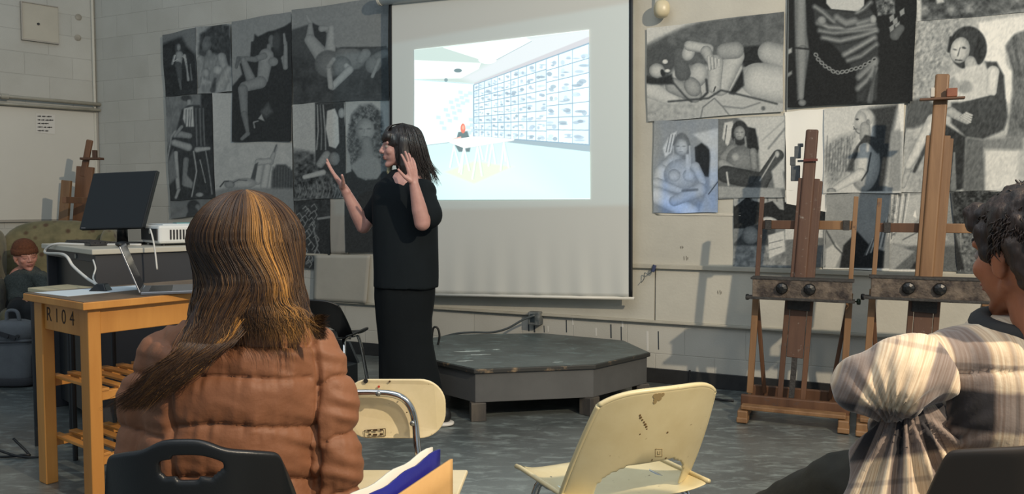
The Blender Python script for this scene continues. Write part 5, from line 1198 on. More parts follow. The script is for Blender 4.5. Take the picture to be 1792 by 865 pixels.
# ---- armchair with a faded floral cover
def floral():
    m = mat('faded_floral', (.50, .46, .33), .9, nscale=7, col2=(.38, .36, .25), bump=.2, bscale=120, sheen=.2, detail=3); nt = m.node_tree; N = nt.nodes; L = nt.links; b = N['Principled BSDF']; src = b.inputs['Base Color'].links[0].from_socket
    tc = N.new('ShaderNodeTexCoord'); v = N.new('ShaderNodeTexVoronoi'); v.inputs['Scale'].default_value = 12; L.new(tc.outputs['Object'], v.inputs['Vector'])
    r = N.new('ShaderNodeValToRGB'); r.color_ramp.elements[0].position = .15; r.color_ramp.elements[0].color = (1, 1, 1, 1); r.color_ramp.elements[1].position = .32; r.color_ramp.elements[1].color = (0, 0, 0, 1); L.new(v.outputs['Distance'], r.inputs[0])
    mx = N.new('ShaderNodeMix'); mx.data_type = 'RGBA'; L.new(r.outputs[0], mx.inputs[0]); L.new(src, mx.inputs[6]); mx.inputs[7].default_value = (*lin((.33, .25, .17)), 1); L.new(mx.outputs[2], b.inputs['Base Color'])
    return m
M_flo = floral()
ac = thing('armchair', 'wide rounded armchair in faded olive floral cloth by the left wall', 'armchair', (-3.86, 6.38, 0))
def sup(mb, c, s, e=2.6, M=None, seg=28, rings=16):
    vs = []; fs = []; c = Vector(c)
    f = lambda a: math.copysign(abs(a)**(2/e), a)
    for i in range(rings+1):
        th = -PI/2+PI*i/rings
        for k in range(seg):
            a = 2*PI*k/seg; v = Vector((s[0]*f(math.cos(th))*f(math.cos(a)), s[1]*f(math.cos(th))*f(math.sin(a)), s[2]*f(math.sin(th))))
            if M is not None: v = M @ v
            vs.append(c+v)
    for i in range(rings):
        for k in range(seg): fs.append((i*seg+k, i*seg+(k+1) % seg, (i+1)*seg+(k+1) % seg, (i+1)*seg+k))
    return mb.add(vs, fs)
AX = Vector((.90, .30, 0)).normalized()   # along the chair's width
AY = Vector((AX.y, -AX.x, 0))             # towards its front
MA = frame((0, 0, 0), AX, -AY, up).to_3x3().to_4x4()
A0 = Vector((-3.70, 6.38, 0))
mb = MB(); sup(mb, A0-AY*.30+Vector((0, 0, .66)), (.44, .13, .43), 3.0, MA @ Matrix.Rotation(-.14, 4, 'X')); mb.build('backrest', M_flo, ac, smooth=True)
for s in (-1, 1):
    mb = MB(); sup(mb, A0+AX*(s*.42)+AY*.05+Vector((0, 0, .36)), (.11, .42, .30), 3.4, MA); mb.build('armrest', M_flo, ac, smooth=True)
    mb = MB(); sup(mb, A0+AX*(s*.42)-AY*.16+Vector((0, 0, .72)), (.075, .20, .30), 3.0, MA); mb.build('wing', M_flo, ac, smooth=True)
mb = MB(); sup(mb, A0+AY*.06+Vector((0, 0, .33)), (.31, .36, .12), 3.6, MA); mb.build('seat_cushion', M_flo, ac, smooth=True)
mb = MB(); sup(mb, A0+AY*.02+Vector((0, 0, .17)), (.46, .40, .13), 5, MA); mb.build('seat_frame', M_flo, ac, smooth=True)
for s in (-1, 1):
    for q in (-1, 1): MB().lathe([(.022, 0), (.03, .06)], A0+AX*(s*.38)+AY*(q*.33), (0, 0, 1), 12).build('leg', M_easel, ac)

# ---- backpack on the floor
bp = thing('backpack', 'grey canvas backpack standing on the floor at the left edge', 'backpack', tuple(floor_at(8, 682)))
M_bag = mat('grey_canvas', (.40, .41, .42), .85, nscale=8, namt=.2, bump=.25, bscale=150); M_bagd = mat('dark_canvas', (.20, .20, .21), .85, bump=.2, bscale=150)
G = floor_at(8, 680)+Vector((0, .12, 0))
mb = MB(); sup(mb, G+Vector((0, 0, .17)), (.155, .11, .17), 4.0); mb.build('body', M_bag, bp, smooth=True)
mb = MB(); sup(mb, G+Vector((0, 0, .36)), (.145, .105, .085), 2.6); mb.build('top_flap', M_bag, bp, smooth=True)
mb = MB(); sup(mb, G+Vector((0, 0, .035)), (.160, .115, .035), 4.5); mb.build('base_panel', M_bagd, bp, smooth=True)
mb = MB(); sup(mb, G+Vector((.165, 0, .13)), (.03, .07, .12), 3); mb.build('side_pocket', M_bagd, bp, smooth=True)
MB().tube(smoothcurve([G+Vector((-.12, -.11, .30)), G+Vector((0, -.122, .305)), G+Vector((.13, -.10, .305)), G+Vector((.152, .0, .30))], 6), .006, 8).build('piping', M_bagd, bp, smooth=True)
MB().beam(G+Vector((-.05, -.11, .37)), G+Vector((.07, -.10, .33)), .03, .006, side=(0, 0, 1)).build('strap', M_bagd, bp)
MB().tube(smoothcurve([G+Vector((-.03, -.03, .43)), G+Vector((-.02, -.03, .50)), G+Vector((.04, -.03, .50)), G+Vector((.06, -.03, .43))], 6), .012, 8).build('grab_handle', M_bag, bp, smooth=True)
for x in (.02, .09): MB().lathe([(.012, 0), (.012, .01)], G+Vector((x, -.105, .345)), (0, -1, 0), 10).build('buckle', M_bagd, bp)

# ---- small things on the front wall
wl = thing('wall_globe', 'small round cream wall globe fixture right of the screen at the top', 'wall light', tuple(onwall(1157, 15, .0)))
gc = onwall(1158, 16, .10)
MB().lathe([(.022, -.07), (.022, .03)], gc, WN, 16).build('mount', mat('grey_mount', (.45, .44, .42), .5), wl, smooth=True)
mb = MB(); sup(mb, gc, (.052, .052, .058), 2.5); mb.build('globe', mat('cream_globe', (.80, .75, .62), .35), wl, smooth=True)
MB().tube([gc+Vector((0, 0, .05)), gc+Vector((0, 0, .13)), gc-WN*.08+Vector((0, 0, .14))], .009, 8).build('stem', mat('grey_mount', 0), wl, smooth=True)
ob = thing('outlet_box', 'dented grey metal outlet box on the lower wall behind the platform, dark drips', 'outlet', tuple(onwall(940, 556, .0)))
q = onwall(941, 555, .0)
slab('box', WP, WU, WN, (q-WP).dot(WU)-.045, (q-WP).dot(WU)+.045, q.z-.05, q.z+.045, .0, .075, mat('smeared_grey', (.50, .51, .50), .5, nscale=18, col2=(.25, .28, .29), bump=.3), ob, bevel=.006)
slab('socket_plate', WP, WU, WN, (q-WP).dot(WU)-.025, (q-WP).dot(WU)+.01, q.z-.03, q.z+.03, .074, .079, mat('dark_socket', (.16, .20, .22), .5), ob, bevel=.002)
cable('extension_cord', [onwall(936, 552, .10), onwall(915, 560, .12), onwall(888, 575, .14), onwall(860, 582, .15), onwall(825, 582, .15), onwall(790, 586, .14), onwall(760, 600, .12), onwall(745, 640, .06)], .008, mat('grey_cord', (.30, .32, .32), .5), 'grey cord running from the outlet box along the wall behind the platform')
cable('extension_cord', [at(757, 612, 5.2), at(756, 590, 5.2), at(759, 574, 5.2), at(766, 575, 5.2), at(769, 590, 5.2), at(764, 612, 5.2)], .007, M_cabb, 'small black cable loop just right of the presenter\'s legs')
# dried drips and dabs on the wall
md = mat('dark_drip', (.25, .27, .28), .6); mw = mat('white_drip', (.80, .79, .76), .5)
def drip(px, py0, py1, w_, m, lab, off=.0): 
    a, b = onwall(px, py0, .0005+off), onwall(px+.5, py1, .0005+off)
    mb = MB().beam(a, b, w_, .002, side=tuple(WU)); o = mb.build('paint_drip', m, None); return props(o, lab, 'paint drip', 'paint drips on the lower wall')
DL = ['dark dried paint drip furthest left, just left below the outlet box', 'wide dark paint drip straight below the outlet box', 'thin dark paint drip under the right corner of the outlet box', 'dark paint drip between the outlet box and the middle of the platform', 'dark paint drip left of the right back corner of the platform', 'dark paint drip just right of the middle white drip', 'dark paint drip rightmost on the wall, just past the platform']
WL = ['short white paint drip right below the outlet box', 'white paint drip touching the strip above the platform middle', 'white paint drip above the back edge of the platform, fourth from the outlet', 'white paint drip high under the strip near the platform corner', 'longest white paint drip, beyond the right corner of the platform']
for i, (x, a, b, w_) in enumerate(((925, 566, 580, .010), (935, 570, 582, .012), (952, 570, 582, .006), (991, 560, 582, .008), (1069, 568, 592, .010), (1087, 572, 600, .008), (1152, 580, 612, .008))):
    drip(x, a, b, w_, md, DL[i])
for i, (x, a, b, w_) in enumerate(((959, 571, 581, .008), (1002, 557, 569, .010), (1043, 574, 588, .010), (1089, 561, 573, .012), (1133, 580, 614, .014))):
    drip(x, a, b, w_, mw, WL[i])
cl_ = thing('binder_clip', 'small dark blue clip hanging on the wall rail right of the screen', 'clip', tuple(onwall(1143, 470, .04)))
MB().box(onwall(1144, 470, .055), (.022, .02, .05), Matrix.Rotation(.3, 4, 'Y')).build('clip_body', mat('dark_blue', (.16, .20, .33), .4), cl_, bevel=.003)
MB().tube(smoothcurve([onwall(1141, 476, .05), onwall(1134, 480, .05), onwall(1128, 478, .05), onwall(1127, 488, .05), onwall(1122, 495, .05)], 6), .003, 6).build('wire', M_steel, cl_, smooth=True)
M_sm = mat('grey_smudge', (.58, .56, .51), .7, nscale=30, namt=.3)
for (x, y, r, lb) in ((1200, 452, .02, 'faint grey hand smudge on the wall just above the rail'), (1193, 433, .012, 'small faint grey smudge on the wall higher above the rail'), (1259, 512, .018, 'faint reddish grey smudge on the wall panel below the rail, left of the easels')):
    mb = MB(); c = onwall(x, y, bdt+.0008)
    for k in range(5): 
        a = k*1.3; p = c+WU*(r*.7*math.cos(a))+up*(r*.4*math.sin(a)); mb.beam(p-up*r*.4, p+up*r*.4, .006, .001, side=tuple(WU))
    props(mb.build('wall_smudge', M_sm, None), lb, 'smudge')
pt = [at(1206, 680, 4.95), at(1207, 648, 4.95)]; pt[0].z = 0
props(MB().tube(pt, .006, 8).build('thin_rod', M_black, None), 'thin black rod standing on the floor left of the easels', 'rod')
for (pts, lb) in (([(1222, 688), (1240, 698), (1262, 702), (1284, 704)], 'dark flat cord on the floor in front of the left easel'),):
    cable('flat_cable', [floor_at(x, y)+Vector((0, 0, .008)) for x, y in pts], .007, M_cabb, lb)

# stains and the moulded mark on the centre chair's back (found by looking from the seat row towards it)
def hit(px, py):
    dg = bpy.context.evaluated_depsgraph_get(); d = ray(px, py).normalized(); r = SC.ray_cast(dg, CO, d)
    return (r[1], r[2] if r[2].dot(d) < 0 else -r[2]) if r[0] else (None, None)
def spot_on(par, name, pts, rad, m):
    """small mark made of flat dabs along image points"""
    mb = MB()
    for (x, y), r in zip(pts, rad):
        p, n = hit(x, y)
        if p is None: continue
        mb.lathe([(r, 0), (r*.9, .0007)], p+n*.0003, n, 10)
    return mb.build(name, m, par) if mb.v else None
bpy.context.view_layer.update()
fix_ = []
spot_on(CC, 'brown_stain', [(1120, 727), (1121, 731), (1124, 735), (1127, 739), (1129, 743), (1131, 747), (1132, 751)], [.003, .004, .003, .003, .004, .0035, .002], Ms)
spot_on(CC, 'tape_residue', [(1147, 693), (1153, 692), (1159, 691), (1148, 699), (1154, 698), (1146, 704)], [.008, .008, .007, .008, .007, .006], mat('tape_residue', (.60, .52, .36), .6))
spot_on(CC, 'paint_fleck', [(1168, 757)], [.003], Ms); spot_on(CC, 'paint_fleck', [(1141, 805)], [.0025], Ms); spot_on(CC, 'paint_fleck', [(1165, 802)], [.003], Ms); spot_on(CC, 'paint_fleck', [(1120, 760)], [.002], Ms)
sq = [(1147+i*1.4, 786) for i in range(9)]+[(1147+i*1.4, 799) for i in range(9)]+[(1147, 786+i*1.5) for i in range(9)]+[(1158.5, 786+i*1.5) for i in range(9)]+[(1151, 790+i*1.2) for i in range(5)]+[(1155, 790+i*1.2) for i in range(5)]+[(1151+i, 795) for i in range(5)]
spot_on(CC, 'moulded_mark', sq, [.0011]*len(sq), mat('mould_shadow', (.66, .58, .42), .5))
# ================================================================== people
def vnoise3(co, sc, seed=0):
    P = co*np.array(sc); I = np.floor(P).astype(np.int64); f = P-I; f = f*f*(3-2*f)
    def h(a, b, c):
        n = np.sin((I[:, 0]+a)*127.1+(I[:, 1]+b)*311.7+(I[:, 2]+c)*74.7+seed*19.19)*43758.5453; return n-np.floor(n)
    r = 0
    for a in (0, 1):
        for b in (0, 1):
            for c in (0, 1):
                r = r+h(a, b, c)*(f[:, 0] if a else 1-f[:, 0])*(f[:, 1] if b else 1-f[:, 1])*(f[:, 2] if c else 1-f[:, 2])
    return r
def head_frame(c, fwd, tilt=0.0, roll=0.0, s=1.0):
    f = Vector(fwd).normalized(); f = (f+Vector((0, 0, tilt))).normalized(); u = (Vector((0, 0, 1))-f*f.z).normalized(); r = f.cross(u)
    u2 = (u+r*roll).normalized(); r = f.cross(u2)
    return frame(c, r*s, f*s, u2*s)
def head(mb, M, neck=(0, -.03, -.17), nr=.055):
    p = lambda x, y, z: M @ Vector((x, y, z)); R = M.to_3x3().to_4x4(); s = R.to_3x3().col[0].length
    mb.ell(p(0, -.012, .030), (.074, .092, .083), R); mb.ell(p(0, .030, -.018), (.059, .060, .082), R); mb.ell(p(0, -.03, -.02), (.066, .06, .07), R)
    mb.cap(p(0, .03, -.06), p(0, .070, -.093), .034*s, .017*s)
    for q in (-1, 1):
        mb.cap(p(q*.050, -.005, -.048), p(q*.006, .066, -.092), .017*s, .015*s); mb.ell(p(q*.036, .058, -.022), (.022, .024, .024), R)
        mb.ell(p(q*.013, .096, -.026), (.009, .010, .008), R); mb.cap(p(q*.012, .082, .022), p(q*.045, .070, .024), .010*s, .009*s)
        mb.ell(p(q*.074, -.006, -.012), (.008, .016, .030), R); mb.ell(p(q*.079, -.010, -.002), (.006, .016, .018), R)
    mb.cap(p(0, .084, .020), p(0, .106, -.018), .008*s, .009*s); mb.cap(p(0, .106, -.018), p(0, .104, -.026), .010*s, .009*s)
    mb.ell(p(0, .084, -.051), (.024, .012, .006), R); mb.ell(p(0, .082, -.061), (.021, .012, .007), R); mb.ell(p(0, .070, -.045), (.032, .022, .020), R)
    mb.cap(p(0, -.018, -.06), p(*neck), nr*s*.95, nr*s)
def face_parts(M, par, lips=(.55, .33, .30), closed=False, brow=(.2, .14, .1)):
    p = lambda x, y, z: M @ Vector((x, y, z)); R = M.to_3x3().to_4x4(); s = R.to_3x3().col[0].length
    for q in (-1, 1):
        if closed: MB().tube(smoothcurve([p(q*.018, .0835, .000), p(q*.031, .0845, -.004), p(q*.044, .075, .0)], 4), .0016*s, 6).build('eyelash', mat('lash_dark', (.10, .07, .06), .6), par, smooth=True)
        else:
            e = MB().ell(p(q*.031, .073, .002), (.0115, .0115, .0115), R).build('eye', mat('eye_white', (.55, .50, .47), .5), par, smooth=True)
            MB().ell(p(q*.031, .0795, .002), (.0055, .0055, .0055), R).build('iris', mat('iris_dark', (.16, .10, .07), .15), par, smooth=True)
        MB().tube(smoothcurve([p(q*.014, .0935, .027), p(q*.030, .090, .033), p(q*.048, .076, .027)], 4), [.0025*s]*4+[.003*s]*3+[.0015*s]*2, 6).build('eyebrow', mat('brow_%g' % brow[0], brow, .8), par, smooth=True)
    MB().ell(p(0, .0875, -.0515), (.0215, .009, .0048), R).ell(p(0, .086, -.0595), (.0185, .009, .0055), R).build('lips', mat('lips_%g' % lips[0], lips, .45), par, smooth=True)
def hand(mb, w_, f, n, th, s=1.0, curl=(.3, .35, .4, .45), fan=(.16, .04, -.08, -.2), tdir=(.75, .65, .15), r=.0082):
    f = Vector(f).normalized(); n = (Vector(n)-f*Vector(n).dot(f)).normalized(); th = (Vector(th)-f*Vector(th).dot(f)-n*Vector(th).dot(n)).normalized(); w_ = Vector(w_)
    mb.cap(w_-f*.02*s, w_+f*.015*s, .024*s, .023*s)
    for i in range(4):
        o = (.030-.0205*i)*s; k = w_+f*(.088-.004*abs(i-1.2))*s+th*o
        mb.cap(w_+f*.012*s+th*(o*.55), k, .0155*s, .0115*s)
        d = (f+th*fan[i]).normalized(); L = (.043, .048, .044, .034)[i]*s; a = 0; q = k
        for j, (m_, rr_) in enumerate(((1, 1.12), (.62, 1.0), (.48, .88))):
            a += curl[i]*(1, .9, .6)[j]; dd = d*math.cos(a)+n*math.sin(a); q2 = q+dd*(L*m_); mb.cap(q, q2, r*rr_*s, r*(rr_-.1)*s); q = q2
    b = w_+f*.018*s+th*.022*s; d = (th*tdir[0]+f*tdir[1]+n*tdir[2]).normalized(); q = b+d*.042*s
    mb.cap(b, q, .0165*s, .0115*s); d2 = (d+f*.35).normalized(); q2 = q+d2*.032*s; mb.cap(q, q2, .0105*s, .009*s); mb.cap(q2, q2+(d2+f*.15).normalized()*.022*s, .009*s, .0078*s)
def skin(name, c, c2): 
    m = mat(name, c, .5, nscale=14, col2=c2, bump=.04, bscale=160); m.node_tree.nodes['Principled BSDF'].inputs['Subsurface Weight'].default_value = .12
    m.node_tree.nodes['Principled BSDF'].inputs['Subsurface Radius'].default_value = (.012, .005, .003); return m

def strands(name, curves, rad, m, par, seg=3, taper=True):
    """hair: many thin tapered tubes in one mesh; curves = arrays of (n,3)"""
    V = []; Fc = []; b = 0
    for P in curves:
        n = len(P); T = np.gradient(P, axis=0); T /= (np.linalg.norm(T, axis=1)[:, None]+1e-9)
        ax_ = min(([.31, .2, .93], [.93, -.3, .1], [-.2, .95, -.2]), key=lambda q: np.abs(T @ np.array(q)).max()); A = np.cross(T, np.array(ax_)); A /= (np.linalg.norm(A, axis=1)[:, None]+1e-9); B = np.cross(T, A)
        r = rad*(np.clip(1.15-np.linspace(0, 1, n)**3, .15, 1) if taper else np.ones(n))
        for k in range(seg):
            a = 2*PI*k/seg; V.append(P+(A*math.cos(a)+B*math.sin(a))*r[:, None])
        for k in range(seg):
            k2 = (k+1) % seg; i = np.arange(n-1); Fc.append(np.stack([b+k*n+i, b+k2*n+i, b+k2*n+i+1, b+k*n+i+1], 1))
        b += seg*n
    V = np.concatenate(V); Fc = np.concatenate(Fc); M = np.array(inv_of(par)); V = V @ M[:3, :3].T+M[:3, 3]
    me = bpy.data.meshes.new(name); me.from_pydata(V.tolist(), [], Fc.tolist()); me.polygons.foreach_set('use_smooth', [True]*len(Fc)); me.materials.append(m); me.update()
    o = bpy.data.objects.new(name, me); C.objects.link(o); o.parent = par; o['kind'] = 'stuff'; return o
def np_curve(pts, n):
    c = np.array([tuple(p) for p in smoothcurve(pts, 6)]); t = np.linspace(0, len(c)-1, n); i = np.clip(t.astype(int), 0, len(c)-2); f = (t-i)[:, None]
    return c[i]*(1-f)+c[i+1]*f
def hairmat(name, c1, c2, rough=.38, sc=(60, 60, 6)):
    m = mat(name, c1, rough, nscale=1.0, col2=c2, stretch=sc, spec=.6, bump=.4, bscale=2.5); return m

# ---------------------------------------------------------------- presenter
YP = 4.45
pw = thing('person', 'standing person in black with long dark hair, arms raised, speaking beside the screen', 'person', (at(712, 745, YP).x, YP, 0))
W_ = lambda px, py, dy=0.0: at(px, py, YP+dy)
M_skin1 = skin('skin_presenter', (.74, .57, .53), (.68, .51, .47))
HM = head_frame(W_(700, 258, -.02), (-1, -.22, 0), -.03)
mb = MB(); head(mb, HM, neck=(0, -.055, -.15), nr=.05)
mb.cap(W_(712, 330), W_(712, 480), .12, .12); mb.cap(W_(678, 338, .10), W_(736, 340, -.10), .048, .048)
# near (left) arm raised beside the face
sh_, el_, wr_ = W_(740, 340, -.12), W_(739, 390, -.26), W_(724.5, 322, -.30)
mb.cap(sh_, el_, .048, .043); mb.cap(el_, el_.lerp(wr_, .35), .042, .041); mb.cap(el_.lerp(wr_, .35), wr_, .041, .025)
hand(mb, wr_, W_(718, 280, -.30)-wr_, (-.75, .5, 0), (-.55, -.8, 0), .92, curl=(.12, .10, .14, .2), fan=(.20, .05, -.08, -.22), tdir=(.6, .6, .35), r=.0092)
# far (right) arm, forearm reaching up to the left, palm up
sh2, el2, wr2 = W_(672, 340, .12), W_(636, 396, .10), W_(603, 331, .02)
mb.cap(sh2, el2, .046, .042); mb.cap(el2, el2.lerp(wr2, .35), .042, .040); mb.cap(el2.lerp(wr2, .35), wr2, .040, .024)
hand(mb, wr2, W_(578, 296, .0)-wr2, (.80, .1, .55), (.35, -.9, .5), 1.0, curl=(.05, .10, .05, -.02), fan=(.12, .02, -.10, -.2), tdir=(.95, .45, .5), r=.0090)
mb.cap(W_(692, 500, .02), W_(694, 715, .03), .06, .04); mb.cap(W_(724, 500, -.02), W_(736, 715, -.03), .06, .04)
body = blob('body', mb, M_skin1, pw, voxel=.0042, smooth=4, fac=.5)
face_parts(HM, pw, brow=(.16, .11, .09))
M_top = mat('black_cloth', (.08, .105, .12), .9, spec=.2, nscale=5, namt=.2, bump=.15, bscale=14)
mb = MB()
def ering(cx_px, y_px, half_px, dy, dep, n=36):
    c = W_(cx_px, y_px, dy); hx = half_px/1400*YP; return [c+Vector((hx*math.cos(a), dep*math.sin(a), 0)) for a in [2*PI*k/n for k in range(n)]]
mb.loft([ering(706, 296, 19, .01, .066), ering(706, 304, 27, .005, .078), ering(706, 313, 38, 0, .092), ering(708, 322, 49, 0, .115), ering(709, 345, 58, 0, .13), ering(710, 390, 58, 0, .14), ering(710, 440, 58, 0, .15), ering(709, 503, 58, 0, .16)])
mb.cap(W_(676, 336, .10), W_(742, 336, -.11), .074, .074); mb.cap(W_(738, 336, -.11), W_(750, 376, -.17), .070, .078); mb.cap(W_(676, 334, .10), W_(650, 378, .11), .056, .055)
def cloth_post(amp, sc, seed=0, nz=None):
    def f(co, me):
        n = normals_of(me); d = (vnoise3(co, sc, seed)-.5)*2*amp+(vnoise3(co, tuple(2*x for x in sc), seed+1)-.5)*amp; return co+n*d[:, None]
    return f
blob('tunic', mb, M_top, pw, voxel=.009, smooth=5, post=cloth_post(.007, (9, 9, 2.5), 3))
M_trs = mat('black_trousers', (.06, .08, .092), .9, spec=.2, nscale=5, namt=.2, bump=.1, bscale=14)
mb = MB()
mb.loft([ering(709, 480, 54, 0, .14), ering(709, 520, 54, 0, .14), ering(708, 560, 50, 0, .13), ering(711, 600, 49, 0, .125), ering(715, 650, 53, 0, .125), ering(719, 700, 57, 0, .13), ering(722, 738, 61, 0, .13)])
blob('trousers', mb, M_trs, pw, voxel=.009, smooth=5, post=cloth_post(.010, (11, 11, 2.0), 5))
for (x, dy, q) in ((752, -.10, 1), (690, .04, 0)):
    c = W_(x, 745, dy); c.z = 0
    mb = MB(); mb.ell(c+Vector((-.0, 0, .045)), (.12, .048, .045)); mb.ell(c+Vector((.06, .0, .055)), (.06, .045, .055)); sho = blob('shoe', mb, mat('black_shoe', (.09, .09, .09), .5), pw, voxel=.006, smooth=3)
    mb = MB(); sup(mb, c+Vector((0, 0, .014)), (.135, .054, .014), 3.0); so = mb.build('sole', mat('white_sole', (.80, .78, .74), .5), sho, smooth=True)
M_h1 = hairmat('dark_brown_hair', (.16, .13, .12), (.09, .075, .07), .45)
hp = lambda x, y, z: HM @ Vector((x, y, z)); HR = HM.to_3x3().to_4x4()
mb = MB(); mb.ell(hp(0, -.020, .040), (.090, .105, .088), HR)
mb.cap(hp(0, -.07, .0), hp(0, -.115, -.20), .072, .055); mb.cap(hp(.02, -.115, -.12), hp(.01, -.15, -.22), .04, .02)
for q in (-1, 1): mb.cap(hp(q*.066, -.015, .035), hp(q*.070, -.020, -.10), .036, .030); mb.cap(hp(q*.070, -.02, -.10), hp(q*.062, -.04, -.22), .032, .018)
mb.cap(hp(-.05, .066, .060), hp(.05, .066, .060), .026, .026); mb.cap(hp(-.045, .080, .050), hp(.045, .080, .050), .016, .016)
blob('hair', mb, M_h1, pw, voxel=.006, smooth=3, post=cloth_post(.004, (70, 70, 12), 2))
rs = np.random.RandomState(5); cs = []
for i in range(420):
    a = rs.uniform(-PI*.95, PI*.95); q = math.copysign(1, a); az = abs(a)   # 0 = forehead side
    x0 = math.sin(az)*.085*q; y0 = math.cos(az)*.09-.02
    if az < .6: pts = [hp(x0*.1, -.02, .132), hp(x0*.6, y0*.75, .118), hp(x0, y0+.012, .085), hp(x0*1.05, y0+.022, .045+rs.uniform(-.01, .01))]
    else:
        r1 = 1.06+rs.uniform(0, .06); L = rs.uniform(.12, .21) if az > 1.2 else rs.uniform(.10, .17); b = -.028*az/PI
        pts = [hp(x0*.15, -.02, .130), hp(x0*.8*r1, y0*.8*r1-.01, .10), hp(x0*r1, y0*r1-.02, .02), hp(x0*r1*.95, y0*r1-.03+b*.6, -.08), hp(x0*r1*.8+rs.uniform(-.02, .02), y0*r1-.05+b*1.6+rs.uniform(-.02, .02), -.02-L)]
    cs.append(np_curve(pts, 14))
strands('hair_strands', cs, .0026, M_h1, pw)
mb = MB(); mb.tube(smoothcurve([hp(.045, .045, -.085), hp(.052, .062, -.12), hp(.045, .052, -.155), hp(.04, .058, -.18)], 5), [.012]*6+[.015]*5+[.010]*4+[.004], 8); mb.build('pale_lock', mat('pale_hair', (.66, .64, .50), .5, nscale=30, namt=.3), pw, smooth=True)['label'] = 'pale blonde end of hair under the chin'

# ---------------------------------------------------------------- seated woman in the brown padded jacket
YW = 1.78; sW = 1400/YW
wm = thing('person', 'person seated with back to the camera, long brown hair, brown padded jacket', 'person', (at(425, 700, YW).x, YW+.1, 0))
Q = lambda px, py, dy=0.0: at(px, py, YW+dy)
M_skin2 = skin('skin_light', (.78, .58, .48), (.72, .52, .42))
HW = head_frame(Q(432, 432, .03), (.25, 1, 0), .02)
mb = MB(); head(mb, HW); mb.cap(Q(430, 600, .1), Q(420, 820, .12), .13, .14)
for q, hx in ((1, 560), (-1, 260)):
    e_ = Q(hx+(18*q), 800, .05); w2 = Vector((Q(420, 700).x+q*.10, YW+.36, .62)); mb.cap(Q(hx-(15*q), 640, .08), e_, .038, .035); mb.cap(e_, w2, .038, .026)
    hand(mb, w2, (-.5*q, .7, -.2), (0, -.1, -1), (-.6*q, .3, .3), .95)
hipL, hipR = Vector((Q(400, 700).x-.14, YW+.12, .50)), Vector((Q(440, 700).x+.04, YW+.12, .50))
blob('body', mb, M_skin2, wm, voxel=.006, smooth=4, fac=.5); face_parts(HW, wm)
M_den = mat('dark_denim', (.14, .16, .22), .8, nscale=60, namt=.3, bump=.2, bscale=200)
mb = MB(); mb.cap(hipL, hipR, .13, .13)
for h_ in (hipL, hipR):
    k = h_+Vector((-.09, .43, .02)); mb.cap(h_, k, .085, .06); mb.cap(k, k+Vector((0, .02, -.42)), .058, .045)
blob('jeans', mb, M_den, wm, voxel=.012, smooth=4)
for h_ in (hipL, hipR):
    c = h_+Vector((-.09, .50, 0)); c.z = .04; mb = MB(); mb.ell(c, (.045, .12, .04)); blob('shoe', mb, mat('black_shoe', 0), wm, voxel=.008, smooth=3)
# jacket
M_jk = mat('brown_nylon', (.53, .355, .25), .6, spec=.35, nscale=3, col2=(.47, .305, .21), bump=.25, bscale=38)
def rg(cx, y, half, dy, dep, n=40, e=2.3):
    c = Q(cx, y, dy); hx = half/sW; o = []
    for k in range(n):
        a = 2*PI*k/n; ca, sa = math.cos(a), math.sin(a); o.append(c+Vector((hx*math.copysign(abs(ca)**(2/e), ca), dep*math.copysign(abs(sa)**(2/e), sa), 0)))
    return o
mb = MB()
mb.loft([rg(440, 520, 60, .06, .07), rg(438, 545, 92, .06, .10), rg(432, 570, 128, .06, .125), rg(425, 600, 152, .06, .15), rg(418, 660, 160, .06, .165), rg(412, 750, 158, .07, .175), rg(408, 850, 160, .08, .185), rg(408, 980, 165, .09, .20)])
mb.cap(Q(540, 612, .06), Q(574, 690, .06), .066, .062); mb.cap(Q(574, 690, .06), Q(584, 780, .05), .062, .060); mb.cap(Q(584, 780, .05), Q(588, 880, .06), .060, .058); mb.cap(Q(588, 880, .06), Q(545, 900, .28), .058, .045); mb.cap(Q(545, 900, .28), Vector((Q(420, 700).x+.11, YW+.34, .62)), .045, .038)
mb.cap(Q(300, 618, .06), Q(258, 690, .05), .064, .060); mb.cap(Q(258, 690, .05), Q(254, 790, .04), .060, .058); mb.cap(Q(254, 790, .04), Q(258, 880, .06), .058, .056); mb.cap(Q(258, 880, .06), Q(290, 900, .28), .056, .045); mb.cap(Q(290, 900, .28), Vector((Q(420, 700).x-.11, YW+.34, .62)), .045, .038)
mb.cap(Q(380, 535, .05), Q(480, 535, .05), .05, .05)
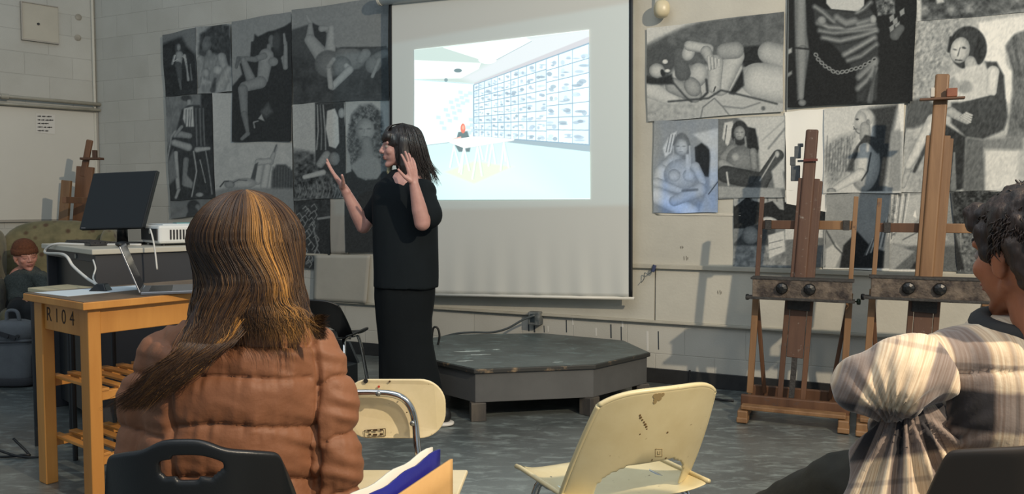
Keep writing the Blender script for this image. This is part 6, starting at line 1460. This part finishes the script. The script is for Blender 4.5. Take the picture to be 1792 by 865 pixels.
def jacket_post(co, me):
    n = normals_of(me); x = (co[:, 0]/co[:, 1])*1400+896; y = 360+(CAMZ-co[:, 2])/co[:, 1]*1400
    slv_r = np.clip((x-548-6*np.sin(y/60))/10, 0, 1); slv_l = np.clip((290-x)/14, 0, 1)
    def quilt(yy, seams):
        d = np.min(np.abs(yy[:, None]-np.array(seams)[None, :]), axis=1); return d
    yb = y+4*np.sin(x/45)+.018*(x-420); ys = y+.42*(x-575)+3*np.sin(x/9)
    yl = y-.30*(x-250)
    seam_b = [560, 604, 664, 752, 845, 940]; seam_s = [560, 668, 776, 880, 960]
    d = quilt(yb, seam_b)*(1-slv_r)*(1-slv_l)+quilt(ys, seam_s)*slv_r+quilt(yl, [560, 660, 765, 870])*slv_l
    bulge = .010*(1-np.exp(-(d/15)**1.1))-.004
    bulge -= .0055*np.exp(-(d/2.6)**2)
    g = np.exp(-((x-(551+3*np.sin(y/25)))/4.5)**2)*np.clip((y-575)/20, 0, 1)+.7*np.exp(-((x-292)/6)**2)*np.clip((y-600)/20, 0, 1)
    bulge -= .012*g
    C3 = np.stack([x/24+.25*y/24, co[:, 1]*5, y/70], 1); w1 = vnoise3(C3, (1, 1, 1), 4)-.5; C4 = np.stack([x/9+.2*y/24, co[:, 1]*12, y/42+x/60], 1); w2_ = vnoise3(C4, (1, 1, 1), 8)-.5
    C5 = np.stack([x/55, co[:, 1]*4, y/15-x/60], 1); w3 = vnoise3(C5, (1, 1, 1), 12)-.5
    k = np.exp(-(d/26)**2)
    edge = np.clip((x-480)/70, 0, 1)*(1-slv_r)
    bulge += w1*(.004+.004*k)+w2_*(.0065*k+.0015)+w3*(.005+.012*edge+.007*slv_r+.004*slv_l)
    return co+n*bulge[:, None]
jk = blob('padded_jacket', mb, M_jk, wm, voxel=.0055, smooth=8, post=jacket_post)
# long hair: dense guides over the head, one lock swept down to the left
M_h2 = mat('brown_hair', (.30, .18, .10), .33, spec=.6)
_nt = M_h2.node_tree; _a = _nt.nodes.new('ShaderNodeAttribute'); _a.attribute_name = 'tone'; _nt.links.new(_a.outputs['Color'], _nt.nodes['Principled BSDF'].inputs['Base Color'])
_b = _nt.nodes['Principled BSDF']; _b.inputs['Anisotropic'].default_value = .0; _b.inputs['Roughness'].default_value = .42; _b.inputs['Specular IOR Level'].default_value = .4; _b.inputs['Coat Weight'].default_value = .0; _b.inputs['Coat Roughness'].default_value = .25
def tone_strands(name, curves, tones, rad, m, par, seg=3):
    o = strands(name, curves, rad, m, par, seg); me = o.data; at_ = me.color_attributes.new('tone', 'FLOAT_COLOR', 'POINT')
    cols = np.concatenate([np.tile(np.append(to_lin(np.array(t)), 1.0), (len(c)*seg, 1)) for c, t in zip(curves, tones)]); at_.data.foreach_set('color', cols.ravel()); return o
hc = Q(432, 432, .03); HWR = HW.to_3x3().to_4x4()
M_h2b = mat('brown_hair_under', (.22, .13, .08), .5, nscale=1, col2=(.15, .09, .06), stretch=(70, 70, 5), bump=.4, bscale=2.5)
mb = MB(); mb.ell(Q(432, 432, .03), (.114, .114, .114)); mb.loft([rg(432, 420, 82, .03, .104, e=2), rg(432, 490, 86, .03, .106, e=2), rg(436, 535, 84, .0, .10, e=2), rg(446, 562, 66, -.01, .07, e=2)], cap=True)
mb.tube([Q(385, 520, -.03), Q(352, 580, -.075), Q(322, 635, -.11), Q(285, 680, -.11)], [.045, .035, .024, .012], 14)
blob('hair', mb, M_h2b, wm, voxel=.007, smooth=4, post=cloth_post(.005, (60, 60, 8), 6))
rs = np.random.RandomState(11); cs = []; tn = []
crown = Vector(Q(438, 329, .0)); 
NS = 8500
for i in range(NS):
    th = rs.uniform(-2.45, 2.45); cl = round(th*11)/11*.18+th*.82; lift = rs.uniform(0, .010)
    R_ = .119+lift
    def onhead(phi, th_, R=None):
        R = R or R_; return hc+Vector((R*math.sin(phi)*math.sin(th_), -R*math.sin(phi)*math.cos(th_)*1.0, R*math.cos(phi)))
    pts = [onhead(.06+rs.uniform(0, .1), cl*.8), onhead(.5, cl), onhead(1.0, cl), onhead(1.5, cl)]
    jit = rs.normal(0, .006, 3); x0 = 432+.121*786*math.sin(cl); d0 = .03-.121*math.cos(cl)-lift*.6
    if cl < -.10 or rs.rand() < .10:            # joins the lock that falls down the left of the back
        v = np.clip((-cl)/2.45, 0, 1); L = rs.uniform(.35, 1)
        xa = x0-4*v
        pts += [Q(xa*.8+.2*380+rs.normal(0, 2), 490, d0*.85-.018), Q(xa*.55+.45*352+rs.normal(0, 5), 545, d0*.5-.062), Q(xa*.30+.70*338+rs.normal(0, 9), 600, -.128), Q(322-40*v+rs.normal(0, 13), 650, -.145), Q(322-40*v-(78*L)+rs.normal(0, 13), 650+66*L+rs.normal(0, 5), -.135)]
    elif cl > .75:                              # right-hand side, ends flick outwards
        v = min(1, (cl-.75)/1.15)
        pts += [Q(x0+3, 485, d0), Q(x0+8+jit[1]*300, 525, d0*.9-.01), Q(534+12*v+jit[0]*500, 560, -.07+.03*v), Q(556+jit[1]*900+8*v, 584+rs.uniform(-34, 12), -.075)]
    else:
        v = (cl+.10)/.85; ex = 400+112*v+rs.normal(0, 8)
        pts += [Q(x0+2+jit[0]*200, 490, d0), Q(x0*.7+ex*.3+4, 530, d0*.9-.012), Q(ex+14*v, 556+rs.uniform(-10, 6), -.108+.02*v), Q(ex+24*v+rs.normal(0, 9), 580+10*v+rs.uniform(-30, 14)+(rs.uniform(0, 45) if rs.rand() < .22 else 0), -.104+.012*v)]
    c = np_curve(pts, 26); w_ = np.linspace(0, 1, 26)[:, None]; c += np.sin(w_*rs.uniform(6, 12)+rs.uniform(0, 6))*rs.normal(0, .0015, 3)*w_
    cs.append(c); g = np.clip(rs.normal(.12, .13)+.68*math.exp(-((cl-.62)/.26)**2)*((1 if rs.rand() < .7 else .2) if cl > -.10 else 0), 0, 1); d_ = np.array((.165, .115, .09)); l_ = np.array((.78, .56, .28)); tn.append(tuple(d_*(1-g)+l_*g))  # golden tone on the right strands paints in the lamp's highlight
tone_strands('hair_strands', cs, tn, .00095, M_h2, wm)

# black chair behind her back
def hole_back(name, label, base, rz, m, width, h0, h1, hole):
    t = thing(name, label, 'chair', base, rz); nu, nv = 60, 36; vs = []; fs = []
    def top(u): return h1-.045*abs(u)**2.2+.018*math.exp(-(u/.33)**4)-.10*max(0, abs(u)-.86)/.14*abs(u)
    for j in range(nv+1):
        v = j/nv
        for i in range(nu+1):
            u = i/nu*2-1; z = h0+(top(u)-h0)*v; vs.append(Vector((u*width/2*(1-.04*v), .05*v-.10*abs(u)**2.2, z)))
    for j in range(nv):
        for i in range(nu):
            uc = (i+.5)/nu*2-1; zc = (vs[j*(nu+1)+i].z+vs[(j+1)*(nu+1)+i+1].z)/2
            if hole and (abs(uc-hole[0])/hole[1])**2.6+(abs(zc-hole[2])/hole[3])**2.6 < 1: continue
            a = j*(nu+1)+i; fs.append((a, a+1, a+nu+2, a+nu+1))
    o = MB().add(vs, fs).build('backrest', m, t, local=True, smooth=True); q = o.modifiers.new('s', 'SOLIDIFY'); q.thickness = .016; q.offset = 0; q = o.modifiers.new('b', 'SMOOTH'); q.iterations = 2; q = o.modifiers.new('ss', 'SUBSURF'); q.levels = 1; q.render_levels = 1
    vs = []; fs = []
    for j in range(13):
        for i in range(17):
            u = i/16*2-1; v = j/12; vs.append(Vector((u*width*.46, -.03-v*.42, .45-.015*(1-u*u)-.03*max(0, v-.8)/.2)))
    for j in range(12):
        for i in range(16): a = j*17+i; fs.append((a, a+1, a+18, a+17))
    MB().add(vs, fs).build('seat', m, t, local=True, smooth=True, thick=.012)
    for s in (-1, 1):
        MB().tube(smoothcurve([(s*width*.40, .03, h0+.12), (s*width*.42, -.02, .47), (s*width*.42, -.06, .42), (s*width*.47, .10, .008)], 5), .012, 10).build('leg_frame', M_black if m is M_black else M_steel, t, local=True, smooth=True)
        MB().tube(smoothcurve([(s*width*.42, -.06, .42), (s*width*.42, -.36, .42), (s*width*.46, -.42, .008)], 5), .012, 10).build('leg_frame', M_black if m is M_black else M_steel, t, local=True, smooth=True)
    return t
bx_, by_ = at(342, 800, 1.56).x, 1.54
hole_back('plastic_chair', 'black plastic chair with an oval hand hole carrying the person in the brown jacket', (bx_, by_, 0), PI+.05, M_black, .40, .47, .752, (-.06, .30, .712, .022))

# ---------------------------------------------------------------- viewer in the plaid shirt
YB_ = 1.42
bo = thing('person', 'person with short dark hair and plaid shirt at the right edge, seen from behind', 'person', (at(1790, 700, YB_).x, YB_+.1, 0))
B = lambda px, py, dy=0.0: at(px, py, YB_+dy)
M_skin3 = skin('skin_tan', (.66, .42, .30), (.60, .37, .26))
HB = head_frame(B(1803, 448, .05), (-.25, .968, 0), -.08, s=1.05)
mb = MB(); head(mb, HB, neck=(.0, -.05, -.17), nr=.058)
mb.cap(B(1800, 660, .1), B(1800, 850, .1), .13, .13)
mb.cap(B(1630, 655, .07), B(1520, 672, .06), .045, .043); e_ = B(1520, 672, .06); w2 = B(1660, 690, .30); mb.cap(e_, w2, .042, .028)
hand(mb, w2, (.8, .1, -.05), (.2, -.6, .3), (0, .2, 1), 1.0, curl=(.5, .55, .6, .6))
e2_ = B(2040, 820, .15); mb.cap(B(1950, 650, .08), e2_, .05, .042); w3 = B(1860, 850, .38); mb.cap(e2_, w3, .04, .027); hand(mb, w3, (-.9, .3, 0), (0, 0, -1), (0, 1, .2), 1.0)
blob('body', mb, M_skin3, bo, voxel=.005, smooth=4, fac=.5); face_parts(HB, bo, brow=(.12, .08, .07))
def plaid_material():
    m = bpy.data.materials.new('plaid_flannel'); m.use_nodes = True; nt = m.node_tree; N = nt.nodes; L = nt.links; b = N['Principled BSDF']; b.inputs['Roughness'].default_value = .85; b.inputs['Sheen Weight'].default_value = .3
    a = N.new('ShaderNodeAttribute'); a.attribute_name = 'weave'; sp = N.new('ShaderNodeSeparateXYZ'); L.new(a.outputs['Vector'], sp.inputs[0])
    def band(sock, off):
        ad = N.new('ShaderNodeMath'); ad.operation = 'ADD'; ad.inputs[1].default_value = off; L.new(sock, ad.inputs[0])
        fr = N.new('ShaderNodeMath'); fr.operation = 'FRACT'; L.new(ad.outputs[0], fr.inputs[0])
        r = N.new('ShaderNodeValToRGB'); el = r.color_ramp.elements; el[0].position = 0; el[0].color = (0, 0, 0, 1); el[1].position = .30; el[1].color = (0, 0, 0, 1)
        for p, c in ((.34, 1.0), (.62, 1.0), (.66, .0), (.80, .0), (.815, .45), (.84, .45), (.855, 0)):
            q = el.new(p); q.color = (c, c, c, 1)
        L.new(fr.outputs[0], r.inputs[0]); return r.outputs[0]
    bx1 = band(sp.outputs['X'], 0.0); bz1 = band(sp.outputs['Y'], .0)
    ad = N.new('ShaderNodeMix'); ad.data_type = 'RGBA'; ad.blend_type = 'ADD'; ad.inputs[0].default_value = 1; L.new(bx1, ad.inputs[6]); L.new(bz1, ad.inputs[7])
    ml = N.new('ShaderNodeMath'); ml.operation = 'MULTIPLY'; ml.inputs[1].default_value = .5; sep = N.new('ShaderNodeSeparateColor'); 
    # sum of the two bands / 2 (kept unclamped)
    m1 = N.new('ShaderNodeMath'); m1.operation = 'ADD'; L.new(bx1, m1.inputs[0]); L.new(bz1, m1.inputs[1]); L.new(m1.outputs[0], ml.inputs[0])
    r = N.new('ShaderNodeValToRGB'); el = r.color_ramp.elements; el[0].position = 0; el[0].color = (*lin((.86, .79, .68)), 1); el[1].position = 1; el[1].color = (*lin((.13, .12, .14)), 1); q = el.new(.5); q.color = (*lin((.52, .47, .44)), 1)
    L.new(ml.outputs[0], r.inputs[0])
    # fine thread stripes
    tc = N.new('ShaderNodeMapping'); tc.inputs['Scale'].default_value = (26, 1.2, 1); L.new(a.outputs['Vector'], tc.inputs[0]); n = N.new('ShaderNodeTexNoise'); n.inputs['Scale'].default_value = 1.6; n.inputs['Detail'].default_value = 5; L.new(tc.outputs[0], n.inputs['Vector'])
    rr = N.new('ShaderNodeValToRGB'); rr.color_ramp.elements[0].position = .38; rr.color_ramp.elements[0].color = (.62, .50, .42, 1); rr.color_ramp.elements[1].position = .62; L.new(n.outputs['Fac'], rr.inputs[0])
    mx = N.new('ShaderNodeMix'); mx.data_type = 'RGBA'; mx.blend_type = 'MULTIPLY'; mx.inputs[0].default_value = .75; L.new(r.outputs[0], mx.inputs[6]); L.new(rr.outputs[0], mx.inputs[7]); L.new(mx.outputs[2], b.inputs['Base Color'])
    n2 = N.new('ShaderNodeTexNoise'); n2.inputs['Scale'].default_value = 150; t2 = N.new('ShaderNodeTexCoord'); L.new(t2.outputs['Object'], n2.inputs['Vector']); bp_ = N.new('ShaderNodeBump'); bp_.inputs['Strength'].default_value = .2; bp_.inputs['Distance'].default_value = .002; L.new(n2.outputs['Fac'], bp_.inputs['Height']); L.new(bp_.outputs[0], b.inputs['Normal'])
    return m
M_plaid = plaid_material()
def weave(o, fn, par):
    me = o.data; n = len(me.vertices); co = np.empty(n*3); me.vertices.foreach_get('co', co); co = co.reshape(-1, 3)+np.array(par.location)
    uv = fn(co); a = me.attributes.new('weave', 'FLOAT_VECTOR', 'POINT'); a.data.foreach_set('vector', np.concatenate([uv, np.zeros((n, 1))], 1).ravel())
def fold_post(amp, ctr=None, sc=(7, 7, 7), seed=1, extra=None):
    def f(co, me):
        n = normals_of(me); d = (np.abs(vnoise3(co, sc, seed)-.5)*-2+.5)*amp+(vnoise3(co, tuple(2.3*x for x in sc), seed+1)-.5)*amp*.7
        if extra is not None: d = d+extra(co)
        return co+n*d[:, None]
    return f
def rb(cx, y, half, dy, dep, n=40, e=2.4):
    c = B(cx, y, dy); hx = half/1400*YB_; o = []
    for k in range(n):
        a = 2*PI*k/n; ca, sa = math.cos(a), math.sin(a); o.append(c+Vector((hx*math.copysign(abs(ca)**(2/e), ca), dep*math.copysign(abs(sa)**(2/e), sa), 0)))
    return o
mb = MB(); mb.loft([rb(1798, 560, 55, .08, .07), rb(1798, 580, 120, .08, .085), rb(1800, 600, 168, .08, .10), rb(1800, 650, 190, .08, .12), rb(1800, 720, 198, .08, .125), rb(1805, 790, 190, .09, .125), rb(1810, 900, 185, .10, .13)])
mb.cap(B(1648, 640, .06), B(1930, 640, .06), .055, .055)
def scr(co): return (co[:, 0]/co[:, 1])*1400+896, 360+(CAMZ-co[:, 2])/co[:, 1]*1400
def back_extra(co):
    x, y = scr(co); d = y-(655-.02*(x-1700)); yoke = -.006*np.exp(-(d/3.0)**2)+.004*np.clip(-d/25, 0, 1)
    dg = (x-1610)*.86-(y-760)*(-.5)
    ray_ = np.sin(np.arctan2(y-800, x-1600)*26)*np.clip(1-np.hypot(x-1600, y-800)/190, 0, 1)
    return yoke+.007*ray_
sb = blob('shirt_back', mb, M_plaid, bo, voxel=.006, smooth=5, post=fold_post(.010, sc=(9, 9, 5), seed=2, extra=back_extra))
weave(sb, lambda co: np.stack([(co[:, 0]-B(1700, 600).x)*5.6+.47+.0*co[:, 2], (co[:, 2])*4.4+.762], 1), bo)
mb = MB(); mb.cap(B(1606, 652, .05), B(1570, 662, .04), .070, .074); mb.cap(B(1570, 662, .04), B(1520, 672, .05), .074, .062); mb.cap(B(1520, 672, .05), B(1600, 680, .18), .058, .05); mb.cap(B(1600, 680, .18), B(1650, 690, .28), .052, .04)
def slv_extra(co):
    x, y = scr(co); r_ = np.sin(np.arctan2(y-745, x-1570)*20)*np.clip(1-np.hypot(x-1570, y-745)/130, 0, 1); return .008*r_
sl = blob('shirt_sleeve', mb, M_plaid, bo, voxel=.005, smooth=5, post=fold_post(.012, sc=(12, 12, 12), seed=7, extra=slv_extra))
def slv_uv(co):
    x, y = scr(co); return np.stack([(x-1500+.35*(y-660))*.0066+.33+co[:, 1]*.8, (y-640-.2*(x-1560))*.0040+.0], 1)
weave(sl, slv_uv, bo)
mb = MB(); mb.cap(B(1612, 700, .08), B(1575, 800, .07), .06, .075); mb.cap(B(1575, 800, .07), B(1540, 930, .07), .075, .09); mb.cap(B(1625, 760, .06), B(1600, 930, .05), .05, .07)
def drape(co):
    x, y = scr(co); a_ = np.arctan2(x-1590, y-700); return .011*np.sin(a_*24)*np.clip((y-720)/60, 0, 1)
sf = blob('shirt_front', mb, M_plaid, bo, voxel=.006, smooth=5, post=fold_post(.006, sc=(9, 9, 4), seed=9, extra=drape))
def fr_uv(co):
    x, y = scr(co); a_ = np.arctan2(x-1590, y-640); return np.stack([a_*2.6+.62, (y-700)*.0042+.20+.1*a_], 1)
weave(sf, fr_uv, bo)
mb = MB(); cr = [B(1806, 574, .07)+Vector((.085*math.cos(a), .082*math.sin(a), .012*math.sin(a))) for a in [2*PI*k/36 for k in range(37)]]; mb.tube(cr, .021, 12, cap=False)
mb.build('collar', mat('dark_collar', (.17, .17, .17), .85, bump=.1, bscale=80), bo, smooth=True)
M_olive = mat('dark_olive_cloth', (.19, .18, .14), .85, nscale=4, col2=(.13, .125, .10), bump=.3, bscale=16)
hp1 = B(1650, 920, .12); kn1 = at(1352, 905, 1.98); md_ = at(1492, 860, 1.75); mb = MB(); mb.cap(hp1, md_, .105, .092); mb.cap(md_, kn1, .092, .072); mb.cap(kn1, Vector((kn1.x+.05, kn1.y+.06, .09)), .072, .052)
hp2 = B(1900, 935, .16); kn2 = hp2+Vector((-.05, .48, .0)); kn2.z = .50; mb.cap(hp2, kn2, .10, .075); mb.cap(kn2, Vector((kn2.x, kn2.y+.06, .09)), .07, .05); mb.cap(hp1, hp2, .11, .11)
blob('trousers', mb, M_olive, bo, voxel=.009, smooth=4, post=fold_post(.012, sc=(14, 8, 14), seed=4))
for k_ in (kn1+Vector((.05, .10, 0)), kn2+Vector((0, .10, 0))):
    c = Vector((k_.x, k_.y, .045)); mb = MB(); mb.ell(c, (.05, .13, .045)); blob('shoe', mb, mat('black_shoe', 0), bo, voxel=.008, smooth=3)
mb = MB(); mb.tube([B(1806, 574, .07)+Vector((.098*math.cos(a), .095*math.sin(a), -.016+.012*math.sin(a))) for a in [2*PI*k/36 for k in range(37)]], .016, 12, cap=False)
weave(mb.build('shirt_collar', M_plaid, bo, smooth=True), lambda co: np.stack([co[:, 0]*3+.1, co[:, 2]*0+.1], 1), bo)
M_h3 = hairmat('short_dark_hair', (.20, .13, .09), (.11, .075, .055), .6)
hb = lambda x, y, z: HB @ Vector((x, y, z)); HBR = HB.to_3x3().to_4x4()
mb = MB(); mb.ell(hb(0, -.022, .045), (.092, .102, .086), HBR); mb.ell(hb(0, -.060, -.01), (.078, .062, .075), HBR); mb.cap(hb(-.045, .060, .070), hb(.045, .060, .070), .030, .030); mb.cap(hb(0, -.075, -.02), hb(0, -.075, -.075), .052, .040)
for q in (-1, 1): mb.cap(hb(q*.068, .025, .045), hb(q*.074, .020, .0), .022, .012); mb.cap(hb(q*.066, -.04, .02), hb(q*.060, -.055, -.045), .030, .02)
blob('hair', mb, M_h3, bo, voxel=.005, smooth=2, post=cloth_post(.005, (60, 60, 50), 2))
rs = np.random.RandomState(9); cs = []
for i in range(3800):
    a = rs.uniform(-PI, PI); ph = math.acos(rs.uniform(-.25, 1)); r = .098; fr_ = math.cos(a)
    if ph > 1.25 and fr_ > .15: continue
    base = Vector((r*.95*math.sin(ph)*math.sin(a), r*1.03*math.sin(ph)*fr_-.022, .040+r*.90*math.cos(ph)))
    out = Vector((math.sin(ph)*math.sin(a), math.sin(ph)*fr_, math.cos(ph))); fl = (Vector((.5, .35, .1))-out*.2-Vector((0, 0, 1))*.9*math.sin(ph)); L = rs.uniform(.025, .055)
    cs.append(np_curve([hb(*(base-out*.012)), hb(*(base+out*.006+fl*.25*L)), hb(*(base+out*.010+fl*.7*L+Vector(rs.normal(0, .004, 3)))), hb(*(base+out*(.004+rs.uniform(0, .010))+fl*1.1*L+Vector(rs.normal(0, .006, 3))))], 8))
strands('hair_strands', cs, .0016, M_h3, bo)
M_brn = mat('dark_brown_plastic', (.20, .165, .13), .5, nscale=4, namt=.15)
hole_back('plastic_chair', 'dark brown chair back at the lower right corner carrying the person in plaid', (at(1845, 820, 1.24).x, 1.20, 0), PI-.10, M_brn, .42, .47, .86, None)

# ---------------------------------------------------------------- person resting in the armchair
YA = 6.22
ar = thing('person', 'person in a rust knitted cap and grey sweater dozing in the armchair', 'person', (at(45, 500, YA).x, YA, 0))
A_ = lambda px, py, dy=0.0: at(px, py, YA+dy)
HA = head_frame(A_(45, 449, 0), (.72, -.66, 0), -.10, .10)
M_skin4 = skin('skin_pale', (.80, .58, .50), (.74, .50, .43))
mb = MB(); head(mb, HA, neck=(0, -.03, -.16), nr=.048); mb.cap(A_(45, 490, .08), A_(48, 535, .05), .12, .13)
mb.cap(A_(24, 492, .05), A_(28, 525, -.10), .04, .035); mb.cap(A_(72, 490, .0), A_(86, 520, -.08), .04, .035); w4, w5 = A_(50, 522, -.26), A_(66, 520, -.26); mb.cap(A_(28, 525, -.10), w4, .035, .025); mb.cap(A_(86, 520, -.08), w5, .035, .025)
hand(mb, w4, (.8, -.3, -.1), (0, 0, -1), (0, -1, .1), .95); hand(mb, w5, (-.8, -.3, -.1), (0, 0, -1), (0, -1, .1), .95)
blob('body', mb, M_skin4, ar, voxel=.0055, smooth=4, fac=.5); face_parts(HA, ar, closed=True, brow=(.3, .2, .14))
mb = MB(); mb.cap(A_(40, 484, .06), A_(56, 482, .02), .075, .075); mb.cap(A_(46, 500, .05), A_(50, 535, .03), .14, .15); mb.cap(A_(24, 490, .05), A_(28, 524, -.10), .062, .05); mb.cap(A_(72, 487, .0), A_(87, 518, -.08), .062, .05); mb.cap(A_(28, 524, -.10), A_(46, 522, -.24), .05, .036); mb.cap(A_(87, 518, -.08), A_(70, 520, -.24), .05, .036)
blob('sweater', mb, mat('heather_grey_knit', (.30, .32, .30), .9, nscale=90, namt=.5, bump=.5, bscale=120), ar, voxel=.010, smooth=5, post=cloth_post(.008, (12, 12, 8), 3))
ha = lambda x, y, z: HA @ Vector((x, y, z)); HAR = HA.to_3x3().to_4x4()
mb = MB(); mb.ell(ha(0, -.018, .060), (.085, .100, .082), HAR); cp = blob('knitted_cap', mb, mat('rust_knit', (.42, .24, .14), .9, nscale=80, namt=.4, bump=.6, bscale=90), ar, voxel=.006, smooth=2)
mb = MB(); mb.loft([[ha(.087*math.sin(a)*k, -.016+.101*math.cos(a)*k, z) for a in [2*PI*i/32 for i in range(32)]] for k, z in ((1.0, .020), (1.05, .022), (1.06, .045), (1.03, .066), (.98, .068))]); mb.build('cap_cuff', mat('rust_knit', 0), ar, smooth=True)
mb = MB(); hpA, hpB = A_(40, 535, -.02), A_(62, 535, -.02); kA, kB = A_(30, 540, -.42), A_(58, 545, -.42)
sA, sB = floor_at(38, 652), floor_at(62, 655)
mb.cap(hpA, hpB, .12, .12); mb.cap(hpA, kA, .085, .065); mb.cap(hpB, kB, .085, .065); mb.cap(kA, sA+Vector((0, .05, .10)), .062, .05); mb.cap(kB, sB+Vector((0, .05, .10)), .062, .05)
blob('trousers', mb, mat('black_cotton', (.08, .085, .09), .85), ar, voxel=.010, smooth=4, post=cloth_post(.008, (12, 12, 8), 8))
for s0 in (sA, sB):
    mb = MB(); mb.ell(s0+Vector((.01, -.02, .05)), (.05, .13, .048)); so = blob('shoe', mb, mat('black_shoe', 0), ar, voxel=.008, smooth=3)
    mb = MB(); sup(mb, s0+Vector((.01, -.03, .014)), (.055, .145, .014), 3); mb.build('sole', mat('white_sole', 0), so, smooth=True)
    mb = MB(); mb.ell(s0+Vector((.01, -.125, .035)), (.038, .035, .026)); mb.build('toe_cap', mat('white_sole', 0), so, smooth=True)
